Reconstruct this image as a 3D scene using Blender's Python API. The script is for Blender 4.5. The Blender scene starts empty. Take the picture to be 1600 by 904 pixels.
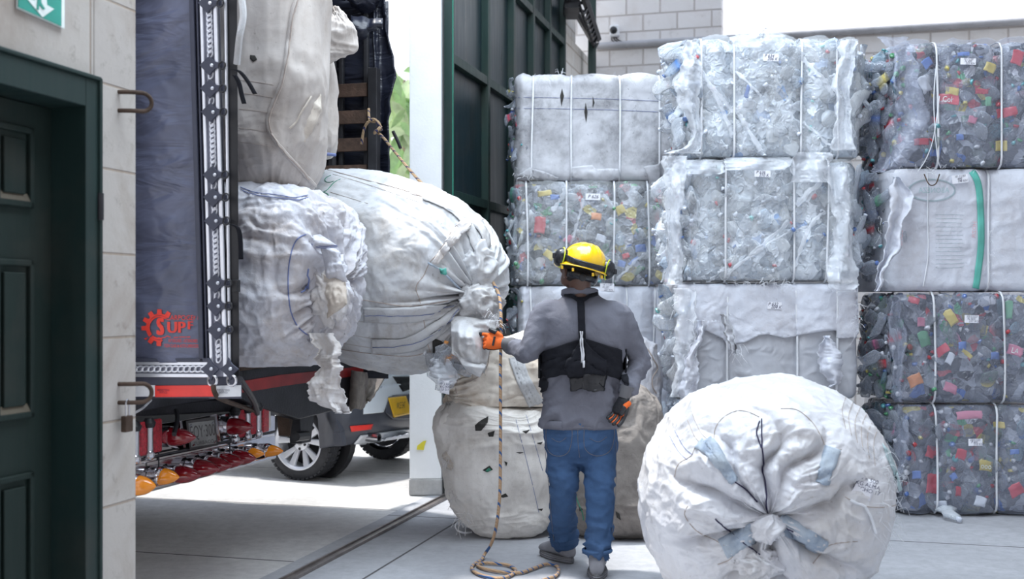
import bpy, bmesh, math, random
import numpy as np
from mathutils import Vector, Matrix
from mathutils.bvhtree import BVHTree

random.seed(7)
RNG = np.random.RandomState(11)
SC = bpy.context.scene
COL = SC.collection
F = 1800.0; HX, HY = 800.0, 470.0; CH = 1.42
PI = math.pi

# ------------------------------------------------------------------ geometry of the place
def P(px, py, Y):
    return Vector(((px-HX)/F*Y, Y, CH-(py-HY)/F*Y))
AW = math.radians(14.9)
DV = Vector((math.sin(AW), math.cos(AW), 0)); EV = Vector((math.cos(AW), -math.sin(AW), 0))
def on_plane(px, py, p0, d):
    """point of a vertical plane (through p0, horizontal direction d) seen in that direction"""
    k = (px-HX)/F
    n = Vector((d[1], -d[0]))
    Y = (p0[0]*n[0]+p0[1]*n[1])/(k*n[0]+n[1])
    return P(px, py, Y)
W0 = Vector((-0.466, 8.38, 0))         # gate line on the floor
R0 = Vector((-1.75, 5.43, 0))          # rear plane of the truck
def WP(px, py): return on_plane(px, py, W0, DV)
def RP(px, py): return on_plane(px, py, R0, DV)
def frame(o, s, t, z=0):               # s along the wall, t to the right of it
    return Vector((o[0], o[1], 0)) + DV*s + EV*t + Vector((0, 0, z))
def W(s, t, z=0): return frame(W0, s, t, z)
def R(s, t, z=0): return frame(R0, s, t, z)

# ------------------------------------------------------------------ noise (numpy)
def _h(ix, iy, iz, seed):
    n = (ix*374761393 + iy*668265263 + iz*1274126177 + seed*974634777) & 0xffffffff
    n = ((n ^ (n >> 13))*1274126177) & 0xffffffff
    n = (n ^ (n >> 16)) & 0xffff
    return n/65535.0
def vn(Pp, seed=0):
    Pp = np.asarray(Pp, float); i = np.floor(Pp).astype(np.int64); f = Pp-i
    f = f*f*f*(f*(f*6-15)+10)
    x, y, z = i[..., 0], i[..., 1], i[..., 2]; u, v, w = f[..., 0], f[..., 1], f[..., 2]
    r = 0
    for dx in (0, 1):
        for dy in (0, 1):
            for dz in (0, 1):
                wt = (u if dx else 1-u)*(v if dy else 1-v)*(w if dz else 1-w)
                r = r + wt*_h(x+dx, y+dy, z+dz, seed)
    return r
def fbm(Pp, seed=0, oc=3):
    r = 0; a = .5
    for k in range(oc):
        r = r + a*(vn(Pp*(2.03**k)+17.3*k, seed+k)-.5); a *= .5
    return r*2
def ridge(Pp, seed=0, oc=2):
    r = 0; a = 1.; s = 0
    for k in range(oc):
        r = r + a*(1-np.abs(2*vn(Pp*(2.1**k)+9.1*k, seed+k)-1))**2; s += a; a *= .5
    return r/s

# ------------------------------------------------------------------ objects
def meshobj(name, V, Fc, mat, parent=None, smooth=True, cols=None, recalc=False):
    me = bpy.data.meshes.new(name)
    V = np.asarray(V, float)
    o = bpy.data.objects.new(name, me)
    if parent is not None:
        rl = parent
        off = np.zeros(3)
        while rl is not None:
            off = off + np.array(rl.location); rl = rl.parent
        V = V-off
        o.parent = parent
    me.from_pydata(V.tolist(), [], [list(map(int, f)) for f in Fc])
    if recalc:
        bm = bmesh.new(); bm.from_mesh(me); bmesh.ops.recalc_face_normals(bm, faces=bm.faces); bm.to_mesh(me); bm.free()
    if smooth: me.polygons.foreach_set('use_smooth', [True]*len(me.polygons))
    if cols is not None:
        ca = me.color_attributes.new('Col', 'FLOAT_COLOR', 'POINT')
        c = np.ones((len(V), 4)); cols = np.asarray(cols); c[:, :cols.shape[1]] = cols
        ca.data.foreach_set('color', c.ravel())
    if mat is not None: me.materials.append(mat)
    me.update()
    COL.objects.link(o)
    return o
def thing(name, label, cat, loc=(0, 0, 0), group=None):
    o = bpy.data.objects.new(name, None); o.empty_display_size = .1
    o.location = loc; COL.objects.link(o)
    o['label'] = label; o['category'] = cat
    if group: o['group'] = group
    return o
def tag(o, label, cat, group=None, kind=None):
    o['label'] = label; o['category'] = cat
    if group: o['group'] = group
    if kind: o['kind'] = kind
    return o
def struct(o, label, cat):
    o['kind'] = 'structure'; o['label'] = label; o['category'] = cat
    return o

class MB:
    def __init__(s): s.v = []; s.f = []
    def add(s, V, Fc):
        b = len(s.v); s.v += [tuple(v) for v in V]; s.f += [tuple(b+i for i in f) for f in Fc]
        return s
    def hexa(s, pts):                   # 8 points: bottom loop 0-3, top loop 4-7
        return s.add(pts, [(0, 1, 2, 3), (4, 5, 6, 7), (0, 1, 5, 4), (1, 2, 6, 5), (2, 3, 7, 6), (3, 0, 4, 7)])
    def box(s, x0, x1, y0, y1, z0, z1, fr=None):
        pts = [(x0, y0, z0), (x1, y0, z0), (x1, y1, z0), (x0, y1, z0), (x0, y0, z1), (x1, y0, z1), (x1, y1, z1), (x0, y1, z1)]
        if fr: pts = [fr(*p) for p in pts]
        return s.hexa(pts)
    def prism(s, poly, d):              # poly: list of 3D points, d: extrusion vector
        n = len(poly); a = [Vector(p) for p in poly]; d = Vector(d)
        return s.add(a+[p+d for p in a], [tuple(range(n)), tuple(range(n, 2*n))]+[(i, (i+1) % n, n+(i+1) % n, n+i) for i in range(n)])
    def lathe(s, p, q, prof, n=16, cap=True):     # prof: list of (t along p->q, radius)
        p = Vector(p); q = Vector(q); ax = q-p; L = ax.length; az = ax.normalized()
        u = az.orthogonal().normalized(); w = az.cross(u)
        V = []; Fc = []
        for t, r in prof:
            c = p+ax*t
            for i in range(n):
                a = 2*PI*i/n; V.append(c+(u*math.cos(a)+w*math.sin(a))*max(r, 1e-5))
        m = len(prof)
        for j in range(m-1):
            for i in range(n):
                Fc.append((j*n+i, j*n+(i+1) % n, (j+1)*n+(i+1) % n, (j+1)*n+i))
        if cap: Fc.append(tuple(range(n))); Fc.append(tuple(range((m-1)*n, m*n)))
        return s.add(V, Fc)
    def cyl(s, p, q, r, r2=None, n=12): return s.lathe(p, q, [(0, r), (1, r if r2 is None else r2)], n)
    def tube(s, path, r, n=8, closed=False):
        path = [Vector(p) for p in path]; m = len(path); V = []; Fc = []
        up = None
        for j in range(m):
            if closed: t = path[(j+1) % m]-path[j-1]
            else: t = path[min(j+1, m-1)]-path[max(j-1, 0)]
            if t.length < 1e-9: t = Vector((0, 0, 1))
            t.normalize()
            if up is None: up = t.orthogonal().normalized()
            else:
                up = (up-t*up.dot(t))
                up = up.normalized() if up.length > 1e-6 else t.orthogonal().normalized()
            w = t.cross(up); rr = r[j] if hasattr(r, '__len__') else r
            for i in range(n):
                a = 2*PI*i/n; V.append(path[j]+(up*math.cos(a)+w*math.sin(a))*rr)
        for j in range(m if closed else m-1):
            k = (j+1) % m
            for i in range(n): Fc.append((j*n+i, j*n+(i+1) % n, k*n+(i+1) % n, k*n+i))
        if not closed: Fc.append(tuple(range(n))); Fc.append(tuple(range((m-1)*n, m*n)))
        return s.add(V, Fc)
    def torus(s, c, axis, R_, r, n=20, m=8, u=None, squash=1.0):
        axis = Vector(axis).normalized(); u = Vector(u).normalized() if u is not None else axis.orthogonal().normalized(); w = axis.cross(u)
        c = Vector(c)
        return s.tube([c+(u*math.cos(2*PI*i/n)+w*math.sin(2*PI*i/n)*squash)*R_ for i in range(n)], r, m, True)
    def ball(s, c, rx, ry=None, rz=None, n=14, m=9):
        ry = rx if ry is None else ry; rz = rx if rz is None else rz
        V = []; Fc = []
        for j in range(m+1):
            th = PI*j/m
            for i in range(n):
                a = 2*PI*i/n
                V.append((c[0]+rx*math.sin(th)*math.cos(a), c[1]+ry*math.sin(th)*math.sin(a), c[2]-rz*math.cos(th)))
        for j in range(m):
            for i in range(n): Fc.append((j*n+i, j*n+(i+1) % n, (j+1)*n+(i+1) % n, (j+1)*n+i))
        return s.add(V, Fc)
    def build(s, name, mat, parent=None, bevel=0, smooth=False, sub=0, solid=0):
        o = meshobj(name, s.v, s.f, mat, parent, smooth, recalc=True)
        if sub:
            m = o.modifiers.new('sub', 'SUBSURF'); m.levels = sub; m.render_levels = sub
        if bevel:
            m = o.modifiers.new('bev', 'BEVEL'); m.width = bevel; m.segments = 2; m.limit_method = 'ANGLE'; m.angle_limit = math.radians(40)
            o.data.polygons.foreach_set('use_smooth', [True]*len(o.data.polygons))
            w = o.modifiers.new('wn', 'WEIGHTED_NORMAL'); w.keep_sharp = True
        if smooth and not bevel:
            try: o.data.set_sharp_from_angle(angle=math.radians(42))
            except Exception: pass
        return o

def spline(pts, n=12):
    """Catmull-Rom through pts"""
    pts = [Vector(p) for p in pts]; out = []
    q = [pts[0]]+pts+[pts[-1]]
    for i in range(1, len(q)-2):
        for k in range(n):
            t = k/n; a, b, c, d = q[i-1], q[i], q[i+1], q[i+2]
            out.append(.5*((2*b)+(c-a)*t+(2*a-5*b+4*c-d)*t*t+(3*b-a-3*c+d)*t**3))
    out.append(pts[-1]); return out

def gridf(nu, nv, wrap=True):
    Fc = []
    for j in range(nv-1):
        for i in range(nu if wrap else nu-1):
            k = (i+1) % nu
            Fc.append((j*nu+i, j*nu+k, (j+1)*nu+k, (j+1)*nu+i))
    return Fc
def gnormals(G, wrap=True):
    """normals of a grid G[v,u,3]"""
    if wrap: du = np.roll(G, -1, 1)-np.roll(G, 1, 1)
    else: du = np.gradient(G, axis=1)
    dv = np.gradient(G, axis=0)
    n = np.cross(du, dv); l = np.linalg.norm(n, axis=2, keepdims=True)
    return n/np.maximum(l, 1e-9)

def bvh_of(o):
    me = o.data; mw = o.matrix_world.copy()
    loc = Vector((0, 0, 0)); q = o
    while q is not None: loc = loc+q.location; q = q.parent
    vs = [v.co+loc for v in me.vertices]
    return BVHTree.FromPolygons(vs, [tuple(p.vertices) for p in me.polygons])
CAM = Vector((0, 0, CH))
def hit(bvhs, px, py, off=.004, default=None):
    d = (P(px, py, 1.0)-CAM).normalized(); best = None
    for b in (bvhs if isinstance(bvhs, (list, tuple)) else [bvhs]):
        h = b.ray_cast(CAM, d)
        if h[0] is not None and (best is None or h[3] < best[3]): best = h
    if best is None: return default
    n = best[1]
    if n.dot(d) > 0: n = -n
    return best[0]+n*off, n
def lay_tube(bvhs, pts, r, off=None, step=5.0, closed=False):
    """a cord lying on a surface along a path"""
    off = r*.6 if off is None else off
    pts = spline([Vector((x, y, 0)) for x, y in pts], 8)
    out = []; acc = None
    for p in pts:
        if acc is not None and (p-acc).length < step*.6: continue
        acc = p; h = hit(bvhs, p.x, p.y, off)
        if h: out.append(h[0])
    return out
def lay_ribbon(bvhs, pts, width, off=.006, nw=5, thick=.003, taper=None, rag=0):
    """a flat band lying on a surface along a path; width in metres"""
    pts = spline([Vector((x, y, 0)) for x, y in pts], 10)
    V = []; rows = 0
    for j, p in enumerate(pts):
        t = pts[min(j+1, len(pts)-1)]-pts[max(j-1, 0)]
        if t.length < 1e-6: continue
        t.normalize(); n2 = Vector((-t.y, t.x, 0))
        h0 = hit(bvhs, p.x, p.y, off)
        if not h0: continue
        Yd = h0[0].y; wpx = width*F/Yd*(taper(j/(len(pts)-1)) if taper else 1)
        row = []
        for i in range(nw):
            k = i/(nw-1)-.5
            rg = random.uniform(-rag, rag) if i in (0, nw-1) else 0
            q = p+n2*(k*wpx+rg)
            h = hit(bvhs, q.x, q.y, off)
            row.append(h[0] if h and abs(h[0].y-Yd) < .25 else h0[0]+(P(q.x, q.y, Yd)-P(p.x, p.y, Yd)))
        V += row; rows += 1
    Fc = []
    for j in range(rows-1):
        for i in range(nw-1): Fc.append((j*nw+i, j*nw+i+1, (j+1)*nw+i+1, (j+1)*nw+i))
    return V, Fc
def ribbon_obj(name, bvhs, pts, width, mat, parent, **kw):
    V, Fc = lay_ribbon(bvhs, pts, width, **kw)
    if not Fc: return None
    o = meshobj(name, V, Fc, mat, parent, True)
    m = o.modifiers.new('s', 'SOLIDIFY'); m.thickness = .003; m.offset = 0
    return o
def patch_obj(name, bvhs, poly, mat, parent, off=.005, step=4, thick=.003, rumple=0, seed=3):
    """a patch of cloth lying on a surface, outline poly"""
    n = len(poly); xs = [p[0] for p in poly]; ys = [p[1] for p in poly]
    bm = bmesh.new()
    vs = [bm.verts.new((x, y, 0)) for x, y in poly]
    f = bm.faces.new(vs)
    bmesh.ops.triangulate(bm, faces=[f])
    for k in range(8):
        ed = [e for e in bm.edges if e.calc_length() > step]
        if not ed: break
        bmesh.ops.subdivide_edges(bm, edges=ed, cuts=1)
        bmesh.ops.triangulate(bm, faces=bm.faces)
    last = None; V = []
    for v in bm.verts:
        h = hit(bvhs, v.co.x, v.co.y, off)
        if h: last = h[0].y; V.append(h[0])
        else: V.append(None)
    ym = np.median([v.y for v in V if v is not None])
    V = [v if v is not None else P(w.co.x, w.co.y, ym) for v, w in zip(V, bm.verts)]
    bm.verts.index_update()
    Fc = [[v.index for v in f.verts] for f in bm.faces]; bm.free()
    V = np.array([list(v) for v in V])
    if rumple: V[:, 1] -= rumple*(ridge(V*14, seed))
    o = meshobj(name, V, Fc, mat, parent, True, recalc=True)
    m = o.modifiers.new('s', 'SOLIDIFY'); m.thickness = thick; m.offset = 0
    return o

def text_obj(name, body, mat, parent, origin, right, up, size, thick=.0008, shear=0, sx=1.0, center=True, mirror=False, warp=None):
    cu = bpy.data.curves.new(name, 'FONT'); cu.body = body; cu.size = 1; cu.extrude = 0; cu.shear = shear
    cu.align_x = 'CENTER' if center else 'LEFT'; cu.align_y = 'CENTER'; cu.space_line = .9; cu.resolution_u = 3
    tmp = bpy.data.objects.new(name, cu); COL.objects.link(tmp)
    dg = bpy.context.evaluated_depsgraph_get(); me0 = bpy.data.meshes.new_from_object(tmp.evaluated_get(dg))
    V = np.array([list(v.co) for v in me0.vertices]) if len(me0.vertices) else np.zeros((0, 3))
    Fc = [tuple(p.vertices) for p in me0.polygons]
    bpy.data.objects.remove(tmp)
    right = Vector(right).normalized(); up = Vector(up).normalized(); n = right.cross(up)
    O = np.array(origin); mx = -1 if mirror else 1
    x = V[:, 0]*sx*mx; y = V[:, 1]
    if warp: x, y = warp(x, y)
    G = O+np.outer(x*size, right)+np.outer(y*size, up)+np.outer(np.full(len(V), thick), n)
    o = meshobj(name, G, Fc, mat, parent, False)
    return o
# ------------------------------------------------------------------ materials
class NT:
    def __init__(s, name):
        s.m = bpy.data.materials.new(name); s.m.use_nodes = True; s.t = s.m.node_tree; s.t.nodes.clear()
        s.out = s.n('ShaderNodeOutputMaterial')
        s.tc = None
    def n(s, typ, **kw):
        nd = s.t.nodes.new(typ)
        for k, v in kw.items():
            if k.startswith('i_'):
                key = k[2:].replace('_', ' ')
                nd.inputs[key].default_value = v
            else: setattr(nd, k, v)
        return nd
    def l(s, a, b): s.t.links.new(a, b)
    def co(s, scale=(1, 1, 1), rot=(0, 0, 0), loc=(0, 0, 0), kind='Object'):
        if s.tc is None: s.tc = s.n('ShaderNodeTexCoord')
        mp = s.n('ShaderNodeMapping'); mp.inputs['Scale'].default_value = scale; mp.inputs['Rotation'].default_value = rot; mp.inputs['Location'].default_value = loc
        s.l(s.tc.outputs[kind], mp.inputs[0]); return mp.outputs[0]
    def noise(s, vec, scale, detail=4, rough=.55, dist=0, ridged=False):
        nd = s.n('ShaderNodeTexNoise'); nd.inputs['Scale'].default_value = scale; nd.inputs['Detail'].default_value = detail
        if ridged: nd.noise_type = 'RIDGED_MULTIFRACTAL'
        nd.inputs['Roughness'].default_value = rough; nd.inputs['Distortion'].default_value = dist
        s.l(vec, nd.inputs['Vector']); return nd.outputs[0]
    def ramp(s, fac, pts):
        r = s.n('ShaderNodeValToRGB'); el = r.color_ramp.elements
        while len(el) < len(pts): el.new(.5)
        for e, (p, c) in zip(el, pts):
            e.position = p; e.color = (c, c, c, 1) if not hasattr(c, '__len__') else (*c, 1)
        s.l(fac, r.inputs[0]); return r.outputs[0]
    def mix(s, fac, a, b, typ='MIX'):
        m = s.n('ShaderNodeMix'); m.data_type = 'RGBA'; m.blend_type = typ
        for k, v in ((0, fac), (6, a), (7, b)):
            if hasattr(v, 'links'): s.l(v, m.inputs[k])
            else: m.inputs[k].default_value = v if k == 0 else (*v, 1)
        return m.outputs[2]
    def math(s, op, a, b=None):
        m = s.n('ShaderNodeMath'); m.operation = op
        for k, v in ((0, a), (1, b)):
            if v is None: continue
            if hasattr(v, 'links'): s.l(v, m.inputs[k])
            else: m.inputs[k].default_value = v
        return m.outputs[0]
    def bump(s, h, strength, dist=.01, nrm=None):
        b = s.n('ShaderNodeBump'); b.inputs['Strength'].default_value = strength; b.inputs['Distance'].default_value = dist
        s.l(h, b.inputs['Height'])
        if nrm is not None: s.l(nrm, b.inputs['Normal'])
        return b.outputs[0]
    def pbr(s, col, rough=.5, metal=0, nrm=None, spec=.5, **kw):
        b = s.n('ShaderNodeBsdfPrincipled')
        for k, v in (('Base Color', col), ('Roughness', rough), ('Metallic', metal)):
            if hasattr(v, 'links'): s.l(v, b.inputs[k])
            else: b.inputs[k].default_value = (*v, 1) if k == 'Base Color' else v
        b.inputs['Specular IOR Level'].default_value = spec
        for k, v in kw.items(): b.inputs[k.replace('_', ' ')].default_value = v
        if nrm is not None: s.l(nrm, b.inputs['Normal'])
        return b
    def done(s, sh): s.l(sh.outputs[0] if hasattr(sh, 'outputs') else sh, s.out.inputs[0]); return s.m

def plain(name, col, rough=.5, metal=0, spec=.5, var=.12, vs=8, bump=.0, bs=60, **kw):
    t = NT(name); v = t.co()
    n = t.noise(v, vs, 5)
    c = t.mix(t.ramp(n, [(.3, 0), (.7, 1)]), tuple(x*(1-var) for x in col), tuple(min(1, x*(1+var)) for x in col))
    nr = t.bump(t.noise(v, bs, 3), bump, .01) if bump else None
    return t.done(t.pbr(c, rough, metal, nr, spec, **kw))

def cloth(name, col, dirt=(.35, .30, .25), amt=.4, dscale=2.2, rough=.6, wr=.5, wscale=7, weave=.15, fine=.3, tint=None, streak=False, spec=.35):
    t = NT(name); v = t.co()
    big = t.noise(v, dscale, 7, .62, .6)
    med = t.noise(v, dscale*6, 6, .7)
    m = t.math('MULTIPLY', t.ramp(big, [(.40, 0), (.62, 1)]), t.ramp(med, [(.3, .3), (.7, 1)]))
    c = t.mix(t.math('MULTIPLY', m, amt), col, dirt)
    if tint: c = t.mix(t.ramp(t.noise(v, 1.1, 2), [(.35, 0), (.65, .6)]), c, tint)
    sp = t.noise(v, dscale*22, 3, .6); c = t.mix(t.math('MULTIPLY', t.ramp(sp, [(.66, 0), (.74, 1)]), amt*.8), c, tuple(x*.6 for x in dirt))
    vw = t.co((wscale, wscale*.55, wscale*1.0), (.3, .2, .5))
    w1 = t.noise(vw, 1.0, 3, .5, 1.2, ridged=True)
    w2 = t.noise(v, wscale*4, 4, .55, .8)
    n1 = t.bump(w1, wr, .02)
    n2 = t.bump(w2, fine, .006, n1)
    wv = t.n('ShaderNodeTexWave', wave_type='BANDS', bands_direction='Z'); wv.inputs['Scale'].default_value = 110; t.l(v, wv.inputs[0])
    wx = t.n('ShaderNodeTexWave', wave_type='BANDS', bands_direction='X'); wx.inputs['Scale'].default_value = 110; t.l(v, wx.inputs[0])
    n3 = t.bump(t.math('ADD', wv.outputs[1], wx.outputs[1]), weave, .001, n2)
    return t.done(t.pbr(c, rough, 0, n3, spec))

def film(name, col=(.85, .9, 1.0), a0=.12, a1=.6, rot=.6, scale=5, rough=.16, bs=.35):
    """thin clear plastic wrap with drawn streaks"""
    t = NT(name)
    v = t.co((scale*.5, scale, scale*2.6), (0, rot, 0)); v2 = t.co((scale, scale, scale*.5), (0, -.5, .3), (3, 1, 2))
    st = t.noise(v, 1.2, 5, .6, .5, ridged=True); st2 = t.noise(v2, 1.4, 4, .6)
    f = t.ramp(t.math('MULTIPLY', st, st2), [(.15, a0), (.75, a1)])
    nb = t.bump(t.math('ADD', st, t.noise(t.co(), 22, 4, .6, 1.0, ridged=True)), bs, .02)
    pb = t.pbr(col, rough, 0, nb, .7)
    tr = t.n('ShaderNodeBsdfTransparent'); ms = t.n('ShaderNodeMixShader')
    t.l(f, ms.inputs[0]); t.l(tr.outputs[0], ms.inputs[1]); t.l(pb.outputs[0], ms.inputs[2])
    return t.done(ms.outputs[0])

def bottles_mat(name, alpha=.75):
    t = NT(name); a = t.n('ShaderNodeAttribute', attribute_name='Col')
    nb = t.bump(t.noise(t.co(), 26, 4, .6, 1.5, ridged=True), .6, .012)
    pb = t.pbr(a.outputs[0], .09, 0, nb, 1.0)
    lw = t.n('ShaderNodeLayerWeight'); lw.inputs[0].default_value = .45; t.l(nb, lw.inputs['Normal'])
    f = t.ramp(lw.outputs[1], [(.15, alpha*.45), (.8, 1)]); f = t.math('MAXIMUM', f, a.outputs['Alpha'])
    tr = t.n('ShaderNodeBsdfTransparent'); ms = t.n('ShaderNodeMixShader'); t.l(f, ms.inputs[0])
    t.l(tr.outputs[0], ms.inputs[1]); t.l(pb.outputs[0], ms.inputs[2])
    return t.done(ms.outputs[0])

def crushed(name, col, dark, colors, dens=.5, sc=9):
    """packed crushed bottles as seen deep in a bale"""
    t = NT(name); v = t.co((1, 1, 1)); vd = t.n('ShaderNodeVectorMath', operation='ADD')
    w = t.n('ShaderNodeTexNoise'); w.inputs['Scale'].default_value = 6; t.l(v, w.inputs['Vector'])
    t.l(v, vd.inputs[0]); sc_ = t.n('ShaderNodeVectorMath', operation='SCALE'); sc_.inputs['Scale'].default_value = .12
    t.l(w.outputs['Color'], sc_.inputs[0]); t.l(sc_.outputs[0], vd.inputs[1])
    vo = t.n('ShaderNodeTexVoronoi'); vo.inputs['Scale'].default_value = sc*1.6; t.l(vd.outputs[0], vo.inputs['Vector'])
    sep = t.n('ShaderNodeSeparateColor'); t.l(vo.outputs['Color'], sep.inputs[0])
    c = t.mix(t.ramp(sep.outputs[0], [(.2, 0), (.9, 1)]), dark, col)
    n = len(colors)
    pts = [(0, colors[0])]
    r = t.n('ShaderNodeValToRGB'); r.color_ramp.interpolation = 'CONSTANT'; el = r.color_ramp.elements
    while len(el) < n: el.new(.5)
    for i, e in enumerate(el): e.position = i/n; e.color = (*colors[i], 1)
    t.l(sep.outputs[1], r.inputs[0])
    fac = t.ramp(sep.outputs[2], [(1-dens-.02, 0), (1-dens, .8)])
    c = t.mix(fac, c, r.outputs[0])
    nb = t.bump(t.noise(v, 18, 5, .6, 1.5, ridged=True), .8, .03)
    nb = t.bump(vo.outputs[0], .5, .03, nb)
    return t.done(t.pbr(c, .22, 0, nb, .7))

M = {}
def brickmat(name, c1, c2, mortar, stain, bw=.4, bh=.2, rot=0, rust=.3, msize=.012):
    t = NT(name)
    # coordinates along the wall: object axes are world axes, turn them onto the wall
    geo = t.n('ShaderNodeNewGeometry'); vr = t.n('ShaderNodeVectorRotate'); vr.rotation_type = 'Z_AXIS'; vr.inputs['Angle'].default_value = rot
    t.l(geo.outputs['Position'], vr.inputs['Vector'])
    sp = t.n('ShaderNodeSeparateXYZ'); t.l(vr.outputs[0], sp.inputs[0])
    cb = t.n('ShaderNodeCombineXYZ'); t.l(sp.outputs[0], cb.inputs[0]); t.l(sp.outputs[2], cb.inputs[1])
    br = t.n('ShaderNodeTexBrick'); br.inputs['Scale'].default_value = 1; br.inputs['Brick Width'].default_value = bw; br.inputs['Row Height'].default_value = bh
    br.inputs['Mortar Size'].default_value = msize; br.inputs['Mortar Smooth'].default_value = .5
    br.inputs['Color1'].default_value = (*c1, 1); br.inputs['Color2'].default_value = (*c2, 1); br.inputs['Mortar'].default_value = (*mortar, 1)
    t.l(cb.outputs[0], br.inputs[0])
    g = geo.outputs['Position']
    s1 = t.noise(g, 1.6, 8, .65, .8); s2 = t.noise(g, 9, 6, .7)
    c = t.mix(t.math('MULTIPLY', t.ramp(s1, [(.48, 0), (.7, 1)]), rust), br.outputs[0], stain)
    c = t.mix(t.ramp(s2, [(.58, 0), (.75, rust)]), c, tuple(x*.5 for x in stain))
    h = t.math('SUBTRACT', t.math('MULTIPLY', s2, .35), br.outputs[1])
    return t.done(t.pbr(c, .85, 0, t.bump(h, .7, .012), .2))

def concrete(name, c1, c2, joints=True, rough=.75, grain=.3, jw=1.9, jh=2.6):
    t = NT(name); geo = t.n('ShaderNodeNewGeometry'); g = geo.outputs['Position']
    a = t.noise(g, .9, 6, .6, .5); b = t.noise(g, 14, 8, .72); c3 = t.noise(g, 160, 2)
    c = t.mix(t.ramp(a, [(.35, 0), (.65, 1)]), c1, c2)
    c = t.mix(t.ramp(b, [(.35, .35), (.6, 0)]), c, tuple(x*.62 for x in c1))
    c = t.mix(t.ramp(c3, [(.68, 0), (.74, .5)]), c, (.12, .1, .09))
    h = t.math('ADD', t.math('MULTIPLY', b, grain), t.math('MULTIPLY', c3, grain*.4))
    if joints:
        vr = t.n('ShaderNodeVectorRotate'); vr.rotation_type = 'Z_AXIS'; vr.inputs['Angle'].default_value = AW; t.l(g, vr.inputs['Vector'])
        mp = t.n('ShaderNodeMapping'); t.l(vr.outputs[0], mp.inputs[0]); mp.inputs['Location'].default_value = (.35, .62, 0)
        br = t.n('ShaderNodeTexBrick'); br.inputs['Scale'].default_value = 1; br.inputs['Brick Width'].default_value = jw; br.inputs['Row Height'].default_value = jh
        br.inputs['Mortar Size'].default_value = .008; br.offset = 0; t.l(mp.outputs[0], br.inputs[0])
        c = t.mix(br.outputs[1], c, (.10, .095, .1)); h = t.math('SUBTRACT', h, br.outputs[1])
    return t.done(t.pbr(c, rough, 0, t.bump(h, .5, .006), .35))

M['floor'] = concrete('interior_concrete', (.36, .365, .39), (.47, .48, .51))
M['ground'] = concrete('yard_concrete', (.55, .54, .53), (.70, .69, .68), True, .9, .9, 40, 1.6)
M['brick'] = brickmat('whitewashed_brick', (.80, .78, .74), (.72, .70, .66), (.55, .50, .44), (.50, .40, .30), rot=AW-PI/2, rust=.35)
M['brick_back'] = brickmat('whitewashed_block', (.86, .84, .83), (.80, .78, .77), (.58, .54, .52), (.60, .52, .46), rot=AW, rust=.3)
M['doorwall'] = brickmat('stained_plaster_block', (.50, .47, .44), (.47, .44, .415), (.38, .32, .27), (.22, .15, .10), bw=.62, bh=.32, rot=AW-PI/2, rust=.55, msize=.006)
def greenmat(name, col, rough=.35, streak=.5):
    t = NT(name); v = t.co((14, 14, .9)); n = t.noise(v, 1.5, 6, .65); n2 = t.noise(t.co(), 3, 5)
    c = t.mix(t.ramp(n, [(.35, 0), (.7, streak)]), col, tuple(min(1, x*1.8+.008) for x in col))
    r = t.ramp(n, [(.3, rough), (.7, rough+.2)])
    c = t.mix(t.ramp(n2, [(.5, 0), (.75, .35)]), c, (.06, .05, .04))
    return t.done(t.pbr(c, r, 0, t.bump(n, .15, .004), .5))
M['gate'] = greenmat('gate_sheet_green', (.007, .020, .026), .26, .6)
M['gateframe'] = greenmat('gate_frame_green', (.007, .028, .024), .4, .3)
M['greenpost'] = greenmat('post_green', (.03, .30, .20), .4, .3)
M['door'] = greenmat('door_green', (.002, .013, .010), .65, .2)
M['doorframe'] = greenmat('doorframe_green', (.003, .020, .018), .55, .25)
M['doortan'] = plain('worn_ledge', (.10, .085, .06), .7)
M['black'] = plain('black_rubber', (.012, .012, .015), .5)
M['blackcloth'] = cloth('black_webbing', (.012, .013, .018), (.03, .03, .035), .3, 6, .85, .25, 14, .3, .2, spec=.15)
M['darksteel'] = plain('dark_steel', (.035, .035, .04), .45, .3, var=.3)
M['rust'] = plain('rusty_steel', (.09, .06, .045), .7, .5, var=.4, bump=.3)
M['steel'] = plain('bright_steel', (.55, .55, .58), .25, 1)
M['railsteel'] = plain('rail_steel', (.28, .25, .24), .4, .7, var=.3)
M['chrome'] = plain('chrome_sheet', (.72, .70, .72), .12, 1, var=.15, bump=.25, bs=5)
M['chromedull'] = plain('trim_chrome', (.80, .82, .88), .28, .6, var=.1)
M['trimdark'] = plain('trim_gap_dark', (.07, .075, .11), .5); M['trimmid'] = plain('trim_recess', (.30, .31, .38), .45)
def tarpm(name, col, col2, rough=.34):
    t = NT(name); v = t.co()
    n = t.noise(v, 2.2, 6, .6, .6)
    c = t.mix(t.ramp(n, [(.35, 0), (.7, 1)]), col, col2)
    f1 = t.noise(t.co((4, 4, 2.2), (.2, .6, 0)), 1, 3, .5, 1.5, ridged=True)
    f2 = t.noise(t.co((2, 2, 7), (.0, .5, 0)), 1.2, 3, .5, .8)
    return t.done(t.pbr(c, rough, 0, t.bump(f2, .8, .05, t.bump(f1, .35, .012)), .5))
M['tarp'] = tarpm('grey_tarpaulin', (.085, .095, .145), (.16, .175, .26))
M['tarpblack'] = tarpm('black_tarpaulin', (.010, .012, .022), (.02, .023, .04), .4)
M['tarpedge'] = plain('tarp_hem', (.05, .055, .085), .5)
M['redpaint'] = plain('red_paint', (.85, .06, .04), .5)
M['redtape'] = plain('red_reflector_tape', (.90, .05, .04), .35)
M['whitetape'] = plain('white_reflector_tape', (.85, .87, .92), .3)
M['redstripe'] = plain('dusty_red_stripe', (.32, .02, .02), .45, var=.25)
M['bed'] = plain('dusty_black_beam', (.022, .022, .028), .5, .1, var=.5, vs=5, bump=.2)
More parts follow.
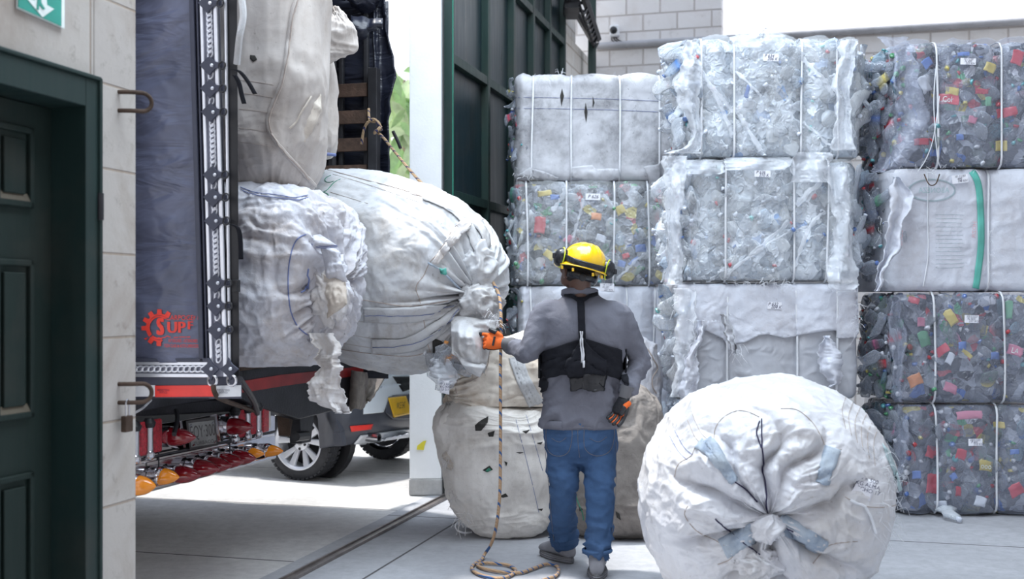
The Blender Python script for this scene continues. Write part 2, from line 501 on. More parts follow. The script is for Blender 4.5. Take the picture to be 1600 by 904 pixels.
M['dust'] = cloth('dusty_mudflap', (.16, .14, .13), (.32, .29, .25), .9, 5, .9, .5, 8, 0, .4)
M['wood'] = plain('old_plank', (.085, .05, .035), .75, var=.5, vs=12, bump=.3)
M['cream'] = plain('cream_paper', (.7, .68, .62), .6)
M['redlens'] = plain('red_lens', (.22, .003, .010), .12, var=.1, Coat_Weight=1.0)
M['amber'] = plain('amber_lens', (.95, .30, .01), .15, var=.1, Coat_Weight=1.0)
M['reflector'] = plain('red_reflector', (.42, .02, .035), .3, var=.5, vs=90, bump=.6, bs=140)
M['plate'] = plain('worn_grey_plate', (.23, .23, .22), .5, var=.2)
M['platedark'] = plain('plate_lettering', (.05, .045, .045), .6)
M['platey'] = plain('yellow_plate', (.85, .50, .03), .4)
M['carwhite'] = plain('white_car_paint', (.80, .86, .92), .12, 0, var=.02, Coat_Weight=1.0)
M['cargrey'] = plain('grey_car_cladding', (.075, .08, .10), .35, var=.1)
M['carsilver'] = plain('silver_skidplate', (.72, .74, .78), .25, .2)
M['glass'] = plain('dark_glass', (.015, .018, .022), .06, var=.0)
M['tyre'] = plain('tyre_rubber', (.035, .036, .042), .7, var=.25, vs=20)
M['alloy'] = plain('alloy_wheel', (.82, .84, .90), .25, .25, var=.03)
M['white'] = plain('white_paint', (.86, .88, .90), .6, var=.05, vs=4, bump=.1)
M['columnbase'] = plain('concrete_base', (.42, .42, .42), .85, var=.25, vs=8, bump=.3)
M['yellow'] = plain('yellow_paint', (.75, .66, .05), .5)
M['sign'] = plain('sign_green', (.03, .33, .26), .4)
M['signwhite'] = plain('sign_white', (.8, .88, .86), .4)
M['leaf'] = plain('leaf_green', (.36, .55, .22), .4, var=.35, vs=5, Subsurface_Weight=0)
M['leafl'] = plain('leaf_light', (.62, .74, .42), .4, var=.35, vs=5)
M['bark'] = plain('bark', (.35, .27, .2), .8)
M['ink'] = plain('marker_ink', (.02, .02, .08), .6)
M['greenink'] = plain('green_marker', (.03, .22, .14), .6)
M['card'] = plain('label_card', (.88, .89, .95), .5, var=.03)
M['pvc'] = plain('grey_conduit', (.42, .42, .44), .5)
# sacks
M['sack_big'] = cloth('white_woven_sack', (.64, .66, .69), (.33, .29, .25), .7, 2.2, .5, .45, 5, .2, .4)
M['sack_bluish'] = cloth('creased_white_sack', (.63, .64, .70), (.40, .33, .28), .7, 3.0, .5, .8, 8, .12, .7)
M['sack_tall'] = cloth('beige_woven_sack', (.56, .52, .49), (.30, .24, .20), .6, 2.5, .6, .35, 5, .2, .3)
M['sack_cream'] = cloth('cream_sack', (.66, .60, .53), (.36, .28, .22), .7, 3.2, .65, .5, 6, .2, .5)
M['sack_ball'] = cloth('round_white_sack', (.74, .75, .79), (.47, .41, .33), .5, 1.8, .38, .7, 7, .10, .6, spec=.5)
M['sack_tan'] = cloth('tan_sack', (.80, .74, .66), (.42, .31, .22), .7, 2.6, .6, .5, 6, .15, .4)
M['sack_grubby'] = cloth('grubby_grey_sack', (.82, .79, .75), (.36, .31, .26), .5, 3.2, .7, .5, 6, .2, .5)
M['sack_brown'] = cloth('brown_grey_sack', (.27, .245, .225), (.13, .11, .10), .8, 3.0, .75, .6, 6, .2, .7)
M['seam'] = plain('brown_seam', (.42, .35, .31), .8)
M['seamwhite'] = cloth('seam_hem', (.66, .65, .66), (.5, .4, .3), .5, 6, .6, .4, 20, .2, .3)
M['bluethread'] = plain('blue_thread', (.15, .19, .38), .8)
M['bandblue'] = cloth('faded_blue_band', (.50, .57, .64), (.20, .28, .42), .8, 9, .6, .2, 20, .5, .3)
M['bandwhite'] = cloth('white_woven_band', (.62, .63, .65), (.42, .39, .35), .6, 6, .6, .2, 20, .6, .3)
M['navycord'] = plain('navy_cord', (.015, .012, .06), .7)
M['hole'] = plain('dark_tear', (.03, .028, .025), .8)
# bales
M['bale_white'] = cloth('dirty_white_bale_cloth', (.60, .61, .65), (.15, .15, .16), .85, 2.6, .55, .25, 4, .25, .35)
M['bale_clean'] = cloth('white_bale_cloth', (.68, .71, .79), (.48, .46, .48), .6, 3, .5, .7, 6, .12, .6)
M['bale_silk'] = cloth('silky_grey_sheet', (.50, .52, .57), (.38, .38, .40), .5, 3, .3, .9, 8, .05, .2, spec=.6)
M['strap'] = plain('white_strapping', (.78, .80, .84), .3)
M['film'] = film('clear_wrap', (.93, .97, 1.0), a0=.22, a1=.95, scale=1.7, bs=.7)
M['filmmilky'] = film('milky_wrap', (.90, .94, 1.0), .32, .95, .2, 3, .25, .5)
M['filmdusty'] = film('dusty_wrap', (.46, .50, .62), .22, .80, .5, 2.2)
M['pet'] = bottles_mat('crushed_bottle_plastic', .68)
M['pet_clear'] = crushed('packed_clear_bottles', (.74, .80, .88), (.28, .33, .40), [(.4, .5, .7), (.6, .7, .8), (.1, .3, .7), (.7, .75, .8)], .12)
M['pet_mixed'] = crushed('packed_mixed_bottles', (.33, .36, .43), (.05, .055, .07), [(.5, .04, .05), (.05, .15, .5), (.6, .5, .08), (.06, .35, .15), (.6, .62, .7)], .2)
M['pet_dark'] = crushed('shaded_mixed_bottles', (.20, .21, .25), (.02, .02, .03), [(.5, .04, .05), (.05, .15, .5), (.6, .5, .08), (.06, .35, .15)], .25)
M['green_band'] = plain('green_printed_band', (.12, .48, .40), .5)
M['greenprint'] = plain('faded_green_print', (.42, .55, .58), .6)
M['redprint'] = plain('faded_red_print', (.66, .42, .46), .6)
# person
M['skin'] = plain('dark_skin', (.10, .050, .034), .45, var=.15)
M['hair'] = plain('black_hair', (.012, .010, .010), .7, bump=.6, bs=200)
M['sweater'] = cloth('grey_sweater', (.165, .170, .205), (.11, .11, .13), .5, 5, .9, .9, 5, .0, .7, spec=.1)
M['denim'] = cloth('blue_denim', (.045, .095, .20), (.02, .03, .06), .55, 4, .8, .8, 7, .3, .4, tint=(.075, .14, .27), spec=.15)
M['stitch'] = plain('denim_stitching', (.14, .14, .16), .8)
M['boot'] = plain('grey_work_boot', (.20, .20, .22), .7, var=.2, bump=.2)
M['sole'] = plain('boot_sole', (.12, .12, .125), .7)
M['glove'] = cloth('orange_glove', (.80, .16, .04), (.5, .1, .03), .3, 9, .8, .2, 14, .4, .3, spec=.1)
M['palm'] = plain('black_glove_palm', (.015, .016, .02), .5, bump=.3, bs=80)
M['cuff'] = plain('grey_knit_cuff', (.12, .12, .13), .9)
M['helmet'] = plain('yellow_hard_hat', (.92, .56, .01), .22, var=.02, Coat_Weight=.6)
M['muff'] = plain('black_ear_defender', (.015, .017, .022), .25)
M['lime'] = plain('lime_ring', (.62, .75, .04), .4)
M['silver'] = plain('silver_piping', (.55, .56, .60), .3)
def ropem(name, a, b):
    t = NT(name); v = t.co()
    w = t.n('ShaderNodeTexWave', wave_type='BANDS', bands_direction='DIAGONAL'); w.inputs['Scale'].default_value = 9; w.inputs['Distortion'].default_value = 1.5; t.l(v, w.inputs[0])
    w2 = t.n('ShaderNodeTexWave', wave_type='BANDS', bands_direction='DIAGONAL'); w2.inputs['Scale'].default_value = 38; t.l(v, w2.inputs[0])
    c = t.mix(t.ramp(w.outputs[1], [(.86, 0), (.92, 1)]), a, b)
    return t.done(t.pbr(c, .8, 0, t.bump(w2.outputs[1], .6, .003), .2))
M['rope'] = ropem('tan_blue_rope', (.48, .32, .20), (.06, .13, .30)); M['tierope'] = ropem('brown_rope', (.33, .23, .14), (.04, .04, .09))
M['roof'] = plain('roof_sheet', (.30, .30, .31), .6)
# ------------------------------------------------------------------ the setting
def s_at(px):                          # distance along the gate line of an image column
    p = WP(px, 470); return (p-W0).dot(DV)
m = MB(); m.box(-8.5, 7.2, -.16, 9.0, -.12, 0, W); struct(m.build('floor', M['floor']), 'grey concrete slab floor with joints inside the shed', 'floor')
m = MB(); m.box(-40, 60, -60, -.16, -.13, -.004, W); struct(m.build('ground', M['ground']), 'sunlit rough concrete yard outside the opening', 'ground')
# floor rail of the sliding gate
m = MB(); m.box(-3.6, 4.6, -.035, .035, -.01, .006, W)
m.box(-3.6, 4.6, -.035, -.022, 0, .018, W); m.box(-3.6, 4.6, .022, .035, 0, .018, W)
struct(m.build('trim_1', M['railsteel'], bevel=.002), 'rusty steel floor rail of the sliding gate', 'floor rail')

# near wall with the green door
sj = s_at(213); sd1 = s_at(147); sd0 = sd1-1.05
H1 = 3.3
topz = WP(147, 128).z
m = MB()
def wedge(m, s0, s1, z0, z1, t0=-.28, t1=0): m.box(s0, s1, t0, t1, z0, z1, W)
wedge(m, sd1, sj, 0, H1); wedge(m, sd0, sd1, topz, H1); wedge(m, -8.0, sd0, 0, H1)
struct(m.build('wall_left', M['doorwall'], bevel=.008), 'stained pale block wall with the green door at left', 'wall')
fd = thing('door_1', 'dark green panelled wooden door at the left edge', 'door', W(sd0+.5, -.1, 0)); fd['kind'] = 'structure'
fw = .085
m = MB(); m.box(sd1-fw, sd1, -.16, .025, 0, topz, W); m.box(sd0, sd1-fw, -.16, .025, topz-fw-.02, topz, W); m.box(sd0, sd0+fw, -.16, .025, 0, topz-fw, W)
m.box(sd1-.012, sd1+.006, .0, .035, 0, topz+.012, W); m.box(sd0, sd1, .0, .035, topz, topz+.016, W)
m.build('door_frame', M['doorframe'], fd, bevel=.004)
# leaf with raised panels
dt = -.10; dl0 = sd0+fw; dl1 = sd1-fw
m = MB(); m.box(dl0, dl1, -.16, -.12, .01, topz-fw-.025, W)
m.build('door_leaf', M['door'], fd, bevel=.003)
cols_ = [(dl1-.115-.20, dl1-.115), (dl1-.115-.20-.10-.20, dl1-.115-.20-.10), (dl1-.115-.8, dl1-.115-.63)]
rows_ = [(1.60, 1.94), (.90, 1.46), (.16, .76)]
for c0, c1 in cols_[:2]:
    for z0, z1 in rows_:
        z1_ = WP(75, {1.94: 195, 1.46: 405, .76: 742}[z1]).z; z0_ = WP(75, {1.94: 322, 1.46: 655, .76: 990}[z1]).z
        m = MB()
        w = .022
        for a0, a1, b0, b1 in ((c0, c1, z0_, z0_+w), (c0, c1, z1_-w, z1_), (c0, c0+w, z0_, z1_), (c1-w, c1, z0_, z1_)):
            m.box(a0, a1, -.12, -.103, b0, b1, W)
        m.box(c0+.045, c1-.045, -.12, -.106, z0_+.045, z1_-.045, W)
        pn = m.build('door_panel', M['door'], fd, bevel=.004)
        m = MB(); m.hexa([W(c0+w, -.119, z0_+w), W(c1-w, -.119, z0_+w), W(c1-w, -.104, z0_+w), W(c0+w, -.104, z0_+w), W(c0+w, -.119, z0_+.05), W(c1-w, -.119, z0_+.05), W(c1-w, -.1175, z0_+.05), W(c0+w, -.1175, z0_+.05)])
        m.build('ledge', M['doortan'], pn)
m = MB(); m.cyl(W(sd1-.004, .03, 1.72), W(sd1-.004, .03, 1.82), .012); m.build('hinge', M['darksteel'], fd, smooth=True)
# exit sign
sg = thing('exit_sign', 'green and white emergency exit sign with down arrow above the green door', 'sign', W(s_at(60), .01, 2.4))
q = [WP(25, -40), WP(98, -14), WP(98, 46), WP(25, 14)]
def onwall(px, py, t=0.0):
    p = on_plane(px, py, W0+EV*t, DV); return p
m = MB(); m.prism([onwall(25, -46, .004), onwall(98, -20, .004), onwall(98, 45, .004), onwall(25, 13, .004)], EV*.008); m.build('sign_board', M['signwhite'], sg)
m = MB(); m.prism([onwall(28, -42, .012), onwall(95, -17, .012), onwall(95, 41, .012), onwall(28, 11, .012)], EV*.003); m.build('sign_face', M['sign'], sg)
m = MB(); m.prism([onwall(x, y, .015) for x, y in ((50, -30), (70, -22), (73, 8), (84, 14), (66, 27), (40, -4), (54, 1))], EV*.002); m.build('arrow', M['signwhite'], sg)
m = MB()
m.prism([onwall(x, y, .0172) for x, y in ((58, -12), (63, -9), (64, 4), (70, 14), (67, 15), (61, 7), (60, 16), (57, 14), (58, 3))], EV*.002)
m.build('running_figure', M['sign'], sg)
# iron loops and padlock
for (y0, y1, lab) in ((143, 172, 'rusty iron loop set in the pale wall end, upper one without padlock'), (600, 629, 'iron loop set in the pale wall end holding the padlock')):
    c = [WP(183, y0), WP(203, y0)+EV*.0, WP(183, y1)]
    zt = c[0].z; zb = c[2].z; s0 = s_at(184); rr = (zt-zb)/2; zc = (zt+zb)/2
    s0w = W(s0, 0, 0)
    pts = [W(s0, -.02, zt), W(s0+.02, .045, zt)]
    for k in range(9):
        a = PI/2-PI*k/8
        pts.append(W(s0+.045+.03*math.cos(a), .075+rr*.7*math.cos(a), zc+rr*math.sin(a)))
    pts += [W(s0+.02, .045, zb), W(s0, -.02, zb)]
    m = MB(); m.tube(spline(pts, 3), .0085, 8)
    tag(m.build('iron_loop', M['rust'], smooth=True), lab, 'iron loop', 'iron loops on the wall end')
    if y0 == 600: lz = zb; ls = s0+.012
pl = thing('padlock', 'old rusty padlock hanging from the lower iron loop', 'padlock', W(ls, .03, lz-.12))
m = MB(); 
pts = [W(ls-.011, .034, lz-.055)]+[W(ls-.011*math.cos(PI*k/6), .034, lz-.012+.024*math.sin(PI*k/6)) for k in range(7)]+[W(ls+.011, .034, lz-.055)]
m.tube(pts, .0035, 8); m.build('shackle', M['steel'], pl, smooth=True)
m = MB(); m.box(ls-.024, ls+.024, .02, .045, lz-.112, lz-.05, W); m.build('lock_body', M['rust'], pl, bevel=.004)

# column at the end of the opening
sc0 = 0.02
cl = thing('trim_2', 'white painted concrete column beside the green gate', 'column', W(sc0, -.2, 0)); cl['kind'] = 'structure'
xl = P(640, 775, 8.45).x; xr = P(690, 775, 8.45).x
def colbox(z0, z1, mat, name, g=0):
    m = MB(); m.hexa([Vector((xl-g, 8.42-g, z0)), Vector((xr+g, 8.42-g, z0)), Vector((xr+.085+g, 8.74, z0)), Vector((xl+.08-g, 8.78, z0)),
                      Vector((xl-g, 8.42-g, z1)), Vector((xr+g, 8.42-g, z1)), Vector((xr+.085+g, 8.74, z1)), Vector((xl+.08-g, 8.78, z1))])
    return m.build(name, mat, cl, bevel=.008)
colbox(0, .12, M['columnbase'], 'bare_base', .004)
colbox(.12, 6.2, M['white'], 'shaft')
m = MB(); m.prism([Vector((P(x, y, 8.41).x, 8.412, P(x, y, 8.41).z)) for x, y in ((651, 702), (652, 696), (661, 689), (666, 688), (663, 697), (662, 703))], Vector((0, .004, 0))); m.build('yellow_paint_mark', M['yellow'], cl)

# sliding sheet gate
gt = thing('metal_gate', 'dark green sheet metal gate with welded frame behind the white column', 'gate', W(.1, 0, 0))
sv = [s_at(x) for x in (703, 760, 800, 831, 857, 880)]
gs0, gs1 = sv[0], sv[-1]+.05
zr = [.1, 1.15, 2.2, 3.2, 4.15, 5.15, 6.1]
m = MB(); m.box(gs0, gs1, -.045, -.035, .04, 6.1, W); m.build('sheet_panel', M['gate'], gt)
for z in zr:
    m = MB(); m.box(gs0, gs1, -.035, .02, z-.035, z+.035, W); m.build('rail', M['gateframe'], gt, bevel=.003)
for s in sv:
    m = MB(); m.box(s-.03, s+.03, -.035, .025, .03, 6.15, W); m.build('upright', M['gateframe'], gt, bevel=.003)
m = MB(); s9 = (WP(692, 470)-W0).dot(DV)
m.box(.03, gs0-.01, -.03, .03, 0, 6.15, W)
struct(m.build('trim_3', M['greenpost'], bevel=.004), 'bright green angle post at the edge of the white column', 'post')
m = MB(); m.cyl(W(1.2, .0, .02), W(1.2, .0, .03), .02); 
# walls behind
s_end = (WP(926, 470)-W0).dot(DV)
m = MB(); m.box(gs1+.02, s_end, -.3, -.02, 0, 4.3, W); m.box(gs1+.02, s_end-.9, -.3, -.02, 4.3, 4.75, W)
struct(m.build('wall_gate_side', M['brick'], bevel=.01), 'whitewashed brick wall beyond the green gate', 'wall')
tb = 1.52
m = MB(); m.box(s_end, s_end+.25, -.3, tb, 0, 6.0, W); m.box(s_end, s_end+.25, tb, 9.0, 0, 4.47, W)
struct(m.build('wall_back', M['brick_back'], bevel=.01), 'whitewashed block back wall behind the bales', 'wall')
# roof (only what shades the hall)
m = MB(); m.box(-12, s_end-1.9, .35, 7.2, 6.2, 6.26, W); struct(m.build('ceiling', M['roof']), 'sheet roof above the stacked bales', 'roof')
# conduit, camera, posts and trusses
zc = P(1000, 69, 13.6).z
m = MB(); m.tube([W(s_end-.04, .05, zc), W(s_end-.04, tb+7, zc)], .04, 10)
struct(m.build('trim_4', M['pvc'], smooth=True), 'grey conduit pipe running along the back wall', 'pipe')
cm = thing('security_camera', 'small white dome security camera on the back wall', 'camera', W(s_end-.03, .3, 3.3))
cp = on_plane(960, 48, W(s_end-.06, 0), EV)
m = MB(); m.box(-.055, .055, -.03, .06, -.065, .065, lambda a, b, c: cp+EV*a+DV*b+Vector((0, 0, c))); m.build('housing', M['white'], cm, bevel=.015)
m = MB(); m.lathe(cp+EV*-.005-DV*.03, cp+EV*-.005-DV*.075, [(0, .045), (.5, .042), (.9, .025), (1, .005)], 16); m.build('lens_dome', M['glass'], cm, smooth=True)
for dx in (-4, 4, 12):
    m = MB(); m.tube(spline([on_plane(958+dx*.3, 56, W(s_end-.01, 0), EV), on_plane(958+dx*.6, 62, W(s_end-.02, 0), EV), on_plane(966+dx, 67, W(s_end-.02, 0), EV)], 5), .006, 6); m.build('cable', M['black'], cm, smooth=True)
pp = P(925, 470, 13.2)
m = MB(); m.box(pp.x-.045, pp.x+.045, 13.15, 13.24, 0, 6.2); struct(m.build('trim_5', M['gateframe'], bevel=.004), 'slim dark green steel post in the far corner', 'post')
# roof truss bits above the gate
tr = thing('roof_truss', 'dark steel lattice beam running above the gate and brick wall', 'beam', W(3, 0, 4.6)); tr['kind'] = 'structure'
m = MB()
a = P(872, -30, 11.3); b = P(928, 68, 13.3); a2 = P(905, -30, 11.3); b2 = P(934, 60, 13.3)
m.tube([a, b], .035, 6); m.tube([a2, b2], .045, 6)
m.build('chord', M['darksteel'], tr)
for k in range(7):
    t0 = k/7; t1 = (k+.5)/7
    m = MB(); m.tube([a.lerp(b, t0), a2.lerp(b2, t1)], .018, 6); m.build('lattice_bar', M['darksteel'], tr)
m = MB(); m.hexa([P(882, 12, 11.8)+v for v in [Vector((0, 0, 0)), Vector((.16, 0, 0)), Vector((.16, .5, 0)), Vector((0, .5, 0)), Vector((0, 0, .09)), Vector((.16, 0, .09)), Vector((.16, .5, .09)), Vector((0, .5, .09))]]); m.build('bracket', M['darksteel'], tr)
m = MB()
for k in range(9):
    t0 = .25+k*.08; p = a2.lerp(b2, t0)+Vector((-.05, 0, -.08)); m.tube(spline([p, p+Vector((.04, .1, -.07)), p+Vector((.09, .25, .02))], 4), .016, 6)
m.build('cable_bundle', M['black'], tr, smooth=True)

# tree beyond the opening
tr = thing('tree', 'leafy young tree outside seen between truck and white column', 'tree', P(633, 560, 14.0)*1)
tr.location.z = 0
m = MB(); base = P(632, 470, 14.0); 
m.tube(spline([Vector((base.x+.05, 14, 0)), Vector((base.x-.02, 14, 1.6)), P(633, 230, 14), P(629, 170, 14), P(632, 125, 14)], 6), [.05-.0015*i for i in range(25)], 8); m.build('trunk', M['bark'], tr, smooth=True)
V = {0: [], 1: []}; Fc = {0: [], 1: []}
for i in range(95):
    k = i % 2
    px = random.gauss(630, 22); py = random.uniform(105, 300)
    c = P(px, py, 14+random.uniform(-.6, .6)); L = random.uniform(.24, .42); wd = L*.2
    d = Vector((random.uniform(-1, 1), random.uniform(-.5, .5), random.uniform(-1.2, .3))).normalized(); sd = d.cross(Vector((random.uniform(-.5, .5), 1, random.uniform(-.5, .5)))).normalized()
    up = d.cross(sd)
    b0 = len(V[k])
    for t, ww in ((0, .05), (.25, .8), (.5, 1), (.75, .7), (1, .02)):
        q = c+d*(L*t)+Vector((0, 0, -L*.35*t*t)); V[k] += [q-sd*wd*ww+up*wd*.35*ww, q, q+sd*wd*ww+up*wd*.35*ww]
    for r in range(4):
        for e in (0, 1): a_ = b0+r*3+e; Fc[k].append((a_, a_+1, a_+4, a_+3))
for k, mm in ((0, 'leaf'), (1, 'leafl')):
    o = meshobj('foliage', V[k], Fc[k], M[mm], tr, True); o['kind'] = 'stuff'

m = MB(); m.box(-12, s_end+.25, 6.2, 6.4, 0, 6.2, W); struct(m.build('wall_right', M['brick_back']), 'block wall along the right side of the hall', 'wall')
m = MB(); m.box(-12.2, -12, -8, -1.5, 0, 6.2, W); m.box(-12.2, -12, 5.2, 6.4, 0, 6.2, W); m.box(-12.2, -12, -1.5, 5.2, 4.6, 6.2, W); struct(m.build('wall_front', M['brick_back']), 'block wall at the near end of the hall, gap added for front light', 'wall')  # unseen wall; its wide opening is added to light the bale fronts
m = MB(); m.box(-5.4, -.2, .3, 3.2, 6.14, 6.16, W); struct(m.build('window_1', M['signwhite']), 'translucent skylight panel in the roof', 'skylight')
# ------------------------------------------------------------------ truck backed up to the opening
def s_r(px): return (RP(px, 470)-R0).dot(DV)
def RT(px, py, t=0.0):                 # point on a plane parallel to the rear, t metres nearer the hall
    return on_plane(px, py, R0+EV*t, DV)
tk = thing('truck', 'tarpaulin covered cargo truck backed up to the opening, chrome rear bumper', 'truck', R(1.2, -2.5, 0))
sN = -.30; sF = (RP(551, 470)-R0).dot(DV)
DZ = 1.085
m = MB(); m.box(sN, sF, -6.5, -.0, DZ-.05, DZ, R); m.build('deck', M['wood'], tk)
m = MB(); m.box(sN, sF, -6.5, -.9, .62, DZ-.05, R); m.build('chassis', M['darksteel'], tk)
# near side tarpaulin, roof and far side
def sheet(name, G, mat, parent, thick=.006, wrap=False):
    nv, nu = G.shape[:2]
    o = meshobj(name, G.reshape(-1, 3), gridf(nu, nv, False), mat, parent, True)
    md = o.modifiers.new('s', 'SOLIDIFY'); md.thickness = thick; md.offset = 0
    return o
def gsurf(f, nu, nv):
    G = np.zeros((nv, nu, 3))
    for j in range(nv):
        for i in range(nu): G[j, i] = f(i/(nu-1), j/(nv-1))
    return G
def rumple(G, amp, sc, seed=1, ridge_=True, nrm=None):
    N = gnormals(G, False) if nrm is None else np.asarray(nrm)
    d = (ridge(G*sc, seed, 3)-.5 if ridge_ else fbm(G*sc, seed, 3))*amp
    return G+N*d[..., None]
G = gsurf(lambda u, v: R(sN-.02, -6.4*(1-u), DZ-.2+v*2.5), 30, 20); sheet('side_tarpaulin', rumple(G, .03, 2, 3), M['tarpblack'], tk)
G = gsurf(lambda u, v: R(sN+(sF-sN)*v, -6.4*(1-u)+.02, 3.55+.12*math.sin(PI*v)), 30, 20); sheet('roof_tarpaulin', rumple(G, .04, 2, 5), M['tarpblack'], tk)
G = gsurf(lambda u, v: R(sF+.10, -6.4+u*6.62, DZ-.2+v*2.6), 30, 20); sheet('side_tarpaulin', rumple(G, .03, 2, 6), M['tarpblack'], tk)
# bows
for t in (-.15, -2.0, -4.0, -6.2):
    m = MB(); m.tube([R(sN+.03, t, DZ), R(sN+.03, t, 3.4), R(sN+.4, t, 3.55), R((sN+sF)/2, t, 3.62), R(sF-.35, t, 3.55), R(sF, t, 3.4), R(sF, t, DZ)], .03, 6); m.build('bow', M['darksteel'], tk)
# front bulkhead
m = MB(); m.box(sN, sF, -6.5, -6.44, DZ, 3.5, R); m.build('bulkhead', M['darksteel'], tk)
# far stake side with planks (its end sticks out past the rear)
def FS(px, py): return on_plane(px, py, R(sF-.02, 0), EV)
st = MB(); p0 = FS(577, 470); tt = (p0-R(sF-.02, 0)).dot(EV)
for pxs in (578, 566, 527):
    p = FS(pxs, 470); t0 = (p-R(sF-.02, 0)).dot(EV); w = .065 if pxs == 578 else .03
    m = MB(); m.box(sF-.06+(.06 if pxs != 578 else 0), sF+.01+(.03 if pxs != 578 else 0), t0, t0+w, DZ, 3.0 if pxs == 578 else 3.4, R); m.build('stake_post', M['darksteel'] if pxs == 578 else M['darksteel'], tk, bevel=.004)
for yc in (141, 183, 226, 268, 310, 352, 395, 437, 480):
    zc_ = FS(550, yc).z; tE = (FS(574, 470)-R(sF-.02, 0)).dot(EV)
    m = MB(); m.box(sF-.03, sF-.005, -3.0, tE, zc_-.045, zc_+.045, R); m.build('plank', M['wood'], tk, bevel=.003)
# rear tarpaulin hanging at the far side
edge = [(600, -60), (600, 0), (603, 25), (602, 45), (611, 80), (614, 100), (617, 118), (614, 140), (609, 160), (608, 200), (607, 245), (606, 300), (605, 400)]
def ex(y):
    for (x0, y0), (x1, y1) in zip(edge, edge[1:]):
        if y0 <= y <= y1: return x0+(x1-x0)*(y-y0)/(y1-y0)
    return edge[-1][0]
def tarpf(u, v):
    y = -60+v*460; x = 583+(ex(y)-583)*u
    p = on_plane(x, y, R(sF+.02+.05*math.sin(u*PI), 0), EV); return p
sheet('rear_flap', rumple(gsurf(tarpf, 16, 60), .04, 5, 8), M['tarpblack'], tk, .01)
G = gsurf(lambda u, v: on_plane(500+92*u, -60+240*v, R(sF+.06, 0), EV), 20, 30); sheet('side_tarpaulin', rumple(G, .05, 3, 9), M['tarpblack'], tk, .01)
# rolled tarpaulin at the top
def lumpy_roll(A, B, ra, rb, side, seed=4):
    A = np.array(A); B = np.array(B); ax = (B-A)/np.linalg.norm(B-A); sd = np.array(side, float); sd -= ax*np.dot(sd, ax); sd /= np.linalg.norm(sd); t3 = np.cross(ax, sd)
    nu, nv = 80, 70; G = np.zeros((nv, nu, 3)); u = np.linspace(0, 2*PI, nu, endpoint=False)
    for j in range(nv):
        v = j/(nv-1); k = max(.02, math.sin(PI*min(max(v, .01), .99)))**.35; c = A+(B-A)*v
        G[j] = c+sd*(ra*k*np.cos(u))[:, None]+t3*(rb*k*np.sin(u))[:, None]
    N = gnormals(G); N *= np.sign((N*(G-G.mean(1, keepdims=True))).sum(2).mean())
    return G+N*((ridge(G*np.array([3, 3, 7]), seed, 3)-.4)*.09+fbm(G*3, seed, 2)*.06)[..., None]
G = lumpy_roll(R(sF+.10, .10, FS(592, -8).z), R(sF-2.0, -.05, 3.62), .17, .14, (0, 0, 1))
meshobj('rolled_tarpaulin', G.reshape(-1, 3), gridf(G.shape[1], G.shape[0], True)+[tuple(range(80)), tuple(range(69*80, 70*80))], M['tarpblack'], tk, True, recalc=True)
sheet('loose_fold', rumple(gsurf(lambda u, v: P(548+50*u, 25+(22+10*math.sin(u*5))*v+6*u, 7.55-.1*math.sin(v*3)), 16, 12), .04, 8, 4), M['tarpblack'], tk)
m = MB(); m.tube(spline([FS(614, 205), FS(622, 222), FS(626, 232)], 5), .012, 6); m.build('loose_strap', M['black'], tk, smooth=True)

# ---- rear cross beam
m = MB(); m.box(sN, sF, -.10, .0, .90, DZ+.005, R); m.build('cross_beam', M['bed'], tk, bevel=.008)
pl_ = [RT(372, 578, .03), RT(372, 622, .03), RT(400, 634, .03), RT(468, 655, .03), RT(560, 632, .03), RT(560, 560, .03), RT(500, 562, .03)]
m = MB(); m.prism(pl_, EV*-.08); m.build('rear_box_beam', M['bed'], tk, bevel=.01)
m = MB(); m.prism([RT(372, 596, .034), RT(372, 614, .034), RT(440, 603, .034), RT(560, 586, .034), RT(575, 584, .034), RT(575, 571, .034), RT(440, 585, .034)], EV*.004); m.build('red_stripe', M['redstripe'], tk)
m = MB(); m.prism([RT(375, 566, .05), RT(500, 552, .05), RT(500, 562, .05), RT(375, 580, .05)], EV*-.25); m.build('deck_edge', M['rust'], tk, bevel=.01)
def flapf(u, v):
    x = 548+(56-26*v)*u; y0 = 578+8*u; y1 = 644-3*math.sin(u*9)-u*16
    return RT(x, y0+(y1-y0)*v, .06+.04*math.sin(u*7))
sheet('mudflap', rumple(gsurf(flapf, 26, 18), .03, 7, 2), M['dust'], tk, .012)
# bracket legs under the beam
for x0, x1, yb, mt_ in ((451, 460, 678, 'rust'), (468, 492, 690, 'bed')):
    m = MB(); m.prism([RT(x0, 645, -.02), RT(x1, 640, -.02), RT(x1-6, yb, -.02), RT(x0+3, yb+3, -.02)], EV*-.08); m.build('hanger_bracket', M[mt_], tk, bevel=.005)
m = MB(); m.tube([RT(462, 682, 0), RT(480, 680, 0)], .03, 8); m.build('bracket_pin', M['darksteel'], tk)
# dark under-beam seen below the panel
m = MB(); m.prism([RT(190, 628, -.04), RT(400, 622, -.04), RT(430, 640, -.04), RT(190, 652, -.04)], EV*-.12); m.build('under_beam', M['bed'], tk, bevel=.01)

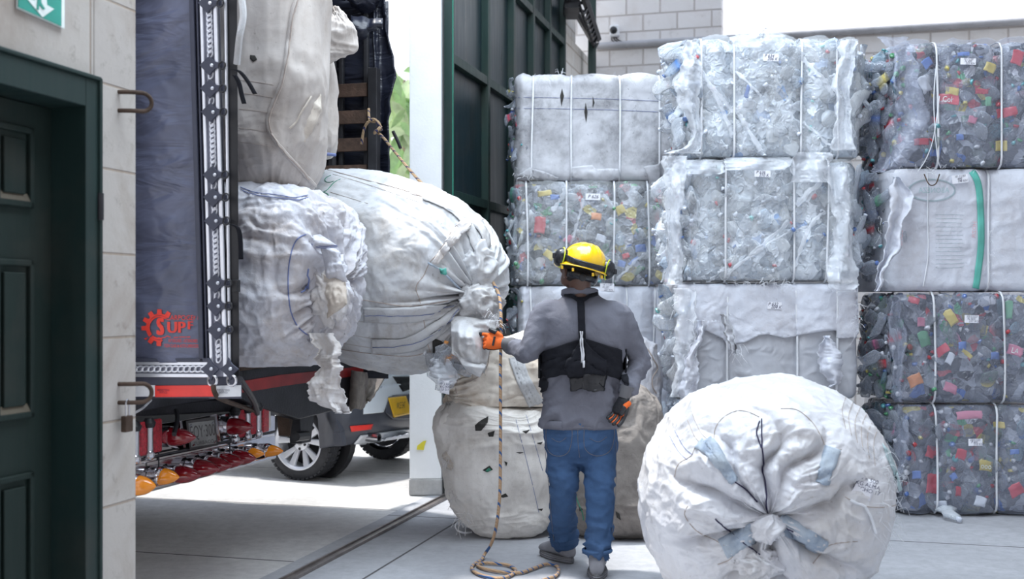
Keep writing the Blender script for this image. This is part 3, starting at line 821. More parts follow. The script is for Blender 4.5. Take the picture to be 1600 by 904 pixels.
# ---- chrome bumper
BT = .0
bq = [(150, 682), (280, 665), (430, 632)]; bb = [(150, 795), (430, 706)]
def bz(px, k):                         # k 0 bottom .. 1 top along the bumper
    yb = 791-(px-150)*.268; yt = 676-(px-150)*(676-634)/280.0
    return yb+(yt-yb)*k
def BP(px, k, t=0.0): return RT(px, bz(px, k), t)
m = MB(); m.prism([BP(150, 0, -.03), BP(430, 0, -.03), BP(430, 1, -.03), BP(150, 1, -.03)], EV*-.02); m.build('bumper_back_plate', M['chrome'], tk, bevel=.004)
m = MB(); m.prism([BP(150, 0, 0.03), BP(432, 0, 0.03), BP(432, .07, 0.03), BP(150, .07, 0.03)], EV*-.06); m.build('bumper_lip', M['chrome'], tk, bevel=.006)
m = MB(); m.prism([BP(150, .44, 0.0), BP(430, .44, 0.0), BP(430, .50, 0.0), BP(150, .50, 0.0)], EV*-.04); m.build('bumper_step', M['chrome'], tk, bevel=.006)
m = MB(); m.tube([BP(150, .52, .006), BP(430, .52, .006)], .006, 6); m.tube([BP(248, 0.05, .004), BP(248, .99, .004)], .004, 6); m.tube([BP(359, 0.05, .004), BP(359, .99, .004)], .004, 6); m.build('seam_rod', M['darksteel'], tk)
# plate housing: slanted box
m = MB(); m.hexa([RT(287, 703, .0), RT(346, 694, .0), RT(346, 694, -.08), RT(287, 703, -.08), RT(280, 657, .09), RT(339, 646, .09), RT(339, 646, -.08), RT(280, 657, -.08)]); m.build('plate_housing', M['chrome'], tk, bevel=.004)
pA, pB, pC, pD = RT(296, 702, .012), RT(340, 695, .012), RT(335, 650, .102), RT(290, 657, .102)
rt_ = (pB-pA).normalized(); up_ = (pD-pA).normalized(); nn = rt_.cross(up_)
m = MB(); m.prism([pA, pB, pC, pD], nn*.006); npl = m.build('license_plate', M['platedark'], tk, bevel=.002)
cc = (pA+pB+pC+pD)/4; wp = (pB-pA).length; hp = (pD-pA).length
fr_ = lambda a, b, c: cc+rt_*a+up_*b+nn*c
m = MB(); m.box(-wp*.44, wp*.44, -hp*.42, hp*.42, .006, .008, fr_); m.build('plate_face', M['plate'], npl, bevel=.001)
text_obj('plate_number', 'EQY·300', M['platedark'], npl, cc+up_*.02+nn*.0085, rt_, up_, hp*.62, sx=wp*.86/(hp*.62)/3.6)
text_obj('plate_town', 'TURBACO', M['platedark'], npl, cc-up_*hp*.31+nn*.0085, rt_, up_, hp*.18, sx=.9)
for a, b in ((-.38, .34), (.38, .34), (-.38, -.34), (.38, -.34)):
    m = MB(); m.cyl(fr_(wp*a, hp*b, .006), fr_(wp*a, hp*b, .013), .008); m.build('plate_bolt', M['steel'], npl, smooth=True)
# bullet lamps
def bullet(px, py, r, L, lens, name='bullet_lamp', hood=False, sk=.0):
    b = RT(px, py, -.03); tip = b+EV*(L+.06)+Vector((0, 0, sk))
    m = MB(); m.lathe(b, b+(tip-b)*.34, [(0, r*.9), (.2, r*1.15), (1, r*1.12), (1, r*.9)], 18)
    if hood: m.lathe(b+(tip-b)*.3+Vector((0, 0, .003)), b+(tip-b)*.62+Vector((0, 0, .012)), [(0, r*1.1), (.5, r*1.0), (1, r*.5)], 18)
    h = m.build(name, M['chrome'], tk, smooth=True)
    m = MB(); m.lathe(b+(tip-b)*.30, tip, [(0, r), (.25, r*.99), (.5, r*.86), (.72, r*.62), (.88, r*.34), (.97, r*.13), (1, .001)], 20)
    m.build('lens', lens, h, smooth=True)
for px, kk, ln, rr in ((196, 757, 'amber', .048), (234, 743, 'amber', .042), (262, 740, 'redlens', .044), (292, 730, 'redlens', .046), (312, 725, 'redlens', .044), (332, 719, 'redlens', .043), (352, 714, 'redlens', .043), (372, 707, 'amber', .034), (403, 703, 'amber', .036)):
    bullet(px, kk, rr, .125 if ln == 'redlens' else .10, M[ln], hood=(ln == 'amber'))
bullet(249, 681, .046, .14, M['redlens']); bullet(343, 665, .046, .14, M['redlens'])
# reflectors and chrome tubes
for px, py in ((201, 690), (221, 685), (243, 680), (376, 661), (394, 657), (412, 654)):
    c = RT(px, py, .0); m = MB()
    fr2 = lambda a, b, c_: c+DV*a+Vector((0, 0, b))+EV*c_
    hw, hh = (.038, .076) if px > 300 else (.034, .080)
    m.box(-hw, hw, -hh, hh, 0, .018, fr2); m.build('reflector', M['reflector'], tk, bevel=.012)
for px, py in ((211, 690), (233, 684), (367, 663), (386, 659), (403, 655)):
    c = RT(px, py, .02); m = MB(); m.cyl(c-Vector((0, 0, .07)), c+Vector((0, 0, .065)), .019, n=12); m.ball(c-Vector((0, 0, .080)), .028)
    tb_ = m.build('chrome_tube', M['steel'], tk, smooth=True)
    m = MB(); m.lathe(c+Vector((0, 0, .05)), c+Vector((0, 0, .095)), [(0, .024), (.5, .032), (1, .018)], 12); m.build('cap', M['black'], tb_, smooth=True)
m = MB(); m.tube(spline([RT(275, 640, .02), RT(277, 655, .05), RT(272, 678, .10)], 5), .012, 6); m.build('hanging_wire', M['black'], tk, smooth=True)
m = MB(); m.tube(spline([RT(236, 625, .02), RT(222, 638, .05), RT(205, 646, .02), RT(196, 640, .02)], 5), .006, 6); m.build('loose_wire', M['pvc'], tk, smooth=True)
m = MB(); m.box(-.012, .012, -.05, .05, 0, .01, lambda a, b, c_: RT(419, 655, .0)+DV*a+Vector((0, 0, b))+EV*c_); m.build('small_decal', M['cream'], tk)
# rear wheels, far under the deck
for s in (sN+.28, sF-.45):
    for k in (0, .32):
        m = MB(); c = R(s+k-.1, -2.6, .48)
        m.lathe(c-DV*.13, c+DV*.13, [(0, .30), (0, .42), (.1, .475), (.5, .48), (.9, .475), (1, .42), (1, .30)], 30)
        m.lathe(c-DV*.10, c+DV*.10, [(0, .29), (.4, .2), (.6, .2), (1, .29)], 24)
        m.build('wheel', M['tyre'], tk, smooth=True)
m = MB(); m.cyl(R(sN+.1, -2.6, .48), R(sF-.1, -2.6, .48), .07); m.build('axle', M['darksteel'], tk)
m = MB(); m.box(sN+.7, sF-.8, -6, -2.2, .55, .65, R); m.build('chassis_rails', M['darksteel'], tk)

# ---- the open rear door with the logo, swung toward the hall (part of the truck)
PA = math.radians(20); PD = Vector((math.cos(PA), -math.sin(PA), 0)); PE = P(378, 600, 5.15)
PN = Vector((-math.sin(PA), -math.cos(PA), 0))        # toward the camera
def DPn(px, py, t=0.0):
    lean = -15*(575-py)/570.0 if px > 150 else 0      # the door leans slightly
    return on_plane(px, py, PE+PN*t, PD)
def lx(px, py): return px-16*(575-py)/575.0           # door edges lean as in the photo
dr = MB(); dr.prism([DPn(90, 622, -.02), DPn(356, 622, -.02), DPn(lx(356, -60), -60, -.02), DPn(90, -60, -.02)], PN*-.02)
dr_ = dr.build('rear_door', M['trimdark'], tk, bevel=.004)
# tarpaulin skin with real wrinkles
def skin(u, v):
    py = 566-v*640; xr_ = lx(316, py); px = 92+(xr_-92)*u; return DPn(px, py, .0)
G = gsurf(skin, 60, 150)
w = (ridge(np.stack([G[..., 0]*1.6+G[..., 2]*.9, G[..., 1]*0, G[..., 2]*3.6-G[..., 0]*1.2], -1), 4, 3)-.5)*.03+fbm(G*1.7, 9)*.03+.008*ridge(np.stack([G[..., 0]*5+G[..., 2]*3, G[..., 1], G[..., 2]*9-G[..., 0]*6], -1), 14, 2)
ue = np.minimum(1, np.minimum(np.arange(60)/59, 1-np.arange(60)/59)*10)[None, :]
G = G+np.array(PN)*((w*ue)[..., None])
sk = sheet('tarpaulin_panel', G, M['tarp'], dr_, .004)
skb = bvh_of(sk)
def strip(pts, z0, z1, name, mat, bev=.002):
    m = MB(); m.prism([DPn(x, y, z0) for x, y in pts], PN*(z1-z0)); return m.build(name, mat, dr_, bevel=bev)
strip([(92, 566), (330, 566), (330, 559), (92, 559)], .012, .022, 'hem', M['tarpedge'])
strip([(lx(313, 566), 566), (lx(320, 566), 566), (lx(320, -60), -60), (lx(313, -60), -60)], .012, .022, 'hem', M['tarpedge'])
strip([(lx(324, 566), 566), (lx(327, 566), 566), (lx(327, -60), -60), (lx(324, -60), -60)], .0, .012, 'hem', M['tarpedge'])
# bright moulding, vertical and horizontal, with twisted links
strip([(lx(331, 575), 588), (lx(352, 575), 588), (lx(352, -60), -60), (lx(331, -60), -60)], 0, .010, 'moulding', M['trimmid'])
strip([(90, 567), (332, 567), (332, 588), (90, 588)], 0, .010, 'moulding', M['trimmid'])
for a, b in ((330, 334.5), (351, 356.5)):
    strip([(lx(a, 588), 588), (lx(b, 588), 588), (lx(b, -60), -60), (lx(a, -60), -60)], .010, .022, 'moulding_edge', M['chromedull'])
for a, b in ((564, 569), (582.5, 588)):
    strip([(90, a), (331, a+1), (331, b+1), (90, b)], .010, .022, 'moulding_edge', M['chromedull'])
m = MB(); y = 560
while y > -40:
    if not any(abs(y-yy) < 13 for yy in (5, 102, 138, 175, 273, 308, 345, 442, 478, 515)):
        c = DPn(lx(342.5, y), y, .018); m.torus(c, PN, .018, .0045, 14, 6, u=Vector((.3, 0, 1)), squash=.62)
    y -= 8.2
o = m.build('link_chain', M['chromedull'], dr_, smooth=True); o['kind'] = 'stuff'
m = MB(); x = 200
while x < 322:
    c = DPn(x, 576, .018); m.torus(c, PN, .020, .0045, 14, 6, u=PD+Vector((0, 0, .3)), squash=.62); x += 9.2
o = m.build('link_chain', M['chromedull'], dr_, smooth=True); o['kind'] = 'stuff'
# leather diamonds with rivet, strap and buckle
for i, y in enumerate((5, 102, 138, 175, 273, 308, 345, 442, 478, 515)):
    x = lx(343, y); r = 14
    m = MB(); m.prism([DPn(x-17, y, .024), DPn(x-2, y-r, .024), DPn(x+8, y-5, .024), DPn(x+20, y-4, .024), DPn(x+20, y+4, .024), DPn(x+8, y+5, .024), DPn(x-2, y+r+2, .024)], PN*.008)
    k = m.build('leather_tab', M['tarpedge'], dr_, bevel=.002)
    m = MB(); m.ball(DPn(x+1, y, .035), .0085); m.build('rivet', M['chromedull'], k, smooth=True)
    m = MB(); c = DPn(x+17, y, .040); m.torus(c, PN, .018, .004, 12, 6, squash=.9); m.build('buckle', M['darksteel'], k, smooth=True)
for x, y in ((330, 576), (360, 576)):
    m = MB(); m.prism([DPn(x-15, y, .026), DPn(x-5, y-8, .026), DPn(x-2, y-18, .026), DPn(x+4, y-8, .026), DPn(x+14, y, .026), DPn(x+5, y+9, .026), DPn(x+2, y+18, .026), DPn(x-4, y+10, .026)], PN*.01)
    k = m.build('leather_tab', M['tarpedge'], dr_, bevel=.002)
    m = MB(); m.ball(DPn(x, y, .04), .0085); m.build('rivet', M['chromedull'], k, smooth=True)
    m = MB(); m.torus(DPn(x+2, y+18, .03), PN, .024, .006, 16, 6); m.build('ring', M['steel'], k, smooth=True)
# reflector tape
for a, b, mt_ in ((90, 243, 'whitetape'), (243, 338, 'redtape'), (338, 377, 'whitetape')):
    strip([(a, 602), (b, 601), (b, 619), (a, 620)], .0, .006, 'reflector_tape', M[mt_])
strip([(90, 588), (378, 588), (378, 602), (90, 602)], -.01, .0, 'lower_rail', M['trimdark'])
strip([(330, 601), (378, 601), (378, 622), (330, 622)], -.02, -.002, 'lower_rail', M['trimdark'])
# dark pole at the free edge
m = MB(); m.hexa([DPn(357, 590, -.05), DPn(374, 590, -.05), DPn(374, 590, 0), DPn(357, 590, 0), DPn(352, -60, -.05), DPn(370, -60, -.05), DPn(370, -60, 0), DPn(352, -60, 0)]); m.build('edge_pole', M['black'], dr_, bevel=.004)
m = MB(); m.tube([DPn(359, 590, .006), DPn(352, -60, .006)], .007, 8); m.build('edge_rod', M['chromedull'], dr_, smooth=True)
# hanging strap ends
for pts in (((362, 108), (375, 112), (388, 128), (399, 147)), ((367, 117), (374, 130), (378, 148), (382, 162)), ((360, 350), (372, 356), (376, 375), (377, 405))):
    m = MB(); path = spline([DPn(x, y, .06) for x, y in pts], 6)
    V = []; 
    for p in path: V += [p-PD*.011, p+PD*.011]
    o = meshobj('strap_end', V, [(2*i, 2*i+1, 2*i+3, 2*i+2) for i in range(len(path)-1)], M['blackcloth'], dr_, True); md = o.modifiers.new('s', 'SOLIDIFY'); md.thickness = .004
m = MB(); m.tube(spline([DPn(372, -30, .0), DPn(380, 20, .02), DPn(374, 60, .03), DPn(370, 100, .0)], 6), .016, 8); m.build('pale_strap', M['bandwhite'], dr_, smooth=True)
m = MB(); m.prism([DPn(368, 437, .0), DPn(376, 437, .0), DPn(376, 456, .0), DPn(368, 456, .0)], PN*.03); m.build('latch', M['black'], dr_, bevel=.003)
# ropes from the door corner to the beam
m = MB(); m.tube(spline([DPn(333, 601, .04), DPn(336, 614, .03), P(345, 623, 5.3), P(375, 634, 5.8), P(402, 643, 6.4)], 8), .012, 8); m.build('corner_strap', M['rust'], dr_, smooth=True)
m = MB(); m.tube(spline([DPn(374, 592, .02), P(388, 612, 5.5), P(398, 630, 6.0), P(402, 645, 6.4)], 8), .016, 8); m.build('corner_strap', M['bed'], dr_, smooth=True)
# logo: cog, letters
def lg(x, y, t=.022): return DPn(215+x/12.05, 475+y/12.05, t)
m = MB(); cx, cy = 430, 440
def arc(r0, r1, a0, a1, n=14):
    pts = [(cx+r0*math.cos(a0+(a1-a0)*i/n), cy-r0*1.05*math.sin(a0+(a1-a0)*i/n)) for i in range(n+1)]
    pts += [(cx+r1*math.cos(a1-(a1-a0)*i/n), cy-r1*1.05*math.sin(a1-(a1-a0)*i/n)) for i in range(n+1)]
    return pts
A_ = math.radians
for seg in ((A_(55), A_(110)), (A_(110), A_(165)), (A_(165), A_(220)), (A_(228), A_(283))):
    for r0, r1 in ((186, 214), (222, 250)):
        ps = arc(r0, r1, *seg); n = len(ps)//2
        for i in range(n-1): m.prism([lg(*ps[i]), lg(*ps[i+1]), lg(*ps[2*n-2-i]), lg(*ps[2*n-1-i])], PN*.003)
for a in (57, 90, 123, 152, 182, 236, 268):
    a = A_(a); c_, s_ = math.cos(a), math.sin(a); w_ = 44
    ps = [(cx+r*c_-k*w_*s_, cy-1.03*(r*s_+k*w_*c_)) for r, k in ((235, -1), (235, 1), (335, .85), (335, -.85))]
    m.prism([lg(*p) for p in ps], PN*.003)
ps = [(140, 640), (220, 625), (170, 670)]; m.prism([lg(*p) for p in ps], PN*.003)
m.build('cog_print', M['redpaint'], dr_)
upv = Vector((0, 0, 1))
def lt(body, x, y, hpx, sx, sh=0): return text_obj('print', body, M['redpaint'], dr_, lg(x, y, .022), PD, upv, hpx/12.05*5.25/F/.7, sx=sx, shear=sh, thick=.002)
for dx in (-22, -11, 0, 11, 22):
    for dy in (-8, 8): lt('S', 447+dx, 435+dy, 310, .72)
for dx in (-14, -7, 0, 7, 14):
    lt('U', 672+dx, 445, 210, 1.1); lt('P', 845+dx, 445, 210, 1.1); lt('F', 1010+dx, 405, 150, 1.15)
lt('CARPOGE', 812, 258, 95, 1.0); lt('.. F L', 1095, 262, 70, 1.1)
m = MB()
for a, b in (((400, 622), (440, 622)), ((470, 622), (530, 618)), ((530, 618), (575, 588)), ((575, 588), (640, 615)), ((700, 618), (780, 612)), ((800, 608), (920, 608)), ((940, 608), (1010, 606))):
    m.prism([lg(*a), lg(*b), lg(b[0], b[1]+14), lg(a[0], a[1]+14)], PN*.002)
m.build('print', M['redpaint'], dr_)
lt('INTERIORES - EXTERIORES', 872, 690, 62, .62); lt('TODA CLASE de AUTO-CARROCERIAS', 860, 785, 62, .54)
for ch in list(dr_.children):           # the print lies on the tarpaulin
    if ch.name.startswith('print') or ch.name.startswith('cog_print'):
        off = ch.location+dr_.location+tk.location; me = ch.data
        for v in me.vertices:
            w = v.co+off; hh = skb.ray_cast(CAM, (w-CAM).normalized())
            if hh[0] is not None: v.co = hh[0]+PN*.006-off
# tiny print on the reflector tape
for x, y in ((251, 611), (345, 611)):
    text_obj('small_print', 'REFLECTIVO\nDOT-C2', M['ink'], dr_, DPn(x+4, y, .0065), PD, upv, .012, thick=.0006)

# ------------------------------------------------------------------ car behind
La = Vector((.40, .917, 0)).normalized(); Ra = Vector((La.y, -La.x, 0))
WC = Vector((-1.70, 9.13, 0))
def C(r, l, z): return WC+Ra*r+La*l+Vector((0, 0, z))       # r rearward from the wheel centre, l across, z up
car = thing('car', 'white car with grey cladding and yellow plate parked behind the truck', 'car', C(-1, .8, 0))
TR = .297
def wheel(l0, sgn):
    before = set(COL.objects)
    c = C(0, l0, TR); ax = La*sgn          # ax points outward
    m = MB(); m.lathe(c-ax*.20, c, [(0, .23), (0, .27), (.06, .308), (.2, .322), (.35, .325), (.8, .325), (.92, .312), (1, .27), (1, .245), (.93, .235)], 56, False)
    w = m.build('tyre', M['tyre'], car, smooth=True)
    m = MB()
    for k in range(44):
        a = 2*PI*k/44; u = Ra*math.cos(a)+Vector((0, 0, 1))*math.sin(a); v = Ra*-math.sin(a)+Vector((0, 0, 1))*math.cos(a)
        for l_ in (.03, .075, .12, .165):
            q = c-ax*l_+u*.321
            m.hexa([q-ax*.019+v*-.016+u*-.01, q+ax*.019+v*-.016+u*-.01, q+ax*.019+v*.016+u*-.01, q-ax*.019+v*.016+u*-.01, q-ax*.019-v*.016+u*.007, q+ax*.019-v*.016+u*.007, q+ax*.019+v*.016+u*.007, q-ax*.019+v*.016+u*.007])
    m.build('tread', M['tyre'], w)
    m = MB(); m.lathe(c-ax*.15, c-ax*.002, [(0, .215), (.9, .225), (1, .240), (1, .228), (.9, .212), (.05, .205), (0, .205)], 48, False)
    rim = m.build('rim', M['alloy'], w, smooth=True)
    m = MB(); m.cyl(c-ax*.15, c-ax*.145, .2, n=32); m.build('brake_disc', M['darksteel'], w)
    for k in range(5):                      # five pairs of spokes
        for d_ in (-.19, .19):
            a = 2*PI*k/5+.3
            u0 = Ra*math.cos(a+d_*.5)+Vector((0, 0, 1))*math.sin(a+d_*.5); u1 = Ra*math.cos(a+d_*1.45)+Vector((0, 0, 1))*math.sin(a+d_*1.45)
            p0 = c-ax*.05+u0*.05; p1 = c-ax*.018+u1*.222
            v0 = ax.cross(u0); v1 = ax.cross(u1)
            m = MB(); m.hexa([p0-v0*.020-ax*.03, p0+v0*.020-ax*.03, p0+v0*.016, p0-v0*.016, p1-v1*.032-ax*.03, p1+v1*.032-ax*.03, p1+v1*.028, p1-v1*.028]); m.build('spoke', M['alloy'], rim, bevel=.006)
    m = MB(); m.lathe(c-ax*.08, c-ax*.035, [(0, .075), (.7, .072), (1, .055)], 24); m.build('hub', M['alloy'], rim, smooth=True)
    m = MB(); m.cyl(c-ax*.036, c-ax*.03, .028, n=20); m.build('hub_cap', M['pvc'], rim, smooth=True)
    for k in range(5):
        a = 2*PI*k/5+.3+PI/5; q = c-ax*.04+(Ra*math.cos(a)+Vector((0, 0, 1))*math.sin(a))*.055
        m = MB(); m.cyl(q, q+ax*.012, .012, n=6); m.build('wheel_nut', M['darksteel'], rim)
    cl_ = c-car.location
    for ob in COL.objects:
        if ob not in before:
            for v_ in ob.data.vertices: v_.co = cl_+(v_.co-cl_)*.914
wheel(0, -1); wheel(1.50, 1)
m = MB(); m.cyl(C(0, .1, TR), C(0, 1.4, TR), .05); m.build('axle', M['darksteel'], car)
# front wheels
for l0, sg_ in ((0, -1), (1.5, 1)):
    m = MB(); c = C(-2.55, l0, TR); m.lathe(c-La*sg_*.2, c, [(0, .2), (0, .25), (.2, .29), (.8, .296), (1, .24), (1, .2)], 30); m.build('tyre', M['tyre'], car, smooth=True)
# body shell from cross sections (profile in r,z), shaped across l
def body_section(prof, name, mat, l0=-.02, l1=1.52, crown=.10, nl=14, zc_=None):
    V = []; n = len(prof)
    for j in range(nl):
        u = j/(nl-1); l = l0+(l1-l0)*u; e = (2*u-1); pull = abs(e)**4
        for r, z in prof:
            rr = r-(crown*pull if r > .2 else -crown*pull*.3)
            zz = z-(.05*pull if z > .9 else 0)
            V.append(C(rr, l+(0.10*e*-1 if z > 1.0 else 0)*max(0, (z-1.0)/.5), zz))
    Fc = gridf(n, nl, True)+[tuple(range(n)), tuple(range((nl-1)*n, nl*n))]
    return meshobj(name, V, Fc, mat, car, True, recalc=True)
body = body_section([(-3.3, .45), (-3.35, .7), (-3.1, .88), (-2.3, .98), (-1.65, 1.42), (-.9, 1.5), (-.1, 1.46), (.22, 1.38), (.40, 1.05), (.46, .80), (.46, .66), (.38, .62), (.38, .52), (-3.0, .52)], 'body_shell', M['carwhite'], .04, 1.46)
for p in body.data.polygons: pass
body_section([(.0, 1.36), (.2, 1.34), (.435, 1.0), (.42, .96), (0, .96)], 'rear_window', M['glass'], .2, 1.3, .07)
m = MB(); m.prism([C(-1.9, .035, 1.0), C(-.1, .03, 1.02), C(-.25, .08, 1.36), C(-1.3, .09, 1.36)], La*.03); m.build('side_window', M['glass'], car, bevel=.005)
# grey bumper cladding
lo = body_section([(.375, .27), (.44, .29), (.50, .38), (.52, .50), (.50, .60), (.47, .72), (.30, .74), (.30, .62), (.36, .50)], 'bumper_cladding', M['cargrey'], -.045, 1.55, .14, 22)
# arch liner: cladding around the wheel
m = MB(); pts = []
for k in range(13):
    a = PI*k/12; pts.append((.365*math.cos(a), TR+.365*math.sin(a)))
outer = [(.44*math.cos(PI*k/12), TR+.43*math.sin(PI*k/12)) for k in range(13)]
for k in range(12):
    for q in ():
        pass
    m.hexa([C(pts[k][0], -.045, pts[k][1]), C(pts[k+1][0], -.045, pts[k+1][1]), C(pts[k+1][0], .02, pts[k+1][1]), C(pts[k][0], .02, pts[k][1]),
            C(outer[k][0], -.045, outer[k][1]), C(outer[k+1][0], -.045, outer[k+1][1]), C(outer[k+1][0], .02, outer[k+1][1]), C(outer[k][0], .02, outer[k][1])])
m.build('arch_moulding', M['cargrey'], car, bevel=.004)
m = MB(); m.cyl(C(0, .22, TR+.02), C(0, .30, TR+.02), .36, n=30); m.build('wheel_well', M['black'], car)
# draped details on the rear
cb = [bvh_of(lo), bvh_of(body)]
patch_obj('tail_reflector', cb, [(546, 665), (582, 662), (579, 670), (548, 674)], M['redtape'], car, .008)
patch_obj('skid_plate', cb, [(552, 692), (562, 679), (640, 668), (640, 683), (588, 690)], M['carsilver'], car, .012, thick=.012)
m = MB(); c = C(.52, .30, .33)
e0 = hit(cb, 590, 688, .0); c = e0[0] if e0 else c
m.lathe(c-Ra*.1, c+Ra*.05, [(0, .032), (1, .036), (1, .026), (.3, .024)], 16); m.build('exhaust_tip', M['steel'], car, smooth=True)
patch_obj('tailgate_skin', cb, [(567, 647), (567, 628), (592, 600), (612, 585), (640, 585), (640, 616), (612, 618), (598, 644)], M['carwhite'], car, .006, thick=.004)
o = patch_obj('number_plate', cb, [(603, 622), (631, 619), (640, 645), (612, 651)], M['platey'], car, .02, thick=.006)
patch_obj('plate_recess', cb, [(605, 620), (640, 615), (644, 655), (612, 655), (600, 644)], M['cargrey'], car, .014)
h = hit(cb, 622, 636, .028)
if h:
    text_obj('plate_number', 'WLE 547', M['platedark'], o, h[0]+Vector((0, 0, .01)), La+Vector((0, 0, -.02)), Vector((0, 0, 1)), .075, sx=.5)
    text_obj('plate_town', 'BOGOTA D.C.', M['platedark'], o, h[0]-Vector((0, 0, .055)), La, Vector((0, 0, 1)), .025, sx=.7)
h = hit(cb, 593, 606, .006)
if h: text_obj('badge', 'OX', M['ink'], car, h[0], La, Vector((0, 0, 1)), .035, thick=.003)
patch_obj('tail_lamp', cb, [(612, 588), (640, 588), (640, 608), (628, 612)], M['black'], car, .01)
# ------------------------------------------------------------------ bales
def rrect(D, H, r, n):
    """rounded rectangle in (y,z), n points evenly by length, with normals; y -D/2..D/2, z 0..H"""
    segs = []
    per = 2*(D-2*r)+2*(H-2*r)+2*PI*r
    out = []; nr = []
    for i in range(n):
        s = per*i/n
        L = [('l', H-2*r), ('a', PI*r/2), ('t', D-2*r), ('a', PI*r/2), ('l', H-2*r), ('a', PI*r/2), ('t', D-2*r), ('a', PI*r/2)]
        # start: front face bottom going up
        k = 0
        while k < 7 and s > L[k][1]: s -= L[k][1]; k += 1
        if k == 0: p = (-D/2, r+s); q = (-1, 0)
        elif k == 1: a = s/r; p = (-D/2+r-r*math.cos(a), H-r+r*math.sin(a)); q = (-math.cos(a), math.sin(a))
        elif k == 2: p = (-D/2+r+s, H); q = (0, 1)
        elif k == 3: a = s/r; p = (D/2-r+r*math.sin(a), H-r+r*math.cos(a)); q = (math.sin(a), math.cos(a))
        elif k == 4: p = (D/2, H-r-s); q = (1, 0)
        elif k == 5: a = s/r; p = (D/2-r+r*math.cos(a), r-r*math.sin(a)); q = (math.cos(a), -math.sin(a))
        elif k == 6: p = (D/2-r-s, 0); q = (0, -1)
        else: a = s/r; p = (-D/2+r-r*math.sin(a), r-r*math.cos(a)); q = (-math.sin(a), -math.cos(a))
        out.append(p); nr.append(q)
    return np.array(out), np.array(nr)

def bale_grid(x0, x1, yf, z0, z1, D, straps, bulge=.03, r=.07, rough=.012, rs=9, seed=1, nu=190, nx=110, off=0, ends=.06):
    H = z1-z0; cs, cn = rrect(D, H, r, nu)
    xs = []
    e = ends
    t = np.linspace(0, 1, nx)
    X = x0+(x1-x0)*t
    # end caps: rings that shrink
    rings = []
    for k in (.05, .3, .6, .85): rings.append((x0+.0, k))
    W_ = x1-x0
    G = []; S = sorted(straps)
    ed = [x0]+[s for s in S if x0+.03 < s < x1-.03]+[x1]
    def prof(x):
        b = 0
        for a, c in zip(ed, ed[1:]):
            if a <= x <= c+1e-6:
                q = (x-a)/(c-a); lq = min(q*(c-a), (1-q)*(c-a)); b = 1-math.exp(-(lq/.060)**1.1); break
        d = min(x-x0, x1-x)
        edge = 0
        if d < e: edge = -(e-math.sqrt(max(0, e*e-(e-d)**2)))
        return b*bulge+edge
    for k in (.02, .25, .5, .75, .93):
        G.append(('cap', x0, k))
    for x in X: G.append(('x', x, 1))
    for k in (.93, .75, .5, .25, .02): G.append(('cap', x1, k))
    out = np.zeros((len(G), nu, 3)); nrm = np.zeros_like(out)
    cy, cz = 0, H/2
    for j, (kind, x, k) in enumerate(G):
        b = prof(x); yy = cs[:, 0]+cn[:, 0]*b; zz = cs[:, 1]+cn[:, 1]*b*.6
        if kind == 'cap':
            yy = cy+(yy-cy)*k; zz = cz+(zz-cz)*k
        out[j, :, 0] = x; out[j, :, 1] = yf+D/2+yy; out[j, :, 2] = z0+zz
        nx_ = 0
        if kind == 'cap': nrm[j, :, 0] = -1 if x == x0 else 1
        else: nrm[j, :, 1] = cn[:, 0]; nrm[j, :, 2] = cn[:, 1]
        if kind == 'x':
            d0, d1 = x-x0, x1-x
            if d0 < e: nrm[j, :, 0] = -(1-d0/e)*1.2
            if d1 < e: nrm[j, :, 0] = (1-d1/e)*1.2
    nrm /= np.maximum(np.linalg.norm(nrm, axis=2, keepdims=True), 1e-6)
    sx = np.array([1, 1, 1])
    d = (fbm(out*rs*.45, seed, 3)*1.2+(ridge(out*rs, seed+5, 3)-.5)*.9)*rough
    strapd = np.ones(len(G))
    for j, (kind, x, k) in enumerate(G):
        for s in S:
            strapd[j] *= 1-.85*math.exp(-((x-s)/.016)**2)
    out = out+nrm*(d*strapd[:, None]+off)[..., None]
    out[..., 2] = np.maximum(out[..., 2], z0+.001)
    if z1 < 3.0: out[..., 2] = np.minimum(out[..., 2], z1)
    return out
def bale_mesh(name, G, mat, parent):
    nv, nu = G.shape[:2]
    Fc = gridf(nu, nv, True)+[tuple(range(nu))[::-1], tuple(range((nv-1)*nu, nv*nu))]
    return meshobj(name, G.reshape(-1, 3), Fc, mat, parent, True)

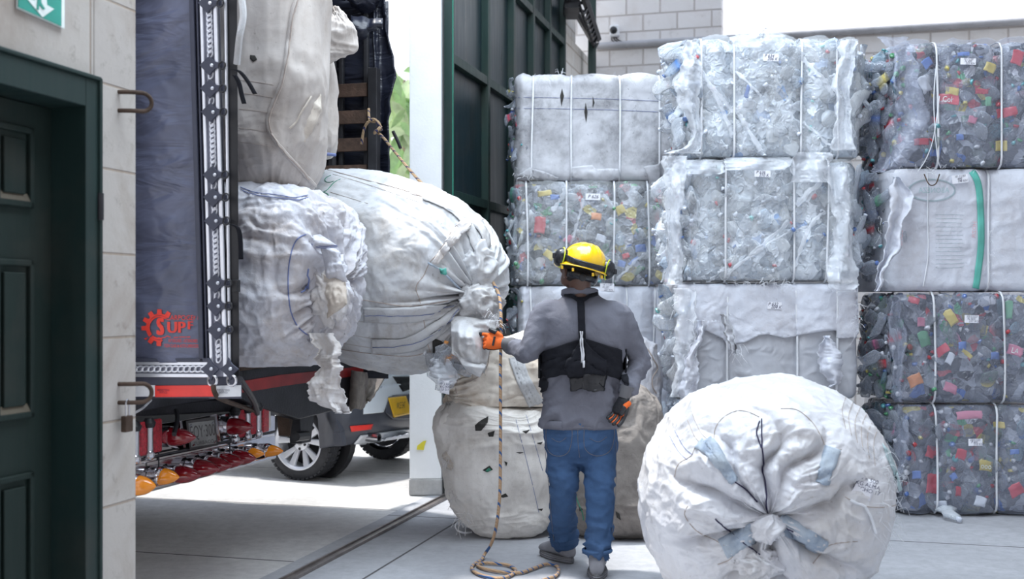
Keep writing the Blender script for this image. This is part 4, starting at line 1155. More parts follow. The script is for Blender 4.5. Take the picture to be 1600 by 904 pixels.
CLEAR = [(.74, .80, .88)]*10+[(.52, .64, .78)]*2+[(.86, .90, .94)]*7+[(.46, .52, .60)]*2
MIXC = [(.42, .46, .54)]*9+[(.30, .33, .40)]*5+[(.55, .60, .68)]*5+[(.24, .30, .30)]*2+[(.30, .45, .55)]
LAB_M = [(.50, .05, .07)]*6+[(.10, .18, .45)]*4+[(.55, .46, .12)]*2+[(.12, .34, .20)]*2+[(.62, .65, .72)]*6+[(.55, .16, .30)]+[(.55, .27, .10)]
LAB_C = [(.70, .78, .86)]*10+[(.10, .25, .60)]*3+[(.25, .60, .70)]*2+[(.65, .10, .12)]
LAB_B = [(.10, .18, .60)]*5+[(.62, .05, .10)]*3+[(.70, .62, .12)]*2+[(.72, .78, .86)]*5+[(.10, .45, .30)]
def bottles(n, rnd, place, cols, labs, capc, lscale=1.0, plab=.5):
    """n crushed bottles; place() -> (position, outward normal vector)"""
    V = []; Fc = []; Cc = []
    prof = [(0, .3), (.03, .9), (.16, 1.0), (.34, .92), (.62, .96), (.78, .85), (.90, .30), (.945, .27), (.95, .31), (.99, .31), (.992, .02)]
    nn = 9
    for b in range(n):
        pos, nv = place(); nv = Vector(nv)
        t = nv.orthogonal().normalized(); t = Matrix.Rotation(rnd.uniform(0, 2*PI), 3, nv) @ t
        t = (t+nv*rnd.uniform(-.35, .35)).normalized(); sd = t.cross(nv).normalized(); up = sd.cross(t)
        L = rnd.uniform(.19, .32)*lscale; r = rnd.uniform(.040, .066)*lscale; fl = rnd.uniform(.18, .45)
        bc = cols[rnd.randrange(len(cols))]; lab = labs[rnd.randrange(len(labs))] if rnd.random() < plab else None
        cc = capc[rnd.randrange(len(capc))]; sh = rnd.uniform(.75, 1.12)
        b0 = len(V); bend = rnd.uniform(-.035, .035)
        for q, (a, rr) in enumerate(prof):
            w = rr*(1+ (rnd.uniform(-.22, .22) if q < 7 else 0))
            f_ = fl if q < 6 else 1.0
            cx_ = t*((a-.5)*L)+sd*(bend*math.sin(a*3))
            if q < 6: cx_ = cx_+sd*rnd.uniform(-.006, .006)
            for i in range(nn):
                an = 2*PI*i/nn; jit = 1+(rnd.uniform(-.16, .16) if q < 6 else 0)
                p = pos+cx_+sd*(math.cos(an)*r*w*jit)+up*(math.sin(an)*r*w*f_*jit)
                V.append((p.x, p.y, p.z))
                if q >= 7: c_ = cc
                elif lab and q in (3,): c_ = lab
                else: c_ = tuple(x*sh for x in bc)
                Cc.append((*c_, 1. if (q >= 7 or (lab and q == 3)) else 0.))
        for q in range(len(prof)-1):
            for i in range(nn): Fc.append((b0+q*nn+i, b0+q*nn+(i+1) % nn, b0+(q+1)*nn+(i+1) % nn, b0+(q+1)*nn+i))
    return V, Fc, np.array(Cc)
CAPC = {'m': [(.45, .04, .05), (.08, .16, .42), (.08, .30, .14), (.55, .47, .12), (.62, .64, .7), (.62, .64, .7), (.10, .36, .40)],
        'c': [(.7, .75, .85)]*9+[(.12, .22, .5), (.15, .5, .5), (.5, .08, .10)]}

def label_card(parent, bv, px, py, w, h, lines, rot=0, group=None, tsz=9):
    hh = hit(bv, px, py, .012)
    if not hh: return
    p, n = hh; n = Vector((0, -1, 0)); c = math.cos(rot); s = math.sin(rot)
    r_ = Vector((c, 0, s)); u_ = Vector((-s, 0, c)); Yd = p.y; ww = w/F*Yd; hw = h/F*Yd
    p = p+n*.010
    m = MB(); m.prism([p+r_*(a*ww)+u_*(b*hw) for a, b in ((-.5, -.5), (.5, -.5), (.5, .5), (-.5, .5))], n*.0012)
    o = m.build('label_card', M['card'], parent)
    for k, (tx, dx, dy) in enumerate(lines):
        t = text_obj('handwriting', tx, M['ink'], o, p+r_*(dx/F*Yd)+u_*(dy/F*Yd)+n*.0022, r_, u_, tsz/F*Yd*1.1, shear=.3, sx=.95, thick=.0004)
    return o

def drape_sheet(name, poly_rows, mat, parent, amp=.03, sc=7, seed=1, thick=.002, nu=16, nv=40, rag=2.5):
    """hanging loose plastic: rows of (px_left, px_right, py, Y)"""
    rows = spline([Vector((a, b, c)) for a, b, c, d in poly_rows], 12); ys = spline([Vector((d, 0, 0)) for a, b, c, d in poly_rows], 12)
    G = np.zeros((len(rows), nu, 3)); rn = random.Random(seed)
    ph = [rn.uniform(0, 6) for _ in range(6)]
    for j, (r_, y_) in enumerate(zip(rows, ys)):
        jl = rag*(math.sin(j*.31+ph[0])+.6*math.sin(j*.83+ph[1])+.3*math.sin(j*1.9+ph[4])); jr = rag*(math.sin(j*.27+ph[2])+.6*math.sin(j*.71+ph[3])+.3*math.sin(j*2.1+ph[5]))
        for i in range(nu):
            u = i/(nu-1); G[j, i] = P(r_.x+jl+(r_.y+jr-r_.x-jl)*u, r_.z, y_.x-.03*math.sin(u*PI*2.2+j*.06+seed))
    N = np.zeros_like(G); N[..., 1] = -1
    Q = G*np.array([2.4, 1, .7])*sc
    G = G+N*((ridge(Q, seed, 3)-.3)*amp)[..., None]; G[..., 0] += fbm(G*sc, seed+3, 2)*amp*.8
    o = meshobj(name, G.reshape(-1, 3), gridf(nu, len(rows), False), mat, parent, True)
    md = o.modifiers.new('s', 'SOLIDIFY'); md.thickness = thick; md.offset = 0
    return o

YA, YM, YR = 8.76, 7.64, 7.64
def zof(py, Y): return P(0, py, Y).z
def xof(px, Y): return P(px, 0, Y).x
BALES = {}
def bale(key, label, Y, x0, x1, y0, y1, straps, kind, D=1.05, group=None, side=True, seed=1, bulge=.062, nb=150, z=None, lines=None, cats='bale', front_film=True, mats=None, alpha=None):
    z0, z1 = (zof(y1, Y), zof(y0, Y)) if z is None else z
    X0, X1 = xof(x0, Y), xof(x1, Y); S = [xof(s, Y) for s in straps]
    t = thing('bale', label, cats, ((X0+X1)/2, Y+D/2, z0), {'A': 'bales in the left stack', 'M': 'bales in the middle stack', 'R': 'bales in the right stack'}[key[0]])
    rnd = random.Random(seed)
    if kind == 'cloth':
        G = bale_grid(X0, X1, Y, z0, z1, D, S, bulge, .06, .016, 7, seed)
        body = bale_mesh('wrapping_cloth', G, mats or M['bale_white'], t)
    else:
        matb = {'clear': 'pet_clear', 'mixed': 'pet_mixed', 'dark': 'pet_dark'}[kind if kind != 'blue' else 'mixed']
        G = bale_grid(X0, X1, Y+.02, z0+.015, z1-.02, D, S, bulge, .07, .03, 9, seed, nu=150, nx=80)
        body = bale_mesh('pressed_core', G, M[matb], t)
        cols, labs, cp = {'clear': (CLEAR, LAB_C, CAPC['c']), 'blue': (CLEAR, LAB_B, CAPC['m']), 'mixed': (MIXC, LAB_M, CAPC['m'])}[kind]
        bb = bvh_of(body)
        def pl():
            for _ in range(20):
                x = rnd.uniform(X0+.09, X1-.09); zz = rnd.uniform(z0+.085, z1-.085)
                if all(abs(x-s) > .035 for s in S): break
            h = bb.ray_cast(Vector((x, Y-1, zz)), Vector((0, 1, 0)))
            p = h[0] if h[0] is not None else Vector((x, Y, zz))
            return p+Vector((0, .030+rnd.uniform(-.008, .012), 0)), (rnd.uniform(-.3, .3), -1, rnd.uniform(-.3, .3))
        V, Fc, Cc = bottles(int(nb*.8), rnd, pl, cols, labs, cp, plab={'clear': .12, 'blue': .30, 'mixed': .42}[kind])
        if side:
            def pl2():
                y = rnd.uniform(Y+.02, Y+D-.1); zz = rnd.uniform(z0+.09, z1-.09)
                return Vector((X0+.01+rnd.uniform(-.02, .02), y, zz)), (-1, rnd.uniform(-.4, .1), rnd.uniform(-.3, .3))
            V2, F2, C2 = bottles(int(nb*.8), rnd, pl2, cols, labs, cp, plab=.25)
            b0 = len(V); V += V2; Fc += [tuple(i+b0 for i in f) for f in F2]; Cc = np.concatenate([Cc, C2])
        # a few poking out on top
        def pl3():
            return Vector((rnd.uniform(X0+.05, X1-.05), Y+rnd.uniform(.08, .3), z1-.045)), (rnd.uniform(-.1, .1), -.2, 1)
        V2, F2, C2 = bottles(9, rnd, pl3, cols, labs, cp, plab=.4, lscale=.7)
        b0 = len(V); V += V2; Fc += [tuple(i+b0 for i in f) for f in F2]; Cc = np.concatenate([Cc, C2])
        o = meshobj('crushed_bottles', [(a, b, min(max(c, z0+.012), z1-.008)) for a, b, c in V], Fc, M['pet'], t, True, cols=Cc); o['kind'] = 'stuff'
        if front_film:
            Gf = bale_grid(X0+.01, X1, Y-.036, z0+.005, z1-.005, D+.072, S, bulge+.006, .075, .030, 6, seed+9, nu=170, nx=90)
            Gf = Gf+0
            f = bale_mesh('plastic_wrap', Gf, M['film'] if kind != 'mixed' else M['filmdusty'], t)
            body = f
        G = bale_grid(X0, X1, Y-.016, z0, z1, D+.03, S, bulge, .06, .004, 6, seed)
    # straps: bands round the bale
    cs, cn = rrect(D+.03+(.06 if kind != 'cloth' else 0), z1-z0+.0, .07, 72)
    for s in S:
        if not (X0+.02 < s < X1-.02): continue
        V = []; wz = rnd.uniform(-.012, .012)
        for (yy, zz), (ny, nz) in zip(cs, cn):
            kx = wz*math.sin(zz*4+s*7)
            q = Vector((s+kx, Y+D/2+yy+ny*.006, z0+zz+nz*.004))
            V += [q+Vector((-.0068, 0, 0)), q+Vector((.0068, 0, 0))]
        n = len(cs)
        o = meshobj('strap', V, [(2*i, 2*i+1, (2*i+3) % (2*n), (2*i+2) % (2*n)) for i in range(n)], M['strap'], t, True)
        md = o.modifiers.new('s', 'SOLIDIFY'); md.thickness = .003; md.offset = 1
    bv = bvh_of(body); BALES[key] = (t, bv, Y, X0, X1, z0, z1)
    if lines: label_card(t, bv, *lines)
    return t

G1 = None
zt = [0.0]
# left stack (slightly farther back)
ZA = [0.012, zof(600, YA), zof(447, YA), zof(282, YA), zof(117, YA)]
bale('A1', 'dirty white cloth covered bale on top of the left stack', YA, 805, 1062, 0, 0, (832, 893, 968, 1030), 'cloth', z=(ZA[3]+.001, ZA[4]-.001), seed=21, bulge=.035)
bale('A2', 'bluish clear bottle bale with white label in left stack under the dirty cloth bale', YA, 803, 1058, 0, 0, (823, 885, 958, 1012), 'blue', z=(ZA[2]+.001, ZA[3]-.001), seed=22, nb=170, lines=(926, 308, 23, 10, [('P 626', 0, 0)], -.03, None, 7))
bale('A3', 'white cloth bale behind the worker, third down in the left stack', YA, 808, 1050, 0, 0, (830, 905, 978, 1022), 'cloth', z=(ZA[1]+.001, ZA[2]-.001), seed=23, mats=M['bale_clean'], lines=(948, 450, 22, 12, [('10 11/20', 0, 4), ('N 501', -2, 0), ('227 KN', 2, -4)], -.03, None, 4))
bale('A4', 'white cloth bale at the bottom of the left stack behind the sacks', YA, 806, 1052, 0, 0, (840, 910, 985), 'cloth', z=(ZA[0]+.001, ZA[1]-.001), seed=24, mats=M['bale_clean'])
# middle stack
ZM = [0.012, zof(623, YM), zof(441, YM), zof(248, YM), zof(60, YM)]
bale('M1', 'clear bottle bale labelled P 634 on top of the middle stack', YM, 1078, 1345, 0, 0, (1094, 1145, 1250, 1306), 'clear', z=(ZM[3]+.001, ZM[4]-.001), seed=31, nb=190, D=.9, lines=(1203, 91, 24, 11, [('P 634', -3, 2.2), ('206 K', 2, -2.5)], -.03, None, 6.2))
bale('M2', 'clear bottle bale labelled P 636, second in the middle stack', YM, 1072, 1335, 0, 0, (1132, 1238, 1290), 'clear', z=(ZM[2]+.001, ZM[3]-.001), seed=32, nb=190, D=.9, lines=(1190, 272, 25, 10, [('P 636', -3, 2), ('210 K', 2, -2.4)], -.02, None, 6))
bale('M3', 'bale in white cloth and grey sheet labelled P 632, third in the middle stack', YM, 1058, 1342, 0, 0, (1086, 1136, 1243, 1306), 'cloth', z=(ZM[1]+.001, ZM[2]-.001), seed=33, D=.9, mats=M['bale_silk'], bulge=.02)
bale('M4', 'clear bottle bale at the bottom of the middle stack behind the round sack', YM, 1066, 1340, 0, 0, (1136, 1243), 'clear', z=(ZM[0]+.001, ZM[1]-.001), seed=34, nb=110, D=.9)
# right stack
ZR = [0.012, zof(630, YR), zof(455, YR), zof(264, YR), zof(66, YR)]
bale('R1', 'mixed coloured bottle bale on top of the right stack', YR, 1398, 1640, 0, 0, (1460, 1560), 'mixed', z=(ZR[3]+.001, ZR[4]-.001), seed=41, nb=210, D=.75, lines=(1511, 97, 24, 10, [('10 11/20', 0, 3.4), ('N 495', 0, 0), ('223 KN', 3, -3.2)], -.03, None, 4.2))
bale('R2', 'bale in white sacks with a green band, second in the right stack', YR, 1390, 1700, 0, 0, (1543, 1690), 'cloth', z=(ZR[2]+.001, ZR[3]-.001), seed=42, D=.9, mats=M['bale_clean'], bulge=.045, lines=(1498, 280, 25, 13, [('10 11/20', 0, 4), ('490', -1, 0), ('198 KN', 3, -3.6)], .12, None, 4.6))
bale('R3', 'mixed coloured bottle bale under the white sack bale in the right stack', YR, 1398, 1640, 0, 0, (1455, 1563), 'mixed', z=(ZR[1]+.001, ZR[2]-.001), seed=43, nb=210, D=.75, lines=(1516, 498, 22, 12, [('10/11/23', 0, 3.6), ('N 503', -1, 0), ('231 KG', 3, -3.6)], -.02, None, 4.6))
bale('R4', 'mixed coloured bottle bale at the bottom of the right stack', YR, 1404, 1640, 0, 0, (1458, 1553), 'mixed', z=(ZR[0]+.001, ZR[1]-.001), seed=44, nb=210, D=.75, lines=(1522, 690, 22, 11, [('10/11/20', -1, 3.4), ('P 501', -2, 0), ('210 KG', 4, -3.2)], .02, None, 4.4))

# loose wrap, torn cloth and prints on single bales
tM1, bM1 = BALES['M1'][:2]; tM2, bM2 = BALES['M2'][:2]; tM3, bM3 = BALES['M3'][:2]; tR1, bR1 = BALES['R1'][:2]; tR2, bR2 = BALES['R2'][:2]; tA1, bA1 = BALES['A1'][:2]; tA2, bA2 = BALES['A2'][:2]
drape_sheet('loose_wrap', [(1072, 1088, 62, 7.56), (1064, 1090, 90, 7.54), (1056, 1092, 130, 7.52), (1068, 1094, 180, 7.52), (1076, 1098, 225, 7.52), (1035, 1096, 240, 7.50)], M['filmmilky'], tM1, .05, 7, 3)
drape_sheet('loose_wrap', [(1318, 1338, 62, 7.56), (1304, 1332, 90, 7.54), (1304, 1330, 140, 7.52), (1302, 1328, 190, 7.52), (1300, 1336, 235, 7.5)], M['filmmilky'], tM1, .05, 7, 5)
drape_sheet('loose_wrap', [(1148, 1225, 55, 7.9), (1146, 1222, 58, 7.62), (1150, 1210, 75, 7.58)], M['filmmilky'], tM1, .04, 7, 15)
drape_sheet('loose_wrap', [(1172, 1205, 44, 7.7), (1176, 1196, 50, 7.6), (1160, 1200, 60, 7.58)], M['filmmilky'], tM1, .04, 9, 16)
drape_sheet('loose_wrap', [(1030, 1070, 244, 7.5), (1040, 1068, 280, 7.48), (1042, 1066, 340, 7.48), (1040, 1066, 400, 7.48), (1036, 1070, 445, 7.46)], M['filmmilky'], tM2, .05, 7, 7)
drape_sheet('loose_wrap', [(1240, 1302, 238, 7.56), (1236, 1296, 262, 7.54), (1234, 1290, 285, 7.53)], M['filmmilky'], tM2, .05, 7, 8)
drape_sheet('loose_wrap', [(1292, 1322, 260, 7.55), (1300, 1330, 330, 7.52), (1296, 1332, 400, 7.5), (1286, 1340, 440, 7.46), (1300, 1334, 456, 7.46)], M['filmmilky'], tM2, .06, 7, 9)
drape_sheet('loose_wrap', [(1070, 1134, 250, 7.6), (1068, 1130, 262, 7.55), (1072, 1128, 272, 7.54)], M['filmmilky'], tM2, .03, 7, 10)
drape_sheet('loose_wrap', [(1136, 1236, 246, 7.6), (1134, 1236, 256, 7.55), (1136, 1230, 266, 7.54)], M['filmmilky'], tM2, .03, 7, 11)
drape_sheet('loose_wrap', [(1370, 1420, 58, 7.65), (1392, 1424, 80, 7.5), (1396, 1432, 130, 7.46), (1394, 1448, 180, 7.44), (1382, 1444, 215, 7.44), (1362, 1410, 255, 7.44), (1360, 1392, 270, 7.42)], M['filmdusty'], tR1, .07, 6, 12)
drape_sheet('loose_wrap', [(1392, 1405, 460, 7.56), (1390, 1412, 520, 7.54), (1392, 1410, 590, 7.52), (1396, 1408, 628, 7.52)], M['filmdusty'], BALES['R3'][0], .04, 7, 13)
drape_sheet('loose_wrap', [(1400, 1416, 640, 7.54), (1398, 1420, 680, 7.52), (1402, 1412, 730, 7.52)], M['filmdusty'], BALES['R4'][0], .04, 7, 14)
for tt_, bv, pts, w in ((tM1, bM1, [(1093, 100), (1118, 150), (1144, 215)], .03), (tM1, bM1, [(1100, 118), (1124, 150), (1145, 176)], .02), (tM1, bM1, [(1148, 168), (1165, 195), (1188, 236)], .03), (tM1, bM1, [(1150, 112), (1190, 150)], .02), (tM1, bM1, [(1254, 90), (1282, 120), (1302, 150)], .03), (tM1, bM1, [(1256, 190), (1298, 230)], .02),
                  (tM2, bM2, [(1136, 430), (1180, 392), (1232, 345)], .022), (tM2, bM2, [(1138, 424), (1190, 388), (1234, 360)], .015), (tM2, bM2, [(1242, 420), (1262, 360), (1288, 330)], .02), (tM2, bM2, [(1244, 320), (1290, 275)], .03), (tM2, bM2, [(1096, 444), (1115, 432), (1131, 418)], .012),
                  (tA2, bA2, [(862, 330), (876, 310), (884, 290)], .03), (tA2, bA2, [(962, 440), (985, 415), (1008, 395)], .02), (tA2, bA2, [(893, 380), (905, 340), (912, 310)], .02)):
    ribbon_obj('wrap_glint_fold', bv, pts, w, M['filmmilky'], tt_, off=.008, nw=4, rag=2)  # milky ribbons along folds, painting the wrap's diagonal highlights
for tt_, x_, y_, sd_ in ((tM1, 1060, 140, 1), (tM2, 1052, 340, 2), (tM3, 1058, 520, 3), (tM1, 1335, 150, 4), (tM2, 1328, 350, 5)):
    rnd = random.Random(sd_)
    def plx():
        p = P(x_+rnd.uniform(-14, 14), y_+rnd.uniform(-68, 68), YM+rnd.uniform(.04, .7 if x_ < 1200 else .2)); return p, ((-1 if x_ < 1200 else 1), -.8, rnd.uniform(-.3, .3))
    V, Fc, Cc = bottles(45, rnd, plx, CLEAR, LAB_C, CAPC['c'], plab=.15); za, zb = [(k[5], k[6]) for k in BALES.values() if k[0] is tt_][0]; V = [(a, b, min(max(c, za+.01), zb-.01)) for a, b, c in V]
    o = meshobj('side_bottles', V, Fc, M['pet'], tt_, True, cols=Cc); o['kind'] = 'stuff'
# dark, shaded side of the right stack with bottles sticking out
for k, (x_, y_) in enumerate(((1374, 160), (1376, 350), (1376, 540), (1384, 715))):
    tt_ = (tR1, tR2, BALES['R3'][0], BALES['R4'][0])[k]; rnd = random.Random(60+k)
    def plx():
        p = P(x_+rnd.uniform(-20, 22), y_+rnd.uniform(-70, 70), YR+rnd.uniform(.05, .65)); p.z = max(p.z, .05); return p, (-1, -.7, rnd.uniform(-.3, .3))
    V, Fc, Cc = bottles(75, rnd, plx, MIXC, LAB_M, CAPC['m'], plab=.35, lscale=.8); za, zb = [(k[5], k[6]) for k in BALES.values() if k[0] is tt_][0]; V = [(a, b, min(max(c, za+.01), zb-.01)) for a, b, c in V]
    o = meshobj('side_bottles', V, Fc, M['pet'], tt_, True, cols=Cc); o['kind'] = 'stuff'
for k, y_ in enumerate((200, 365, 500)):
    tt_ = (tA1, tA2, BALES['A3'][0])[k]; rnd = random.Random(80+k)
    def plx():
        p = P(804+rnd.uniform(-5, 12), y_+rnd.uniform(-70, 70), YA+rnd.uniform(.0, .7)); return p, (-1, -.7, rnd.uniform(-.3, .3))
    V, Fc, Cc = bottles(45, rnd, plx, MIXC, LAB_B, CAPC['m'], plab=.35, lscale=.6); za, zb = [(k[5], k[6]) for k in BALES.values() if k[0] is tt_][0]; V = [(a, b, min(max(c, za+.01), zb-.01)) for a, b, c in V]
    o = meshobj('side_bottles', V, Fc, M['pet'], tt_, True, cols=Cc); o['kind'] = 'stuff'
# top cloth of the P 632 bale with ragged edge, prints and label
patch_obj('upper_cloth', bM3, [(1060, 446), (1340, 446), (1341, 520), (1336, 527), (1306, 528), (1304, 516), (1276, 518), (1244, 524), (1225, 528), (1200, 522), (1185, 524), (1165, 534), (1145, 538), (1140, 548), (1128, 528), (1122, 500), (1108, 500), (1092, 512), (1086, 520), (1075, 540), (1060, 535)], M['bale_clean'], tM3, .012, 5, .004, .012)
drape_sheet('hanging_scrap', [(1284, 1300, 524, 7.56), (1280, 1308, 545, 7.54), (1276, 1316, 565, 7.52), (1290, 1312, 590, 7.52), (1294, 1304, 604, 7.52)], M['bale_clean'], tM3, .03, 8, 21)
drape_sheet('hanging_scrap', [(1084, 1096, 500, 7.56), (1080, 1092, 540, 7.52), (1068, 1090, 575, 7.5), (1064, 1092, 610, 7.5), (1062, 1086, 640, 7.5)], M['bale_clean'], tM3, .05, 8, 22, rag=3)
drape_sheet('hanging_scrap', [(1124, 1136, 490, 7.54), (1128, 1142, 515, 7.52), (1138, 1152, 535, 7.5), (1146, 1152, 552, 7.5)], M['bale_white'], tM3, .03, 9, 23, rag=2)
drape_sheet('torn_cloth', [(1058, 1082, 450, 7.56), (1052, 1086, 500, 7.53), (1058, 1084, 560, 7.53), (1042, 1078, 620, 7.5)], M['filmmilky'], tM3, .05, 8, 24, rag=3)
label_card(tM3, bM3, 1209, 477, 22, 11, [('P 632', -3, 2), ('204 K', 2, -2.4)], -.03, None, 6.5)
def print_text(par, bv, px, py, body, hpx, mat, rot=0, sx=1, mirror=False):
    h = hit(bv, px, py, .02)
    if not h: return
    c, s = math.cos(rot), math.sin(rot)
    o = text_obj('printed_text', body, mat, par, h[0], Vector((c, 0, s)), Vector((-s, 0, c)), hpx/F*h[0].y/.7, sx=sx, mirror=mirror)
    # lay the print on the cloth
    off = Vector((0, 0, 0)); q = o
    while q is not None: off = off+q.location; q = q.parent
    for v in o.data.vertices:
        w = v.co+off; hh = bv.ray_cast(CAM, (w-CAM).normalized())
        if hh[0] is not None and abs(hh[0].y-w.y) < .12: v.co = hh[0]+Vector((0, -.016, 0))-off
    return o
print_text(tM3, bM3, 1210, 463, 'KOPLEST SA', 6, M['redprint'], .18, 1.0, True)
print_text(tM3, bM3, 1148, 462, 'D', 18, M['bluethread'], .1, .6)
# ragged threads on cloth bales
def threads(parent, bv, spots, n, mat, seed=1, L=.07):
    rnd = random.Random(seed); m = MB()
    for (x, y, dx, dy, Y) in spots:
        for _ in range(n):
            p = P(x+rnd.uniform(-dx, dx), y+rnd.uniform(-dy, dy), Y); a = rnd.uniform(0, 2*PI); l = rnd.uniform(.3, 1)*L
            q = p+Vector((math.cos(a)*l*.5, -rnd.uniform(0, .03), math.sin(a)*l*.5)); r_ = q+Vector((math.cos(a+rnd.uniform(-1.5, 1.5))*l*.5, rnd.uniform(-.02, .02), -rnd.uniform(0, l)))
            m.tube(spline([p, q, r_], 3), .0011, 3)
    o = m.build('frayed_threads', mat, parent, smooth=True); o['kind'] = 'stuff'; return o
threads(tM3, bM3, [(1190, 444, 45, 4, 7.58), (1210, 442, 25, 3, 7.56), (1062, 520, 8, 60, 7.55), (1338, 500, 5, 30, 7.56), (1150, 545, 8, 10, 7.52)], 22, M['strap'], 4)
threads(tA1, bA1, [(820, 272, 15, 6, 8.66), (1000, 118, 40, 3, 8.68), (860, 118, 30, 5, 8.68)], 16, M['strap'], 5)
threads(tR2, bR2, [(1440, 262, 40, 3, 7.56), (1500, 268, 60, 3, 7.55), (1548, 400, 5, 50, 7.56), (1378, 400, 6, 60, 7.5)], 16, M['strap'], 6)
# bottom fold strip of the dirty cloth bale, tears
patch_obj('fold', bA1, [(892, 262), (925, 258), (930, 264), (965, 264), (968, 276), (945, 281), (915, 279), (892, 276)], M['bale_white'], tA1, .02, 5, .004, .015)
patch_obj('fold', bA1, [(1004, 262), (1028, 256), (1026, 283), (1014, 284)], M['bale_white'], tA1, .04, 5, .004, .015)
patch_obj('fold', bA1, [(826, 262), (850, 268), (872, 276), (868, 282), (835, 276), (808, 276)], M['bale_white'], tA1, .02, 5, .004, .015)
for pts in (((878, 138), (881, 150), (877, 166), (875, 150)), ((915, 160), (918, 175), (916, 192), (913, 175)), ((926, 150), (929, 160), (926, 168)), ((1034, 132), (1037, 140), (1032, 150))):
    patch_obj('tear', bA1, list(pts), M['hole'], tA1, .004, 4, .002)
for y_ in (152, 169):
    m = MB(); pts = lay_tube(bA1, [(806, y_), (880, y_+1), (960, y_+3), (1030, y_+6)], .0016, .002, 8)
    m.tube(pts, .0016, 4); m.build('thread_line', M['bluethread'], tA1)
# green band, oval print on the white sack bale
ribbon_obj('green_band', bR2, [(1518, 268), (1527, 285), (1531, 320), (1532, 380), (1528, 420), (1524, 450)], .042, M['green_band'], tR2, off=.006, nw=5)
m = MB(); pts = [(1456+35*math.cos(a*PI/18), 297+16*math.sin(a*PI/18)) for a in range(37)]
for dd in (.0, 2.2):
    pp_ = lay_tube(bR2, [(1456+(x-1456)*(1+dd*.02), 297+(y-297)*(1+dd*.04)) for x, y in pts], .0016, .003, 3); m.tube(pp_, .0018, 4)
m.build('oval_print', M['greenprint'], tR2)
print_text(tR2, bR2, 1456, 298, 'ABONEZA', 8, M['greenprint'], 0, .9, True)
print_text(tR2, bR2, 1406, 372, 'ZONE', 7, M['redprint'], 1.5, .9, True)
print_text(tR2, bR2, 1519, 360, 'HOZIR', 6, M['redprint'], 1.5, 1.0, True)
m = MB()
for k in range(14): 
    pp_ = lay_tube(bR2, [(1462, 335+k*6.4), (1485+(k*7) % 13, 335+k*6.4), (1506, 336+k*6.2)], .0008, .001, 6); 
    if len(pp_) > 1: m.tube(pp_, .0009, 3)
m.build('print_lines', M['greenprint'], tR2)
drape_sheet('torn_flap', [(1392, 1402, 276, 7.58), (1390, 1424, 310, 7.52), (1388, 1412, 350, 7.5), (1380, 1402, 390, 7.5), (1374, 1384, 425, 7.48), (1366, 1374, 455, 7.46)], M['bale_clean'], tR2, .04, 8, 25, rag=2)
m = MB(); m.tube([h for h in lay_tube(bR2, [(1448, 268), (1449, 330), (1449, 400), (1441, 450)], .004, .008, 8)], .004, 6); m.build('twine', M['strap'], tR2, smooth=True)
m = MB(); m.tube(spline([P(1444, 272, 7.5), P(1452, 288, 7.46), P(1462, 287, 7.46), P(1468, 272, 7.5)], 6), .004, 6); m.build('twine_loop', M['rust'], tR2, smooth=True)
m = MB(); m.tube(spline([P(1468, 150, 7.5), P(1462, 195, 7.46), P(1456, 225, 7.46), P(1446, 250, 7.46), P(1434, 268, 7.46)], 6), .003, 6); m.build('loose_twine', M['strap'], tR1, smooth=True)
m = MB(); m.tube(spline([P(1463, 100, 7.5), P(1459, 160, 7.48), P(1464, 240, 7.46), P(1470, 262, 7.5)], 6), .003, 6); m.build('loose_twine', M['strap'], tR1, smooth=True)
# printed wrappers seen under the clear wrap
def wrapper(tt_, bv, px, py, w, h, mat, rot, word=None, wm=None, off=-.014):
    hh = hit(bv, px, py, off)
    if not hh: return
    p = hh[0]; c, s = math.cos(rot), math.sin(rot); pts = []
    for a, b in ((-w, -h), (-w*.2, -h*1.15), (w, -h), (w*1.08, 0), (w, h), (0, h*.9), (-w, h), (-w*.92, .1*h)):
        pts.append((px+a*c/2-b*s/2, py+a*s/2+b*c/2))
    o = patch_obj('bottle_label', bv, pts, mat, tt_, off, 4, .0015, .006)
    if word:
        text_obj('printed_word', word, wm or M['signwhite'], o, p+Vector((0, -.010, 0)), Vector((c, 0, -s)), Vector((s, 0, c)), h*.8/F*p.y, sx=.8)
M['lab_red'] = plain('red_label_film', (.55, .05, .07), .35); M['lab_pink'] = plain('pink_label_film', (.62, .22, .32), .35)
M['lab_blue'] = plain('blue_label_film', (.12, .22, .55), .35); M['lab_yel'] = plain('yellow_label_film', (.62, .50, .12), .35)
M['lab_green'] = plain('green_label_film', (.14, .38, .22), .35); M['lab_white'] = plain('white_label_film', (.68, .72, .80), .35); M['lab_or'] = plain('orange_label_film', (.65, .25, .08), .35)
